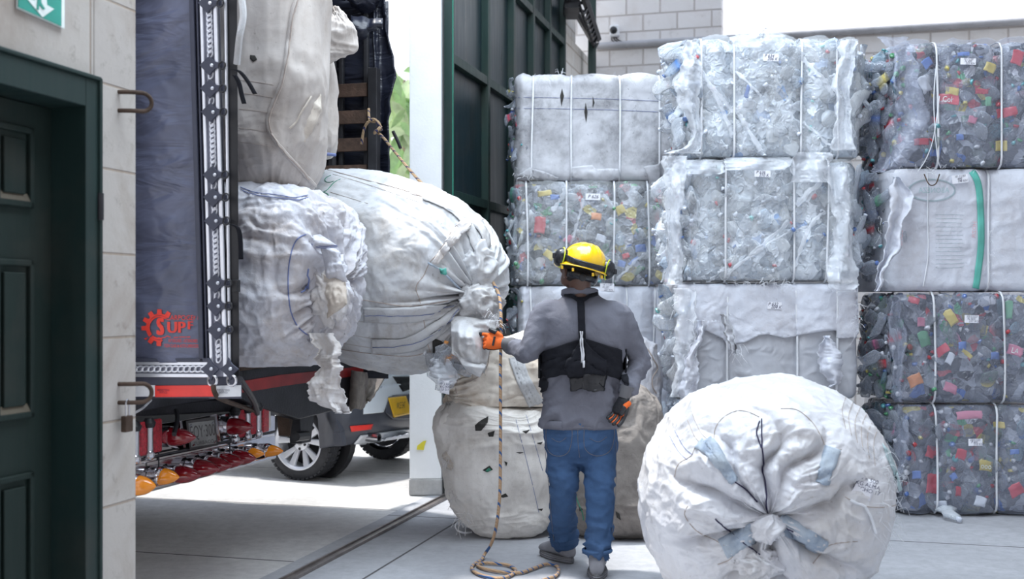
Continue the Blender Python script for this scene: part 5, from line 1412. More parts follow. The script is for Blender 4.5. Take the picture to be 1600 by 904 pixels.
W_ = [('R1', 1384, 128, 17, 20, 'lab_red', .5, None), ('R1', 1451, 98, 16, 14, 'lab_blue', -.6, None), ('R1', 1446, 132, 16, 26, 'lab_white', -.5, None), ('R1', 1487, 142, 22, 12, 'lab_yel', .1, None), ('R1', 1482, 155, 32, 16, 'lab_red', .05, 'Cola'), ('R1', 1535, 142, 20, 8, 'lab_red', .05, None),
      ('R1', 1575, 175, 30, 14, 'lab_red', -.2, None), ('R1', 1590, 90, 18, 22, 'lab_red', .3, None), ('R1', 1548, 105, 18, 14, 'lab_yel', .4, None), ('R1', 1520, 187, 14, 12, 'lab_pink', .3, None), ('R1', 1441, 221, 26, 10, 'lab_red', -.05, None), ('R1', 1463, 232, 12, 26, 'lab_blue', .1, None), ('R1', 1565, 228, 14, 16, 'lab_yel', 0, None), ('R1', 1546, 158, 10, 14, 'lab_green', 0, None), ('R1', 1506, 84, 20, 6, 'lab_blue', -.1, None), ('R1', 1380, 186, 16, 10, 'lab_blue', 0, None), ('R1', 1374, 204, 10, 10, 'lab_red', 0, None), ('R1', 1500, 214, 12, 10, 'lab_blue', 0, None),
      ('R3', 1379, 582, 18, 20, 'lab_red', .1, None), ('R3', 1428, 468, 20, 12, 'lab_red', .3, None), ('R3', 1446, 530, 18, 24, 'lab_green', -.3, None), ('R3', 1470, 548, 26, 14, 'lab_red', -.6, None), ('R3', 1484, 560, 12, 18, 'lab_white', .5, None), ('R3', 1486, 496, 16, 26, 'lab_yel', -.6, None), ('R3', 1585, 548, 26, 16, 'lab_pink', .3, 'LA'), ('R3', 1576, 484, 12, 28, 'lab_green', 0, None), ('R3', 1430, 594, 24, 18, 'lab_or', -.4, None), ('R3', 1485, 607, 22, 14, 'lab_pink', .4, None), ('R3', 1512, 552, 18, 6, 'lab_yel', .7, None), ('R3', 1557, 556, 14, 12, 'lab_blue', 0, None), ('R3', 1440, 503, 14, 14, 'lab_pink', 0, None), ('R3', 1505, 540, 12, 12, 'lab_blue', 0, None), ('R3', 1374, 480, 10, 14, 'lab_red', 0, None),
      ('R4', 1502, 710, 16, 16, 'lab_red', .3, None), ('R4', 1542, 728, 22, 16, 'lab_yel', .1, 'ooo'), ('R4', 1515, 648, 40, 14, 'lab_pink', -.05, None), ('R4', 1588, 766, 22, 20, 'lab_red', -.5, None), ('R4', 1533, 784, 18, 16, 'lab_white', .3, None), ('R4', 1498, 768, 8, 14, 'lab_red', 0, None), ('R4', 1457, 756, 14, 30, 'lab_red', .1, None), ('R4', 1432, 742, 16, 12, 'lab_blue', 0, None), ('R4', 1490, 745, 12, 10, 'lab_blue', -.5, None), ('R4', 1585, 706, 16, 8, 'lab_blue', 0, None), ('R4', 1562, 664, 16, 10, 'lab_yel', 0, None), ('R4', 1456, 706, 14, 18, 'lab_red', .3, None), ('R4', 1470, 790, 18, 14, 'lab_white', 0, None),
      ('A2', 842, 352, 18, 26, 'lab_red', .1, None), ('A2', 932, 338, 16, 12, 'lab_or', .1, None), ('A2', 850, 302, 24, 10, 'lab_yel', -.1, None), ('A2', 868, 308, 16, 8, 'lab_blue', 0, None), ('A2', 968, 328, 16, 14, 'lab_yel', -.5, None), ('A2', 1002, 388, 18, 12, 'lab_blue', -.1, None), ('A2', 977, 400, 12, 8, 'lab_red', -.3, None), ('A2', 858, 398, 18, 12, 'lab_yel', .6, None), ('A2', 970, 412, 14, 10, 'lab_blue', .2, None), ('A2', 940, 372, 16, 10, 'lab_white', .3, None), ('A2', 990, 408, 20, 5, 'lab_blue', -.6, None), ('A2', 888, 374, 10, 12, 'lab_pink', .6, None),
      ('M1', 1167, 143, 6, 20, 'lab_blue', .3, None)]
for k, x, y, w, h, mt_, r_, wd_ in W_:
    tt_, bv = BALES[k][:2]; wrapper(tt_, bv, x, y, w, h, M[mt_], r_, wd_)
# crushed bottle lying on the floor
rnd = random.Random(5)
b_ = P(1487, 803, 7.5)
V, Fc, Cc = bottles(1, rnd, lambda: (Vector((b_.x, 7.48, .04)), (0, -.3, 1)), [(.7, .75, .8)], [(.7, .75, .8)], [(.7, .75, .85)], plab=0, lscale=.9)
tag(meshobj('crushed_bottle', V, Fc, M['pet'], None, True, cols=Cc), 'crushed clear bottle lying on the floor before the right stack', 'bottle')
# ------------------------------------------------------------------ sacks
def sack_grid(A, B, ra, rb, side, e=.6, sq=2.3, nu=260, nv=170, seed=1, lump=.04, wr=.02, pleat=(.0, .05), pw=.35, pk=26, lobes=None, inner=0, floor=None, taper=(1, 1), flat=None, wsc=(4, 4, 9), bend=None, twist=0, pow1=1.0, scurve=None, fine=.005):
    """closed cloth sack from A to B. ra along 'side', rb along the third axis."""
    A = np.array(A, float); B = np.array(B, float); ax = B-A; L = np.linalg.norm(ax); az = ax/L
    s = np.array(side, float); s = s-az*np.dot(s, az); s /= np.linalg.norm(s); t = np.cross(az, s)
    ph = np.linspace(0, PI, nv); cs = np.cos(ph); sn = np.sin(ph)
    v = .5-.5*np.sign(cs)*np.abs(cs)**e; r = np.maximum(sn, 1e-4)**e
    u = np.linspace(0, 2*PI, nu, endpoint=False)
    cu = np.sign(np.cos(u))*np.abs(np.cos(u))**(2/sq); su = np.sign(np.sin(u))*np.abs(np.sin(u))**(2/sq)
    tp = taper[0]+(taper[1]-taper[0])*v**pow1
    if scurve is not None: tp = tp*np.interp(v, scurve[0], scurve[1])
    Rr = r*tp
    C0 = A[None, :]+az[None, :]*(v*L)[:, None]
    if bend is not None: C0 = C0+np.array(bend)[None, :]*(np.sin(PI*v)[:, None])
    G = C0[:, None, :]+(Rr[:, None]*cu[None, :])[..., None]*s*ra+(Rr[:, None]*su[None, :])[..., None]*t*rb
    N = gnormals(G); 
    ctr = G-C0[:, None, :]; sg = np.sign((N*ctr).sum(2).mean()); N *= sg
    d = fbm(G*2.3, seed, 3)*lump*1.6
    Q = G@np.stack([s, t, az]).T
    qs = np.stack([Q[..., 0]*wsc[0], Q[..., 1]*wsc[1], Q[..., 2]*wsc[2]], -1)
    qs = qs+fbm(G*2.1, seed+3, 2)[..., None]*1.3
    d += (ridge(qs, seed+1, 3)-.35)*wr
    d += (ridge(G*16+fbm(G*5, seed+2, 2)[..., None]*2, seed+7, 2)-.4)*fine
    # pleats toward the two ends
    for end, amp in ((0, pleat[0]), (1, pleat[1])):
        if amp <= 0: continue
        vv = v if end == 0 else 1-v; rr_ = Rr/max(Rr.max(), 1e-6)
        half = (v < .5) if end == 0 else (v > .5)
        w_ = np.where(half, np.exp(-(rr_/pw)**2)+.35*np.exp(-(rr_/(pw*2.2))**2), 0)*np.clip(rr_*6, 0, 1)
        wob = fbm(np.stack([np.cos(u)[None, :]*2+v[:, None]*0, np.sin(u)[None, :]*2+v[:, None]*0, (v*4)[:, None]+u[None, :]*0], -1), seed+11, 2)
        pl = np.abs(np.sin(pk/2*u[None, :]+wob*7+v[:, None]*5+twist))
        pl2 = np.abs(np.sin(pk*1.3*u[None, :]+wob*11))
        d += w_[:, None]*amp*((pl*.75+pl2*.35)-.55)
    if lobes:
        (la, lr) = lobes; rr_ = Rr/max(Rr.max(), 1e-6)
        dr_l = np.full((nv, nu), 1.0)
        for a0, wd_, dp in la:
            w2 = fbm(np.stack([rr_*3, rr_*0+a0, rr_*0], -1), seed+21, 2)*.35
            da = np.angle(np.exp(1j*(u[None, :]-a0-w2[:, None])))*np.maximum(rr_[:, None], .05)
            dr_l = dr_l*(1-dp*np.exp(-np.abs(da/wd_)**1.3))
        wl = np.where(v > .5, 1/(1+np.exp((rr_-lr)/.05)), 0)
        d += wl[:, None]*((dr_l-1)*.085+.02*(dr_l))
        d += wl[:, None]*(ridge(G*np.array([8, 8, 11])+fbm(G*4, seed+31, 2)[..., None]*2.5, seed+30, 3)-.35)*inner
    G = G+N*d[..., None]
    if flat is not None:
        for (pt, nrm) in flat:      # squash against planes
            pt = np.array(pt); nrm = np.array(nrm, float); nrm /= np.linalg.norm(nrm)
            h = (G-pt)@nrm; pen = np.minimum(h, 0)
            G = G-nrm*(pen*.96)[..., None]
    if floor is not None:
        z = G[..., 2]; low = z < floor+.05
        G[..., 2] = np.where(z < floor, floor+.0006+(z-floor)*0, z)
    return G
def sack_obj(name, G, mat, parent=None):
    nv, nu = G.shape[:2]
    return meshobj(name, G.reshape(-1, 3), gridf(nu, nv, True)+[tuple(range(nu))[::-1], tuple(range((nv-1)*nu, nv*nu))], mat, parent, True, recalc=True)
def tuft(name, c, axis, r, L, mat, parent, seed=1, k=9, nu=90, nv=26, flare=1.0, amp=.35):
    """gathered neck of a sack: ruffled flaring tube"""
    c = np.array(c); ax = np.array(axis, float); ax /= np.linalg.norm(ax); s = np.cross(ax, [0, 0, 1.0]); s /= np.linalg.norm(s); t = np.cross(ax, s)
    rn = random.Random(seed); p0 = rn.uniform(0, 6)
    G = np.zeros((nv, nu, 3)); u = np.linspace(0, 2*PI, nu, endpoint=False)
    for j in range(nv):
        v = j/(nv-1); rad = r*(.35+.65*flare*v**.8)
        ru = 1+amp*(v+.15)*np.sin(k*u+p0+2*v)+.5*amp*v*np.sin(2.3*k*u+1.7*p0)
        le = L*v*(1+.25*np.sin(3*u+p0)*v)
        G[j] = c+ax*le[:, None]+(s*np.cos(u)[:, None]+t*np.sin(u)[:, None])*(rad*ru)[:, None]
    G = G+(fbm(G*18, seed, 3)*.02)[..., None]*ax
    o = meshobj(name, G.reshape(-1, 3), gridf(nu, nv, True), mat, parent, True)
    md = o.modifiers.new('s', 'SOLIDIFY'); md.thickness = .003; md.offset = 0
    return o
def crumple(name, c, r3, mat, parent, seed=1, amp=.35, sc=14, nu=90, nv=60):
    u = np.linspace(0, 2*PI, nu, endpoint=False); th = np.linspace(.02, PI-.02, nv)
    D = np.stack([np.sin(th)[:, None]*np.cos(u)[None, :], np.sin(th)[:, None]*np.sin(u)[None, :], (np.cos(th)[:, None]+0*u[None, :])], -1)
    G = D*np.array(r3); cc = np.array(c)
    k = 1+(ridge((G+cc)*sc+fbm((G+cc)*8, seed, 2)[..., None]*2, seed+2, 3)-.45)*amp*2+fbm((G+cc)*7, seed+5, 2)*amp
    G = cc+G*k[..., None]
    return meshobj(name, G.reshape(-1, 3), gridf(nu, nv, True)+[tuple(range(nu)), tuple(range((nv-1)*nu, nv*nu))], mat, parent, True, recalc=True)
def quadgrid(a, b, c_, d_, n=26, sag=.0, nrm=(0, -1, 0), amp=.02, sc=10, seed=1):
    G = np.zeros((n, n, 3)); a, b, c_, d_ = [np.array(x) for x in (a, b, c_, d_)]
    for j in range(n):
        for i in range(n):
            u, v = i/(n-1), j/(n-1); G[j, i] = (a*(1-u)+b*u)*(1-v)+(d_*(1-u)+c_*u)*v+np.array(nrm)*sag*math.sin(PI*u)*math.sin(PI*v)
    return G+((ridge(G*sc, seed, 3)-.4)*amp)[..., None]*np.array(nrm)
def cord(name, bv, pts, r, mat, parent, off=None):
    p = lay_tube(bv, pts, r, off)
    if len(p) < 2: return None
    m = MB(); m.tube(p, r, 7); return m.build(name, mat, parent, smooth=True)

# --- round white sack in front, right
c = P(1219, 768, 5.38); A = Vector((c.x+.04, c.y+.56, c.z+.06)); B = Vector((P(1204, 812, 4.88)))
zc_ = .535
A = Vector((c.x+.03, 5.98, .56)); Bp = P(1203, 808, 4.90)
s1 = thing('round_sack', 'huge round white sack tied with dark cord, on the floor at right front', 'sack', (c.x, 5.4, 0))
G = sack_grid(A, Bp, .575, .535, (1, 0, 0), e=.72, sq=2.15, nu=420, nv=260, seed=5, lump=.03, wr=.040, pleat=(.03, .07), pw=.16, pk=9, lobes=([(-1.45, .045, .9), (-.62, .04, .8), (.35, .05, .9), (1.15, .04, .7), (1.62, .035, .9), (2.2, .035, .6), (2.75, .05, .95), (3.5, .04, .8), (4.2, .04, .8)], .70), inner=.040, wsc=(3.2, 3.2, 5), floor=.003, fine=.007)
# sag: keep the bottom on the floor
G[..., 2] -= 0.0
G[..., 2] = np.maximum(G[..., 2]-.01, .003)
sb = sack_obj('sack_cloth', G, M['sack_ball'], s1); bv = bvh_of(sb); bS1 = bv
crumple('gathered_neck', P(1200, 826, 4.93), (.06, .05, .05), M['sack_ball'], s1, 3)
crumple('gathered_neck', P(1190, 880, 4.95), (.10, .07, .06), M['sack_ball'], s1, 4)
cord('tie_cord', bv, [(1190, 655), (1191, 700), (1194, 750), (1200, 800), (1206, 845)], .0032, M['navycord'], s1, .004)
cord('tie_cord', bv, [(1187, 658), (1182, 675), (1186, 690), (1190, 700)], .003, M['navycord'], s1, .004)
cord('tie_cord', bv, [(1146, 752), (1165, 765), (1184, 786)], .003, M['navycord'], s1, .003)
cord('tie_cord', bv, [(1118, 810), (1150, 838), (1195, 872)], .0032, M['navycord'], s1, .004)
cord('tie_cord', bv, [(1205, 812), (1216, 818), (1240, 830)], .003, M['navycord'], s1, .004)
for pts, w in (([(1092, 692), (1115, 712), (1146, 752)], .05), ([(1106, 686), (1124, 712), (1147, 754)], .04), ([(1302, 700), (1292, 730), (1284, 756)], .07), ([(1130, 858), (1165, 838), (1205, 818)], .09), ([(1216, 816), (1250, 834), (1290, 856)], .085)):
    ribbon_obj('lifting_band', bv, pts, w, M['bandblue'], s1, off=.006, taper=lambda t: 1-.25*t)
for pts in ([(1054, 745), (1060, 725), (1080, 712), (1088, 698), (1112, 690), (1118, 668), (1130, 652), (1150, 642), (1168, 643), (1188, 652)],
            [(1220, 638), (1245, 640), (1268, 658), (1282, 680), (1292, 698), (1315, 702)], [(1075, 790), (1070, 805), (1090, 830), (1120, 845), (1145, 862), (1140, 874), (1120, 882)],
            [(1270, 880), (1285, 862), (1300, 850), (1340, 845)], [(1320, 776), (1350, 790), (1385, 792), (1410, 785)]):
    cord('seam', bv, pts, .0018, M['seam'], s1, .001)
for dx in range(6):
    cord('thread_line', bv, [(1325+dx*12, 612+dx*7), (1316+dx*10, 640+dx*9), (1322+dx*9, 672+dx*11)], .0012, M['seam'], s1, .001)
for dx in (0, 8):
    cord('thread_line', bv, [(1046+dx, 680-dx), (1060+dx, 705-dx), (1074+dx, 718-dx)], .0012, M['bluethread'], s1, .001)
    cord('thread_line', bv, [(1072+dx, 650-dx), (1086+dx, 682-dx), (1100+dx, 696-dx)], .0012, M['seam'], s1, .001)
cord('loose_tape', bv, [(1328, 782), (1348, 790), (1360, 812), (1366, 834)], .006, M['strap'], s1, .01)
h = hit(bv, 1352, 762, .02)
if h:
    yt_ = h[0].y-.015; o = sheet('sewn_tag', quadgrid(P(1344, 744, yt_+.01), P(1371, 752, yt_+.02), P(1359, 783, yt_-.01), P(1329, 770, yt_-.02), 8, .006, amp=.004), M['card'], s1, .002)
    r_ = Vector((.93, -.2, -.26)).normalized(); u_ = Vector((.3, 0, .95)).normalized(); u_ = (u_-r_*u_.dot(r_)).normalized()
    text_obj('tag_print', '= = 500\nKG ALMA\nHECHO 17', M['ink'], o, h[0]+Vector((-.005, -.030, 0)), r_, u_, .024)
rnd = random.Random(3); m = MB()
for k in range(60):
    x = rnd.choice((1372, 1390, 1402)); y = rnd.uniform(710, 840)
    hh = hit(bv, x+rnd.uniform(-12, 8), y, 0)
    if hh:
        p, n = hh; q = p+n*.03+Vector((rnd.uniform(-.02, .03), 0, rnd.uniform(-.03, .02))); m.tube(spline([p, q, q+Vector((rnd.uniform(-.02, .04), 0, -.04))], 3), .0009, 3)
for (x0_, y0_) in ((1366, 712), (1392, 740)):
    for k in range(40):
        hh = hit(bv, x0_+rnd.uniform(-14, 14), y0_+rnd.uniform(-8, 8), 0)
        if hh:
            p, n = hh; q = p+n*.012+Vector((rnd.uniform(-.04, -.01), 0, rnd.uniform(-.01, .03))); m.tube([p, q], .0008, 3)
o = m.build('frayed_threads', M['strap'], s1); o['kind'] = 'stuff'
patch_obj('ink_smudge', bv, [(1378, 692), (1390, 705), (1402, 735), (1410, 765), (1405, 768), (1394, 735), (1384, 712)], M['greenprint'], s1, .002, 5, .001)

# --- big sack being pulled off the truck
s2 = thing('long_white_sack', 'largest white woven sack sliding off the truck deck, tied end toward the worker', 'sack', P(610, 590, 6.9))
A = P(425, 385, 7.75); Bb = P(731, 457, 6.45)
G = sack_grid(A, Bb, .575, .555, (0, .4, 1), e=.45, sq=2.2, nu=380, nv=260, seed=12, lump=.028, wr=.018, pleat=(0, .10), pw=.38, pk=11, wsc=(4, 4, 2.2), taper=(.93, .97), scurve=([0, .25, .5, .75, .9, 1], [.98, 1, 1.05, 1.04, .93, .86]), fine=.008)
sb = sack_obj('sack_cloth', G, M['sack_big'], s2); bv = bvh_of(sb); bS2 = bv
crumple('gathered_neck', P(748, 470, 6.40), (.12, .10, .10), M['sack_big'], s2, 8, .28, 8)
crumple('gathered_neck', P(745, 415, 6.44), (.10, .09, .13), M['sack_big'], s2, 9, .28, 8)
cord('tie_cord', bv, [(668, 410), (690, 423), (715, 445), (740, 462), (757, 474)], .006, M['bandblue'], s2, .012)
patch_obj('cord_knot', bv, [(686, 420), (694, 420), (697, 426), (688, 427)], M['green_band'], s2, .02, 3, .01)
for pts in ([(755, 342), (740, 348), (722, 345), (708, 358), (695, 378), (682, 398), (671, 410), (662, 430), (650, 448), (656, 470), (662, 500), (668, 535), (676, 560)],
            [(500, 262), (560, 278), (640, 300), (700, 325), (738, 348)], [(535, 462), (590, 472), (640, 478), (700, 470)],
            [(530, 545), (580, 552), (640, 556), (672, 548)], [(640, 302), (690, 318), (730, 345)]):
    cord('seam', bv, pts, .0024, M['seam'], s2, .001)
for pts in ([(520, 272), (580, 290), (660, 318)], [(516, 300), (575, 318)], [(530, 500), (600, 505)], [(532, 520), (590, 530)], [(536, 536), (590, 545)]):
    cord('thread_line', bv, pts, .0011, M['seam'], s2, .001)
for pts, w in (([(569, 486), (620, 487), (665, 484), (718, 476)], .042), ([(569, 496), (620, 498), (668, 494), (720, 480)], .042), ([(581, 534), (635, 532), (680, 510), (720, 482)], .042), ([(581, 545), (640, 542), (690, 516), (722, 484)], .042),
               ([(662, 306), (700, 322), (728, 348), (744, 385), (752, 405)], .05), ([(700, 322), (732, 340), (756, 366), (757, 395)], .045)):
    ribbon_obj('lifting_band', bv, pts, w, M['bandwhite'], s2, off=.010)
for pts in ([(571, 491), (620, 492), (668, 489), (715, 478)], [(583, 540), (638, 537), (685, 513), (718, 484)]):
    cord('blue_stitch', bv, pts, .0018, M['bluethread'], s2, .013)
patch_obj('collar_flap', bv, [(736, 350), (722, 345), (708, 358), (694, 380), (682, 398), (674, 410), (682, 414), (700, 392), (716, 372), (730, 360)], M['seamwhite'], s2, .02, 4, .006, .01)
patch_obj('tear', bv, [(676, 528), (690, 532), (706, 548), (716, 560), (722, 572), (705, 580), (690, 584), (682, 572), (676, 552)], M['hole'], s2, .006, 4, .002)
# clear film bulging out of the tear and hanging corner of cloth
rnd = random.Random(9)
V, Fc, Cc = bottles(9, rnd, lambda: (P(700+rnd.uniform(-16, 20), 572+rnd.uniform(-14, 12), 6.38), (0, -1, -.4)), [(.5, .53, .58)], [(.75, .32, .08)], [(.75, .32, .08), (.6, .62, .66)], plab=.1, lscale=.8)
o = meshobj('spilling_bottles', V, Fc, M['pet'], s2, False, cols=Cc); o['kind'] = 'stuff'
drape_sheet('torn_film', [(678, 700, 560, 6.36), (676, 712, 575, 6.34), (682, 716, 590, 6.33), (688, 708, 600, 6.33)], M['filmmilky'], s2, .05, 12, 31, nu=12)
sheet('hanging_corner', quadgrid(P(704, 492, 6.36), P(776, 500, 6.33), P(757, 584, 6.24), P(706, 552, 6.28), 40, .10, amp=.07, sc=6, seed=4), M['sack_big'], s2, .003)
sheet('hanging_corner', quadgrid(P(708, 548, 6.26), P(760, 570, 6.22), P(750, 589, 6.22), P(730, 580, 6.24), 20, .03, amp=.05, sc=6, seed=5), M['sack_big'], s2, .003)
cord('seam', bv, [(700, 560), (712, 540), (725, 520), (740, 505)], .002, M['seam'], s2, .03)
threads(s2, None, [(772, 492, 5, 10, 6.25), (778, 508, 4, 6, 6.25)], 14, M['strap'], 12, .06)
tg = quadgrid(P(688, 594, 6.33), P(703, 594, 6.33), P(702, 616, 6.34), P(687, 613, 6.34), 5, amp=.001)
o = sheet('sewn_tag', tg, M['card'], s2, .002)
text_obj('tag_print', 'PP 2 000\nKG 800\nSF 5:1', M['ink'], o, P(695.5, 604, 6.32), (1, 0, 0), (0, 0, 1), .017)
# green handwriting
for pts in ([(517, 274), (509, 278), (508, 283), (514, 285), (522, 283)], [(532, 280), (522, 285), (511, 297), (506, 299)], [(507, 270), (502, 272)], [(501, 305), (497, 311), (494, 317)], [(494, 303), (503, 300), (512, 303), (514, 309), (510, 316), (504, 318)]):
    cord('handwriting', bv, pts, .0028, M['greenink'], s2, .0005)
h = hit(bv, 518, 320, .001)
if h: m = MB(); m.ball(h[0], .005); m.build('handwriting', M['greenink'], s2)

# --- lower left sack on the deck with torn tied end
s3 = thing('creased_sack', 'creased bluish white sack on the truck deck with torn tied end', 'sack', P(450, 563, 5.85))
A = P(280, 425, 6.05); Bb = P(522, 440, 5.72)
G = sack_grid(A, Bb, .46, .44, (0, .1, 1), e=.42, sq=2.7, nu=300, nv=200, seed=22, lump=.035, wr=.045, pleat=(0, .09), pw=.5, pk=11, wsc=(5, 5, 3), taper=(1, .96), fine=.013, flat=[((0, 0, DZ+.012), (0, 0, 1))])
sb = sack_obj('sack_cloth', G, M['sack_bluish'], s3); bv = bvh_of(sb); bS3 = bv
crumple('gathered_neck', P(514, 462, 5.55), (.075, .07, .13), M['seamwhite'], s3, 12, .25, 9)
crumple('torn_collar', P(500, 455, 5.62), (.14, .10, .24), M['sack_bluish'], s3, 13, .22, 6, 120, 90)
cord('blue_seam', bv, [(478, 366), (466, 372), (458, 385), (452, 410), (450, 445), (453, 480), (462, 505), (476, 520), (490, 526)], .003, M['bluethread'], s3, .002)
for dy in (0, 4):
    cord('blue_seam', bv, [(376, 293+dy), (395, 300+dy), (415, 303+dy), (440, 306+dy), (462, 309+dy), (480, 305+dy)], .0022, M['bluethread'], s3, .004)
    m = MB(); m.tube(spline([P(486, 381+dy*.6, 5.48), P(505, 385+dy*.6, 5.46), P(527, 383+dy*.6, 5.45)], 6), .002, 5); m.build('blue_seam', M['bluethread'], s3, smooth=True)
sheet('folded_flap', quadgrid(P(468, 372, 5.54), P(500, 366, 5.5), P(528, 384, 5.46), P(484, 390, 5.5), 24, .03, amp=.03, seed=7), M['sack_bluish'], s3, .003)
sheet('torn_cloth', quadgrid(P(505, 428, 5.5), P(540, 440, 5.48), P(543, 475, 5.46), P(512, 497, 5.48), 24, .05, amp=.05, seed=8), M['sack_cream'], s3, .003)
sheet('torn_cloth', quadgrid(P(500, 380, 5.5), P(530, 392, 5.5), P(543, 440, 5.48), P(512, 440, 5.5), 24, .03, amp=.05, seed=18), M['sack_bluish'], s3, .003)
rows = [(486, 520, 520, 5.50), (492, 528, 545, 5.48), (496, 530, 560, 5.47), (500, 530, 575, 5.46), (490, 536, 600, 5.46), (488, 543, 620, 5.46), (512, 548, 638, 5.46), (524, 545, 645, 5.46)]
drape_sheet('hanging_rag', rows, M['seamwhite'], s3, .05, 9, 33, nu=24)
cord('loose_tape', bv, [(476, 420), (478, 440), (475, 455), (468, 462)], .004, M['bluethread'], s3, .02)

# --- tall sack standing on it
s4 = thing('tall_sack', 'tall beige sack with twisted seam standing on the creased sack in the truck', 'sack', P(430, 302, 5.95))
A = P(425, 300, 5.95); Bb = P(425, -190, 5.95)
G = sack_grid(A, Bb, .27, .36, (1, 0, 0), e=.40, sq=2.6, nu=240, nv=260, seed=32, lump=.05, wr=.028, pleat=(.03, 0), pk=12, pw=.5, wsc=(4, 4, 2.5), fine=.004, scurve=([0, .15, .3, .6, 1], [.92, 1.0, 1.0, .96, .9]))
sb = sack_obj('sack_cloth', G, M['sack_tall'], s4); bv = bvh_of(sb); bS4 = bv
cord('twisted_seam', bv, [(466, -20), (456, 20), (450, 60), (446, 100), (438, 135), (425, 165), (418, 190), (424, 212), (440, 232), (460, 255), (478, 275), (492, 290)], .010, M['sack_tall'], s4, .008)
cord('seam_stitch', bv, [(468, -20), (458, 20), (452, 60), (448, 100), (440, 135), (427, 165), (420, 190), (426, 214), (442, 236), (462, 258), (480, 279)], .003, M['seam'], s4, .02)
patch_obj('hole', bv, [(391, 86), (399, 87), (402, 93), (396, 97), (391, 92)], M['hole'], s4, .003, 3, .002)
for y_ in (125, 145, 170, 200, 222): cord('thread_line', bv, [(374, y_), (400, y_+3), (430, y_+8)], .001, M['seam'], s4, .001)
G2 = sack_grid(P(455, 232, 5.72), P(497, 140, 5.78), .05, .025, (1, 0, 0), e=.8, nu=60, nv=40, seed=3, lump=.02, wr=.02); sack_obj('knotted_corner', G2, M['sack_cream'], s4)
cord('seam_stitch', bv, [(484, 150), (472, 170), (462, 190), (450, 202)], .005, M['sack_cream'], s4, .01)

# --- small sack behind with a hood
s5 = thing('narrow_sack', 'narrow pale sack with blue hem standing behind the tall beige sack', 'sack', P(508, 243, 6.75))
A = P(508, 240, 6.8); Bb = P(496, 20, 6.8)
G = sack_grid(A, Bb, .085, .12, (1, 0, 0), e=.45, nu=120, nv=140, seed=42, lump=.03, wr=.03, wsc=(8, 8, 3), scurve=([0, .3, .6, .8, 1], [.95, 1, .95, .8, 1]))
sb = sack_obj('sack_cloth', G, M['sack_tall'], s5)
m = MB(); m.tube(spline([P(499, 236, 6.68), P(508, 240, 6.64), P(524, 242, 6.68)], 6), .010, 8); m.build('blue_hem', M['bluethread'], s5, smooth=True)
G = sack_grid(P(502, 100, 6.62), P(520, 10, 6.62), .125, .06, (1, 0, .35), e=.75, sq=2.0, nu=140, nv=90, seed=44, lump=.04, wr=.035, wsc=(7, 7, 7), scurve=([0, .3, .7, 1], [.8, 1.05, .95, .4]), bend=(.06, 0, -.02))
sack_obj('open_hood', G, M['sack_tall'], s5)
m = MB(); m.tube(spline([P(500, 36, 6.52), P(505, 42, 6.5), P(510, 45, 6.5)], 4), .005, 6); m.tube(spline([P(497, 62, 6.52), P(503, 78, 6.5), P(504, 88, 6.5)], 4), .005, 6); m.build('blue_stitch', M['bluethread'], s5, smooth=True)
cord('seam', bvh_of(sb), [(502, 115), (506, 150), (503, 180), (507, 220)], .006, M['sack_cream'], s5, .006)

# --- sacks on the floor behind the worker
s6 = thing('grubby_sack', 'grubby cream sack with torn holes standing on the floor left of the worker', 'sack', (P(790, 830, 7.0).x, 7.1, 0))
cx6 = P(782, 740, 7.1)
G = sack_grid((cx6.x+.02, 7.12, .004), (cx6.x, 7.12, .80), .355, .36, (1, 0, 0), e=.34, sq=2.5, nu=320, nv=200, seed=52, lump=.05, wr=.034, wsc=(3, 3, 7), pleat=(.0, .02), floor=.004, taper=(.88, 1.02), fine=.006, scurve=([0, .1, .5, .8, 1], [.98, 1, 1.02, 1.07, .98]))
sb = sack_obj('sack_cloth', G, M['sack_grubby'], s6); bv = bvh_of(sb); bS6 = bv
for pts in (((742, 664), (752, 656), (763, 650), (762, 660), (752, 672), (743, 672)), ((762, 676), (773, 672), (771, 682), (764, 682)), ((788, 720), (793, 722), (791, 728)), ((754, 734), (765, 727), (770, 733), (760, 737)), ((780, 775), (790, 770), (794, 775), (786, 777)), ((816, 674), (828, 671), (822, 677)), ((838, 692), (848, 690), (845, 694)), ((806, 706), (818, 706), (812, 708)), ((840, 795), (848, 794), (846, 798))):
    patch_obj('torn_hole', bv, list(pts), M['hole'], s6, .003, 3, .002)
patch_obj('green_scrap', bv, [(758, 735), (764, 730), (768, 734), (762, 737)], M['greenink'], s6, .006, 3, .002)
cord('thread_line', bv, [(806, 655), (815, 690), (828, 740), (842, 800)], .0014, M['bluethread'], s6, .001)
cord('thread_line', bv, [(822, 648), (835, 690), (848, 735)], .0014, M['bluethread'], s6, .001)
rnd = random.Random(8)
G2 = sack_grid(P(712, 690, 6.95), P(702, 640, 6.95), .07, .09, (1, 0, 0), e=.7, nu=80, nv=50, seed=9, lump=.05, wr=.04, wsc=(7, 7, 7)); sack_obj('bunched_corner', G2, M['sack_grubby'], s6)
m = MB(); m.tube(spline([P(706, 690, 6.9), P(700, 712, 6.88), P(708, 730, 6.88), P(714, 752, 6.9), P(712, 768, 6.92)], 6), [.028+.010*math.sin(i*1.3) for i in range(25)], 10); m.build('tied_tassel', M['sack_cream'], s6, smooth=True)
threads(s6, None, [(700, 715, 6, 14, 6.86), (712, 762, 8, 10, 6.88), (722, 810, 6, 8, 6.8)], 30, M['seamwhite'], 15, .08)
m = MB(); m.torus(P(693, 650, 6.95), (0.3, 1, 0), .035, .007, 16, 6); m.build('loop_handle', M['bandwhite'], s6, smooth=True)

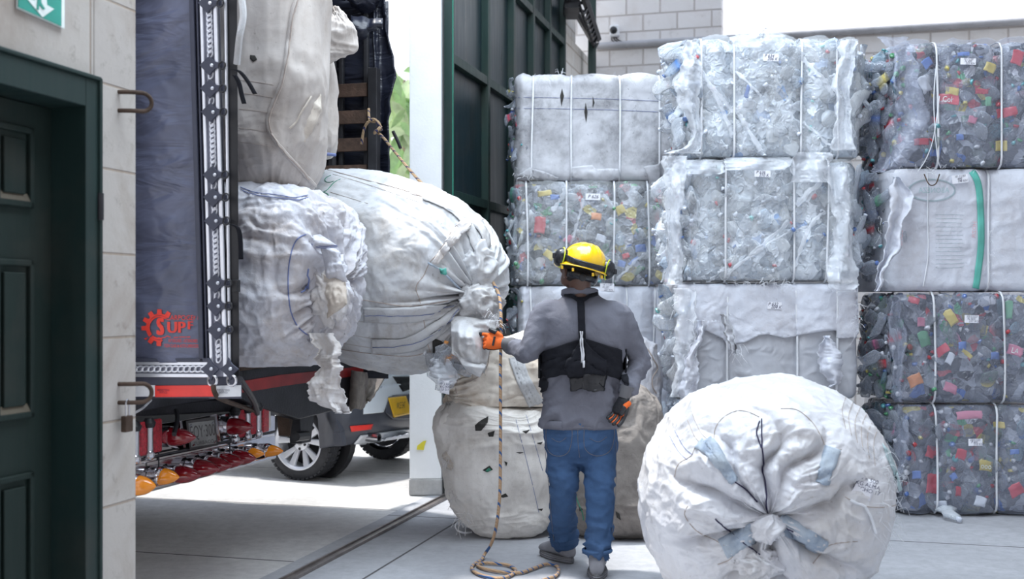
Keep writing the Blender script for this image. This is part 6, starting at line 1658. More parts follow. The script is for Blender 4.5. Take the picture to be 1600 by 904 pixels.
s7 = thing('tan_sack', 'tan white sack with woven band lying on the grubby sack', 'sack', P(775, 645, 7.0))
z7 = .795
A = P(698, 620, 7.05); Bb = P(905, 560, 7.3)
G = sack_grid(P(700, 612, 7.05), P(900, 585, 7.25), .29, .26, (0, 1, 0), e=.6, sq=2.2, nu=240, nv=180, seed=62, lump=.04, wr=.045, wsc=(5, 5, 4), pleat=(.05, 0), pk=10, pw=.6, scurve=([0, .35, .7, 1], [.72, 1.0, 1.2, 1.2]), fine=.006, flat=[((0, 0, z7-.005), (0, 0, 1))])
sb = sack_obj('sack_cloth', G, M['sack_tan'], s7); bv = bvh_of(sb)
for pts in ([(812, 560), (822, 590), (845, 630)], [(800, 558), (812, 592), (832, 634)], [(806, 558), (817, 592), (838, 632)]):
    ribbon_obj('woven_band', bv, pts, .045, M['bandwhite'], s7, off=.006)
cord('seam', bv, [(765, 548), (760, 575), (745, 590), (725, 600)], .003, M['seam'], s7, .002)
cord('seam', bv, [(716, 590), (712, 605), (716, 625)], .003, M['seam'], s7, .002)

s8 = thing('brown_grey_sack', 'brown grey sack standing on the floor right of the worker', 'sack', (P(965, 832, 6.9).x, 7.1, 0))
cx8 = P(962, 740, 7.12)
G = sack_grid((cx8.x+.02, 7.12, .004), (cx8.x+.0, 7.14, .90), .365, .36, (1, 0, 0), e=.42, sq=2.3, nu=300, nv=200, seed=72, lump=.045, wr=.030, wsc=(4, 4, 5), pleat=(0, .04), pk=9, pw=.6, floor=.004, fine=.006, scurve=([0, .1, .35, .6, .85, 1], [1.0, 1.03, .97, .86, .72, .6]))
sb = sack_obj('sack_cloth', G, M['sack_brown'], s8); bv = bvh_of(sb)
for pts in (((1012, 700), (1022, 698), (1024, 706), (1014, 706)), ((1010, 742), (1022, 738), (1028, 745), (1016, 745)), ((1010, 772), (1024, 764), (1028, 774), (1014, 778)), ((962, 798), (968, 802), (970, 812), (964, 808)), ((905, 790), (911, 795), (906, 798))):
    patch_obj('torn_hole', bv, list(pts), M['hole'], s8, .003, 3, .002)
cord('twine', bv, [(899, 770), (904, 785), (910, 800), (912, 812)], .003, M['greenink'], s8, .003)

s9 = thing('leaning_white_sack', 'white sack with brown seam leaning between the left stack and the worker', 'sack', P(1005, 700, 7.9))
G = sack_grid((P(1000, 0, 7.95).x, 7.98, .004), (P(998, 0, 8.0).x, 8.05, 1.16), .16, .15, (1, 0, 0), e=.4, nu=160, nv=160, seed=82, lump=.04, wr=.035, wsc=(5, 5, 4), floor=.004)
sb = sack_obj('sack_cloth', G, M['sack_bluish'], s9); bv = bvh_of(sb)
cord('seam', bv, [(1012, 545), (1020, 560), (1027, 575), (1019, 590), (1020, 605), (1026, 615)], .004, M['seam'], s9, .004)

# --- rope and tie rope
m = MB(); r_ = RNG
kn = P(588, 203, 7.35)
path = spline([P(576, 170, 7.42), P(577, 186, 7.36), P(583, 190, 7.33), P(590, 190, 7.31), P(594, 198, 7.31), P(590, 206, 7.31), P(600, 216, 7.25), P(625, 247, 7.0), P(655, 282, 6.75), P(676, 300, 6.62)], 8)
m.tube(path, .009, 8); m.tube(spline([P(565, 225, 7.36), P(568, 205, 7.34), P(574, 192, 7.31), P(584, 186, 7.3), P(592, 194, 7.29), P(596, 204, 7.3)], 8), .009, 8)
m.torus(P(590, 203, 7.3), (.6, .2, -.6), .026, .012, 14, 8)
tag(m.build('tie_rope', M['tierope'], smooth=True), 'thin tie rope knotted on the truck post and running down over the big sack', 'rope')
m = MB(); yr = 6.22
pts = [P(770, 440, 6.42), P(780, 462, 6.34), P(783, 495, 6.25), P(783, 530, 6.235), P(782, 565, 6.225), P(782, 600, 6.20), P(782, 700, 6.2), P(781, 770, 6.2), P(776, 818, 6.22)]
def FP(px, py, z=.013):
    Y = F*(CH-z)/(py-HY); p = P(px, py, Y); p.z = z; return p
def FPl(l): return [FP(x, y) for x, y in l]
pts += [FP(768, 848, .10), FP(758, 864, .03)]+FPl([(752, 874), (742, 880), (737, 886), (742, 893), (756, 899), (778, 903), (796, 899), (806, 891), (796, 883), (776, 880), (756, 879), (746, 882), (757, 888), (785, 893), (812, 894), (832, 888), (852, 881), (868, 882), (873, 890), (868, 899), (850, 905), (838, 910)])
m.tube(spline(pts, 9), .0085, 8)
tag(m.build('rope', M['rope'], smooth=True), 'tan and blue rope hanging from the big sack and coiling on the floor', 'rope')
m = MB(); m.tube(spline(FPl([(716, 815), (712, 822), (716, 829), (726, 832), (737, 831)]), 6), .006, 6); tag(m.build('string', M['strap'], smooth=True), 'short white string on the floor beside the grubby sack', 'string')

for q in (s2, s3, s4, s5): q['group'] = 'filled sacks on the truck'
for q in (s1, s6, s7, s8, s9): q['group'] = 'filled sacks in the hall'
# ------------------------------------------------------------------ the worker
YP = 6.08
man = thing('person', 'worker in yellow hard hat, grey sweater and jeans seen from behind holding the rope', 'person', (P(905, 0, YP).x, YP, 0))
def ell_loft(secs, n=40):
    """secs: (cx, cy, z, rx, ry[, square])"""
    V = []; m = len(secs)
    for s_ in secs:
        cx, cy, z, rx, ry = s_[:5]; e = 2/(s_[5] if len(s_) > 5 else 2.0)
        for i in range(n):
            a = 2*PI*i/n; c_, q = math.cos(a), math.sin(a)
            V.append((cx+rx*math.copysign(abs(c_)**e, c_), cy+ry*math.copysign(abs(q)**e, q), z))
    return V, gridf(n, m, True)+[tuple(range(n))[::-1], tuple(range((m-1)*n, m*n))]
def limb(m, pts, n=20, flat=None):
    """smooth tapered limb: pts (Vector, radius)"""
    P_ = spline([p for p, r in pts], 6); Rr = [v.x for v in spline([Vector((r, 0, 0)) for p, r in pts], 6)]
    m.tube(P_, Rr, n); m.ball(P_[0], Rr[0]*.98); m.ball(P_[-1], Rr[-1]*.98)
def remesh(name, mb, voxel, smooth_it, mat, parent, disp=None):
    me = bpy.data.meshes.new('t'); me.from_pydata(mb.v, [], mb.f)
    bm = bmesh.new(); bm.from_mesh(me); bmesh.ops.recalc_face_normals(bm, faces=bm.faces); bm.to_mesh(me); bm.free()
    o = bpy.data.objects.new('t', me); COL.objects.link(o)
    r = o.modifiers.new('r', 'REMESH'); r.mode = 'VOXEL'; r.voxel_size = voxel; r.use_smooth_shade = True
    s = o.modifiers.new('s', 'SMOOTH'); s.factor = .6; s.iterations = smooth_it
    dg = bpy.context.evaluated_depsgraph_get(); ev = bpy.data.meshes.new_from_object(o.evaluated_get(dg))
    V = np.array([list(v.co) for v in ev.vertices]); Nn = np.array([list(v.normal) for v in ev.vertices]); Fc = [tuple(p.vertices) for p in ev.polygons]
    bpy.data.objects.remove(o)
    if disp is not None: V = V+Nn*disp(V)[:, None]
    return meshobj(name, V, Fc, mat, parent, True)
def px(v): return v/F*YP
def PZ(x, y, dy=0.0): return P(x, y, YP+dy)

# joints
shL = P(852, 492, 6.06); elL = P(826, 549, 5.98); wrL = P(797, 540, 6.20)
shR = P(967, 495, 6.06); elR = P(999, 563, 6.14); wrR = P(981, 608, 5.98)
hipL = P(882, 668, 6.08); knL = P(880, 758, 6.02); anL = P(879, 853, 6.30)
hipR = P(934, 668, 6.08); knR = P(938, 765, 5.96); anR = P(933, 872, 5.92)
anL.z = .115; anR.z = .105

# torso sections: (image centre, half width, image row, depth radius, y shift)
TS = [(906, 61, 664, .128, .0), (907, 60, 640, .130, .0), (908, 61, 605, .132, .0), (910, 63, 570, .135, -.005), (911, 66, 540, .140, -.01), (911, 70, 515, .142, -.015), (910, 72, 497, .130, -.015), (909, 64, 483, .108, -.01), (908, 44, 472, .085, 0), (907, 30, 465, .070, .005), (906, 28, 459, .066, .01)]
secs = [(P(c, y, YP).x, YP+.0+dy, P(0, y, YP).z, px(w), d, 2.35 if y > 480 else 2.0) for c, w, y, d, dy in TS]
def sw_disp(V):
    d = fbm(V*5, 3, 2)*.012
    Q = np.stack([V[:, 0]*5, V[:, 1]*5, V[:, 2]*13+np.abs(V[:, 0]-secs[0][0])*9], 1)
    r_ = ridge(Q+fbm(V*4, 8, 2)[:, None]*1.6, 5, 2)-.35
    d += r_*.034*np.clip((1.32-V[:, 2])*3, .15, 1)
    # creases at the elbows and armpits
    for c_, rr in ((elL, .12), (elR, .14), (wrR, .10), (shL, .08), (shR, .08)):
        w_ = np.exp(-(((V-np.array(c_))**2).sum(1))/rr**2)
        d += w_*(ridge(V*np.array([14, 14, 24])+fbm(V*7, 2, 2)[:, None], 9, 2)-.4)*.016
    return d
m = MB(); V_, F_ = ell_loft(secs); m.add(V_, F_)
for sh, el, wr_, sx in ((shL, elL, wrL, -1), (shR, elR, wrR, 1)):
    inn = sh+Vector((-sx*.07, .0, .0))
    limb(m, [(inn, .085), (sh, .078), (sh.lerp(el, .5)+Vector((sx*.006, 0, 0)), .064), (el, .056), (el.lerp(wr_, .5), .050), (wr_, .040 if sx < 0 else .042)])
sweater = remesh('sweater', m, .011, 5, M['sweater'], man, sw_disp); bSw = bvh_of(sweater)
# collar
cz = P(0, 461, YP).z; ccx = P(906, 0, YP).x
V = []; n = 40; prof = [(0, 0, .001), (.012, 0, .012), (.036, .0, .010), (.040, -.006, .004), (.030, -.012, -.002), (0, -.012, -.003)]
for dz, dr_c, dr2 in prof:
    for i in range(n):
        a = 2*PI*i/n; V.append((ccx+(px(26)+dr2)*math.cos(a), YP+.005+(.072+dr2)*math.sin(a), cz-.01+dz+.012*math.sin(a)*-1))
o = meshobj('collar', V, gridf(n, len(prof), True), M['sweater'], sweater, True); md = o.modifiers.new('s', 'SOLIDIFY'); md.thickness = .006
# hem band
V = []; n = 60; s0_ = secs[0]
for k, (dz, dr) in enumerate(((-.012, .004), (.0, .010), (.03, .009), (.034, .004))):
    for i in range(n):
        a = 2*PI*i/n; c_, q = math.cos(a), math.sin(a); e = 2/2.35
        wv = .004*math.sin(a*5)+.003*math.sin(a*9+1)
        V.append((s0_[0]+(s0_[3]+dr+wv)*math.copysign(abs(c_)**e, c_), s0_[1]+(s0_[4]+dr+wv)*math.copysign(abs(q)**e, q), s0_[2]+dz))
o = meshobj('hem', V, gridf(n, 4, True), M['sweater'], sweater, True); md = o.modifiers.new('s', 'SOLIDIFY'); md.thickness = .004

# jeans
m = MB()
wz = P(0, 650, YP).z
js = [(P(906, 0, YP).x, YP, wz+.03, px(48), .105, 2.3), (P(906, 0, YP).x, YP, wz-.03, px(57), .128, 2.3), (P(907, 0, YP).x, YP, wz-.10, px(58), .135, 2.3), (P(908, 0, YP).x, YP, wz-.17, px(57), .128, 2.4), (P(908, 0, YP).x, YP, wz-.235, px(50), .10, 2.2)]
V_, F_ = ell_loft(js[::-1]); m.add(V_, F_)
limb(m, [(P(882, 700, 6.08), .093), (P(880, 730, 6.05), .089), (knL, .072), (P(879, 805, 6.16), .070), (P(881, 838, 6.27), .067), (anL+Vector((.0, 0, .045)), .066)])
limb(m, [(P(935, 700, 6.08), .093), (P(937, 730, 6.02), .089), (knR, .075), (P(937, 820, 5.94), .071), (P(934, 856, 5.92), .070), (anR+Vector((.0, 0, .05)), .070)])
def jn_disp(V):
    z = V[:, 2]; low = np.clip((.34-z)/.2, 0, 1)
    Q = np.stack([V[:, 0]*6, V[:, 1]*6, z*22], 1)+fbm(V*6, 4, 2)[:, None]*2
    d = (ridge(Q, 5, 2)-.35)*(.010+.028*low)
    kn = np.exp(-((z-.48)/.09)**2)+np.exp(-((z-.80)/.05)**2)
    d += kn*(ridge(np.stack([V[:, 0]*9, V[:, 1]*9, z*26+V[:, 0]*10], 1), 8, 2)-.4)*.018
    return d+fbm(V*5, 6, 2)*.008
jeans = remesh('jeans', m, .010, 5, M['denim'], man, jn_disp); bJ = bvh_of(jeans)
for pts in ([(854, 662), (855, 700), (872, 712), (890, 702), (891, 664), (854, 661)], [(913, 664), (914, 700), (935, 712), (955, 700), (956, 664), (913, 662)]):
    m = MB(); p_ = [h for h in lay_tube(bJ, pts, .0015, .002, 4)]; m.tube(p_, .0016, 5); m.build('pocket_stitching', M['stitch'], jeans)
for pts in ([(862, 684), (874, 690), (885, 683)], [(921, 684), (935, 690), (948, 682)]):
    m = MB(); m.tube(lay_tube(bJ, pts, .0012, .002, 4), .0012, 5); m.build('pocket_stitching', M['stitch'], jeans)
for pts in ([(903, 662), (903, 690), (906, 716)], [(852, 700), (858, 760), (862, 810), (866, 845)], [(962, 690), (962, 760), (956, 830)], [(852, 668), (902, 671), (960, 668)]):
    pp_ = lay_tube(bJ, pts, .0012, .002, 4)
    if len(pp_) > 1: m = MB(); m.tube(pp_, .0014, 5); m.build('seam_stitching', M['stitch'], jeans)
# turned cuffs
for an, rr, dx in ((anL, .068, 0), (anR, .074, 0)):
    m = MB(); c0 = an+Vector((0, 0, .035)); pts = []
    m.torus(c0, (0, 0, 1), rr-.004, .010, 26, 8); m.build('cuff_fold', M['denim'], jeans, smooth=True)

# body: head, neck, hidden trunk and limbs as one surface
hc = P(903, 418, 6.05)
yaw = math.radians(28)            # head turned to the left
def HD(x, y, z):                  # head space: x right, y forward (away), z up
    return hc+Vector((x*math.cos(yaw)-y*math.sin(yaw), x*math.sin(yaw)+y*math.cos(yaw), z))
m = MB()
m.ball((0, 0, 0), .075, .095, .105, 28, 20); m.v = [tuple(HD(x, y+.005, z+.015)) for x, y, z in m.v]
k0 = len(m.v); mm = MB(); mm.ball((0, .035, -.055), .055, .065, .062, 22, 14); mm.ball((0, .075, -.092), .028, .026, .022, 14, 10); mm.ball((-.045, .045, -.06), .025, .045, .04, 12, 8); mm.ball((.045, .045, -.06), .025, .045, .04, 12, 8)
mm.ball((0, .102, -.012), .013, .022, .014, 10, 8); mm.ball((0, .098, .010), .010, .014, .025, 10, 8); mm.ball((-.028, .088, .032), .026, .012, .009, 10, 8); mm.ball((.028, .088, .032), .026, .012, .009, 10, 8)
mm.ball((0, .096, -.044), .024, .012, .007, 12, 8); mm.ball((0, .094, -.056), .021, .012, .008, 12, 8)
mm.ball((-.045, .075, -.01), .02, .02, .018, 10, 8); mm.ball((.045, .075, -.01), .02, .02, .018, 10, 8)
m.add([tuple(HD(*v)) for v in mm.v], mm.f)
limb(m, [(HD(0, -.02, -.03), .060), (P(906, 452, 6.06), .058), (P(907, 475, 6.07), .062)])
def inner(secs_, k): return [(a, b, c_, d*k, e*k, *q) for a, b, c_, d, e, *q in secs_]
V_, F_ = ell_loft(inner(secs[:8], .78)); m.add(V_, F_)
V_, F_ = ell_loft(inner(js[::-1], .80)); m.add(V_, F_)
limb(m, [(P(882, 700, 6.08), .062), (knL, .048), (anL+Vector((0, 0, .05)), .042), (anL+Vector((0, 0, -.03)), .036)])
limb(m, [(P(935, 700, 6.08), .062), (knR, .050), (anR+Vector((0, 0, .05)), .042), (anR+Vector((0, 0, -.03)), .036)])
for sh, el, wr_, sx in ((shL, elL, wrL, -1), (shR, elR, wrR, 1)):
    limb(m, [(sh+Vector((-sx*.07, 0, 0)), .055), (sh, .050), (el, .036), (wr_, .026)])
    d = (wr_-el).normalized(); limb(m, [(wr_, .028), (wr_+d*.05, .026)])
body = remesh('body', m, .0075, 3, M['skin'], man)
m = MB()
for sgn in (-1, 1):              # ears
    mm = MB(); c_ = (sgn*.078, -.005, -.028)
    mm.ball((0, 0, 0), .010, .019, .031, 14, 12)
    mm.torus((sgn*.006, 0, .002), (1, .25*sgn, 0), .020, .0055, 16, 6, u=Vector((0, 0, 1)), squash=.62)
    m = MB(); m.add([tuple(HD(x+c_[0], y+c_[1], z+c_[2])) for x, y, z in mm.v], mm.f); m.build('ear', M['skin'], body, smooth=True)
    mm = MB(); mm.ball((sgn*.030, .094, .012), .012, .010, .009, 12, 8); m = MB(); m.add([tuple(HD(*v)) for v in mm.v], mm.f); m.build('eye', M['signwhite'], body, smooth=True)
    mm = MB(); mm.ball((sgn*.030, .1015, .012), .0055, .004, .0055, 10, 6); m = MB(); m.add([tuple(HD(*v)) for v in mm.v], mm.f); m.build('iris', M['hair'], body, smooth=True)
# hair: cap of short hair on the back of the head, open at the face
V = []; n = 44; nv = 18
for j in range(nv):
    th = PI*(.04+.74*j/(nv-1))
    for i in range(n):
        a = 2*PI*i/n; s_ = math.sin(a)
        tlim = th if s_ < .25 else min(th, PI*(.50-.22*(s_-.25)))
        V.append(HD(.0795*math.sin(tlim)*math.cos(a), .005+.099*math.sin(tlim)*math.sin(a), .015+.108*math.cos(tlim)))
Fc = gridf(n, nv, True); o = meshobj('hair', V, Fc, M['hair'], man, True); md = o.modifiers.new('s', 'SOLIDIFY'); md.thickness = .004

# hard hat, tilted back to the left
tilt = math.radians(14); hx = P(911, 417, 6.04)
def HH(x, y, z):                  # helmet space (x right, y forward, z up)
    x1 = x*math.cos(tilt)+z*math.sin(tilt); z1 = -x*math.sin(tilt)+z*math.cos(tilt)
    y1 = y*math.cos(.10)-z1*math.sin(.10); z2 = y*math.sin(.10)*.6+z1
    c_, s_ = math.cos(yaw), math.sin(yaw)
    q = Vector((x1*c_-y1*s_, x1*s_+y1*c_, z2))
    return hx+q
def hx_local(x, y, z):           # image-plane tilted frame without yaw
    x1 = x*math.cos(tilt)+z*math.sin(tilt); z1 = -x*math.sin(tilt)+z*math.cos(tilt)
    return hx+Vector((x1, y, z1))
V = []; n = 72; nv = 34
for j in range(nv):
    t_ = j/(nv-1)
    if t_ < .85: th = PI/2*(t_/.85); rr = math.sin(th)**.86; z = .128*math.cos(th)**.92 if th < PI/2 else 0
    else: rr = 1+.13*((t_-.85)/.15); z = -.020*((t_-.85)/.15)
    for i in range(n):
        a = 2*PI*i/n; yaw_a = a-yaw
        k = 1+0
        ridge_ = 0
        if t_ < .8:
            for off_ in (0, .16, -.16):
                xx = rr*math.cos(a-yaw)
                ridge_ += .0045*math.exp(-((xx-off_*1.6)/.045)**2)*math.sin(PI*min(1, t_/.8))**.5
        fw = 1+(.10 if math.sin(a-yaw) > .3 and t_ > .85 else 0)
        x_, y_ = .121*rr*math.cos(a)*fw, .142*rr*math.sin(a)*fw
        V.append(hx_local(x_*(1+ridge_), y_, z+ridge_+(-.012*math.sin(a) if t_ > .85 else 0)))
o = meshobj('hard_hat', V, gridf(n, nv, True)+[tuple(range(n))], M['helmet'], man, True, recalc=True); hat = o
md = o.modifiers.new('s', 'SOLIDIFY'); md.thickness = .003
m = MB()                          # rim bead and clips
m.tube([V[(nv-1)*n+i] for i in range(n)], .0035, 6, True)
m.build('brim_bead', M['helmet'], hat, smooth=True)
for xx in (-.055, .05, .10, -.11):
    m = MB(); c_ = hx_local(xx, -math.sqrt(max(0, 1-(xx/.135)**2))*.150, -.028)
    m.box(-.006, .006, -.005, .003, -.012, .006, lambda a, b, c2: c_+Vector((a, b, c2))); m.build('clip', M['helmet'], hat, bevel=.002)
# ear defenders folded up against the hat, with headband
cL = hx_local(-.125, -.040, .020); cR = hx_local(.128, -.03, .016)
for c_, sg_ in ((cL, -1), (cR, 1)):
    ax = Vector((sg_*math.cos(tilt), -.25, -sg_*math.sin(tilt))).normalized()
    m = MB(); m.lathe(c_-ax*.022, c_+ax*.038, [(0, .046), (.25, .051), (.55, .049), (.8, .039), (1, .018)], 22); k = m.build('ear_defender', M['muff'], hat, smooth=True)
    m = MB(); m.lathe(c_-ax*.006, c_+ax*.001, [(0, .050), (.5, .056), (1, .053)], 24); m.build('lime_ring', M['lime'], k, smooth=True)
    m = MB(); q = c_+ax*.040; m.box(-.008, .008, -.012, .012, -.014, .014, lambda a, b, c2: q+Vector((a, b, c2))); m.build('arm_socket', M['muff'], k, bevel=.003)
pts = [hx_local(-.110, -.075, .026), hx_local(-.07, -.135, .014), hx_local(-.0, -.158, .008), hx_local(.07, -.136, .008), hx_local(.116, -.07, .014)]
path = spline(pts, 8); V = []
for i, p in enumerate(path):
    for k in range(8):
        a = 2*PI*k/8; V.append(p+Vector((0, -1, 0))*(.004*math.cos(a))+Vector((math.sin(tilt), 0, math.cos(tilt)))*(.016*math.sin(a)))
meshobj('headband', V, gridf(8, len(path), True), M['muff'], hat, True, recalc=True)
# suspension at the nape with adjuster wheel
V = []; n = 30
for j, (z, r) in enumerate(((-.030, 1.0), (-.052, 1.0), (-.070, .97))):
    for i in range(n):
        a = PI+PI*i/(n-1); V.append(hx_local(.088*r*math.cos(a), .012+.110*r*math.sin(a), z))
o = meshobj('nape_strap', V, gridf(n, 3, False), M['muff'], hat, True); md = o.modifiers.new('s', 'SOLIDIFY'); md.thickness = .004
c_ = hx_local(.005, -.103, -.058); m = MB(); m.lathe(c_, c_+Vector((0, -.014, 0)), [(0, .019), (.8, .018), (1, .013)], 22); m.build('adjuster_wheel', M['black'], hat, smooth=True)
for s_ in (-1, 1):
    m = MB(); m.tube(spline([hx_local(s_*.09, -.03, -.02), hx_local(s_*.088, -.012, -.055), hx_local(s_*.080, .01, -.08)], 4), .0035, 6); m.build('chin_strap', M['bandwhite'], hat, smooth=True)

# back support belt
bz_ = [bSw]
def beltf(u, v):
    x = 845+130*u; top = 527+abs(u-.51)*2*21; bot = 590-6*math.cos((u-.5)*PI)+(4 if u < .1 or u > .9 else 0)
    y = top+(bot-top)*v; return x, y
nu_, nv_ = 50, 24; G = np.zeros((nv_, nu_, 3)); yl = None
for j in range(nv_):
    for i in range(nu_):
        x, y = beltf(i/(nu_-1), j/(nv_-1)); xx = min(max(x, 849), 970)
        h = hit(bz_, xx, y, .012)
        p = h[0] if h else P(xx, y, 6.02)
        if x != xx: p = Vector((P(x, y, p.y).x, p.y+abs(x-xx)*.012, p.z))
        G[j, i] = p
for _ in range(3): G[:, 1:-1] = (G[:, :-2]+2*G[:, 1:-1]+G[:, 2:])/4
G = G+np.array([0, -1, 0])*((ridge(G*np.array([3, 1, 16]), 4, 2)-.4)*.006)[..., None]
belt = sheet('back_support', G, M['blackcloth'], man, .006); bB = [bvh_of(belt), bSw]
# it goes on around the front
V = []; n = 30
for j in range(6):
    z = P(0, 545+j*9, YP).z
    for i in range(n):
        a = PI*i/(n-1)-.25+.5*(i/(n-1)); 
        V.append((P(910, 0, YP).x+(px(66)+.006)*math.cos(a), YP-.01+.152*math.sin(a), z))
o = meshobj('front_panel', V, gridf(n, 6, False), M['blackcloth'], belt, True); md = o.modifiers.new('s', 'SOLIDIFY'); md.thickness = .005
for pts, nm in (([(847, 590), (852, 588), (858, 596), (856, 610), (848, 613), (844, 602)], 'side_tab'), ([(972, 588), (979, 586), (984, 600), (978, 608)], 'side_tab')):
    patch_obj(nm, bB, pts, M['blackcloth'], belt, .01, 4, .004)
for pts in ([(908, 530), (898, 545), (882, 572), (890, 592), (893, 612), (914, 608), (912, 575)], [(913, 528), (924, 545), (946, 562), (946, 585), (941, 611), (909, 606), (914, 560)]):
    patch_obj('velcro_flap', bB, pts, M['blackcloth'], belt, .018, 4, .006, .004)
for pts in ([(889, 590), (911, 587), (914, 608), (893, 612)], [(912, 583), (943, 587), (940, 611), (908, 606)]):
    patch_obj('velcro_patch', bB, pts, M['black'], belt, .024, 4, .004)
ribbon_obj('yoke_strap', bB, [(907, 466), (908, 490), (909, 515), (911, 545)], .036, M['blackcloth'], belt, off=.012)
for pts in ([(907, 474), (896, 465), (884, 462)], [(907, 474), (920, 465), (932, 461)]):
    ribbon_obj('yoke_strap', bB, pts, .02, M['blackcloth'], belt, off=.012)
for pts in ([(906.5, 517), (908, 545), (911, 571)], [(909.5, 517), (911, 545), (912, 571)]):
    ribbon_obj('silver_piping', bB, pts, .007, M['silver'], belt, off=.030)

# boots
def boot(an, dirv, heel_lift=0, name='boot'):
    d = Vector(dirv).normalized(); s_ = Vector((d.y, -d.x, 0))
    def B(f, l, z): return Vector((an.x, an.y, 0))+d*f+s_*l+Vector((0, 0, z))
    secs_ = [(-.085, .030, .030, .075), (-.075, .038, .028, .10), (-.04, .043, .027, .15), (0, .045, .027, .17), (.04, .044, .027, .13), (.09, .047, .027, .10), (.14, .049, .027, .085), (.175, .044, .027, .07), (.195, .026, .03, .055)]
    V = []; n = 18
    for f, w, z0, z1 in secs_:
        for i in range(n):
            a = 2*PI*i/n; zz = (z0+z1)/2+(z1-z0)/2*math.sin(a); 
            V.append(B(f, w*math.copysign(abs(math.cos(a))**.7, math.cos(a)), zz))
    k = meshobj(name, V, gridf(n, len(secs_), True)+[tuple(range(n)), tuple(range((len(secs_)-1)*n, len(secs_)*n))], M['boot'], man, True, recalc=True)
    md = k.modifiers.new('s', 'SUBSURF'); md.levels = 1; md.render_levels = 1
    out = []
    for i in range(28):
        a = 2*PI*i/28; f = .055+.148*math.cos(a); w = (.050-.006*(1 if f < .02 else 0))*math.sin(a); out.append((f, w))
    m = MB(); m.prism([B(f, w, .001) for f, w in out], (0, 0, .034)); q = m.build('sole', M['sole'], k, bevel=.004)
    m = MB()
    for z in (.012, .022): m.tube([B(f*1.01, w*1.03, z) for f, w in out], .0028, 5, True)
    m.build('sole_ridge', M['boot'], q, smooth=True)
    m = MB(); m.lathe(B(0, 0, .11), B(-.005, 0, .19), [(0, .044), (.5, .047), (1, .045)], 20); m.build('ankle_collar', M['boot'], k, smooth=True)
    return k
boot(anL, (-.55, .85, 0)); boot(anR, (.10, 1, 0))

# hands in gloves
def glove(wr_, palm_dir, finger_dirs, thumb, nrm, parent, back_mat, palm_mat, cuffv, k0=3):
    """nrm: back-of-hand normal"""
    d = Vector(palm_dir).normalized(); nb = Vector(nrm).normalized(); nb = (nb-d*nb.dot(d)).normalized(); sd = d.cross(nb)
    c0 = wr_+d*.02
    m = MB()
    # palm as flattened loft
    V = []; n = 20; rows = [(0, .026, .020), (.025, .034, .019), (.055, .043, .018), (.085, .045, .017), (.102, .041, .014)]
    for f, w, h in rows:
        for i in range(n):
            a = 2*PI*i/n; V.append(c0+d*f+sd*(w*math.cos(a))+nb*(h*math.sin(a)))
    m.add(V, gridf(n, len(rows), True)+[tuple(range(n)), tuple(range((len(rows)-1)*n, len(rows)*n))])
    tips = []
    for k, (off, L, bends) in enumerate(finger_dirs):
        p = c0+d*.090+sd*off; dd = d+sd*off*1.5; dd.normalize(); pts = [(p-dd*.02, .0115), (p, .0115)]
        for bl, ang in zip((.42, .32, .26), bends):
            c_, s_ = math.cos(ang), math.sin(ang); dd = (dd*c_-nb*s_).normalized(); nb2 = nb
            p = p+dd*(L*bl); pts.append((p, .0112-.001*len(pts)*.4))
            nb_ = sd.cross(dd); 
        tips.append(pts)
        limb(m, pts, 10)
    # thumb from the side of the palm near its base
    tp = c0+d*.030+sd*(thumb[0]*.034); td = Vector(thumb[1]).normalized(); t2 = Vector(thumb[2]).normalized()
    tpts = [(tp, .015), (tp+td*.035, .0135), (tp+td*.035+t2*.032, .012)]; limb(m, tpts, 10)
    g = remesh('glove', m, .0042, 2, back_mat, parent)
    # rubber coating on the fingers and palm side
    for pts in tips:
        m = MB(); limb(m, [(p, r*1.10) for p, r in pts[k0:]], 10); m.build('coated_fingertip', palm_mat, g, smooth=True)
    m = MB(); limb(m, [(p, r*1.08) for p, r in tpts[1:]], 10); m.build('coated_fingertip', palm_mat, g, smooth=True)
    V = []
    for f, w, h in rows:
        for i in range(n):
            a = PI+PI*i/(n-1); V.append(c0+d*f+sd*(w*1.04*math.cos(a))+nb*(h*1.12*math.sin(a)))
    o = meshobj('palm_coating', V, gridf(n, len(rows), False), palm_mat, g, True); md = o.modifiers.new('s', 'SOLIDIFY'); md.thickness = .002
    m = MB(); m.lathe(wr_-d*.035, wr_+d*.03, [(0, .036), (.3, .034), (.8, .031), (1, .029)], 20); m.build('knit_cuff', cuffv, g, smooth=True)
    return g, c0, d, sd, nb
g, c0, d, sd, nb = glove(P(794, 537, 6.165), Vector((-.72, .25, .10)), [(.032, .072, (.15, .25, .2)), (.011, .080, (.5, .8, .5)), (-.011, .076, (.6, .9, .6)), (-.031, .062, (.6, .8, .5))],
      (1, (-.65, .10, .55), (-.8, .3, .35)), (.25, -1, .15), man, M['glove'], M['palm'], M['cuff'])
q = c0+d*.055+nb*.021
m = MB(); m.box(-.006, .006, -.026, .026, 0, .005, lambda a, b, c2: q+d*a+sd*b+nb*c2); m.build('knuckle_strap', M['black'], g, bevel=.002)
text_obj('glove_print', 'SAFE\nGRIP', M['palm'], g, c0+d*.03+nb*.0205, sd*-1, d, .012) if False else None
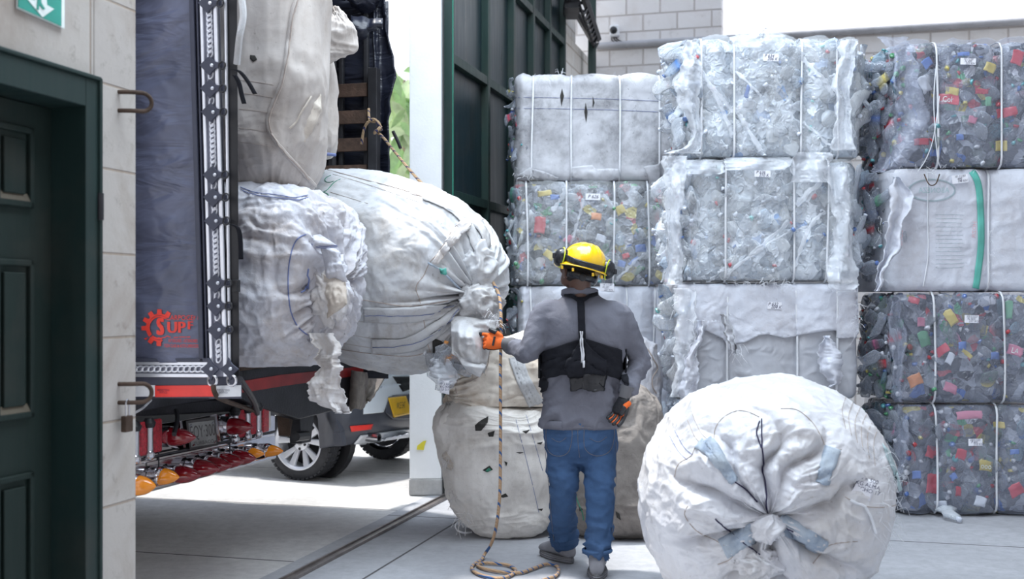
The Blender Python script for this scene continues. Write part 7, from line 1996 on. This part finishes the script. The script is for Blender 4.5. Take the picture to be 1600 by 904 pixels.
# sleeve ring at the left cuff
m = MB(); dcu = (wrL-elL).normalized(); m.torus(wrL+dcu*.012, dcu, .034, .010, 24, 8); m.torus(wrL-dcu*.01, dcu, .038, .010, 24, 8); m.build('sleeve_cuff', M['cuff'], sweater, smooth=True)
m = MB(); dcu = (wrR-elR).normalized(); m.torus(wrR+dcu*.01, dcu, .034, .009, 24, 8); m.build('sleeve_cuff', M['sweater'], sweater, smooth=True)
glove(P(978, 613, 5.95), Vector((-.28, -.05, -.9)), [(.032, .070, (.25, .35, .3)), (.011, .078, (.35, .45, .35)), (-.011, .074, (.45, .5, .4)), (-.031, .060, (.5, .6, .4))],
      (1, (-.6, -.3, -.5), (-.4, -.1, -.9)), (.62, .78, .0), man, M['glove'], M['palm'], M['cuff'], 0)
# ------------------------------------------------------------------ camera and light
EXPO = 0.12; SKYE = 400
cam = bpy.data.cameras.new('camera'); co_ = bpy.data.objects.new('camera', cam); COL.objects.link(co_)
co_.location = (0, 0, CH); co_.rotation_euler = (PI/2, 0, 0)
cam.sensor_width = 36; cam.lens = F/1600*36; cam.shift_y = (HY-452)/1600
cam.clip_start = .05; cam.clip_end = 400
cam.dof.use_dof = True; cam.dof.focus_distance = 6.6; cam.dof.aperture_fstop = 2.3
SC.camera = co_
wd = bpy.data.worlds.new('sky'); SC.world = wd; wd.use_nodes = True; nt = wd.node_tree; nt.nodes.clear()
out = nt.nodes.new('ShaderNodeOutputWorld'); bg = nt.nodes.new('ShaderNodeBackground'); nt.links.new(bg.outputs[0], out.inputs[0])
tc = nt.nodes.new('ShaderNodeTexCoord'); sp = nt.nodes.new('ShaderNodeSeparateXYZ'); nt.links.new(tc.outputs['Generated'], sp.inputs[0])
rp = nt.nodes.new('ShaderNodeValToRGB'); nt.links.new(sp.outputs[2], rp.inputs[0])
e = rp.color_ramp.elements; e[0].position = .0; e[0].color = (.30, .30, .33, 1); e[1].position = 1; e[1].color = (.72, .86, 1.14, 1)
x = e.new(.02); x.color = (1.0, 1.0, 1.02, 1)
nt.links.new(rp.outputs[0], bg.inputs[0]); bg.inputs[1].default_value = 1.35
al = bpy.data.lights.new('skylight', 'AREA'); al.shape = 'RECTANGLE'; al.size = 2.9; al.size_y = 4.6; al.energy = SKYE; al.color = (.80, .90, 1.0)
ao = bpy.data.objects.new('skylight', al); COL.objects.link(ao); ao.location = W(-2.6, 1.75, 6.1); ao.rotation_euler = (0, 0, -AW)
sl = bpy.data.lights.new('sun', 'SUN'); sl.energy = 4.0; sl.angle = math.radians(4); sl.color = (1, .97, .92)
so = bpy.data.objects.new('sun', sl); COL.objects.link(so)
d = (Vector((-.55, .35, 1.9))).normalized()        # toward the sun
so.rotation_euler = d.to_track_quat('Z', 'Y').to_euler(); so.location = (-4, 6, 12)
vs_ = SC.view_settings; SC.display_settings.display_device = 'sRGB'
vs_.view_transform = 'Standard'; vs_.look = 'None'; vs_.gamma = 1; vs_.use_curve_mapping = False; vs_.exposure = EXPO
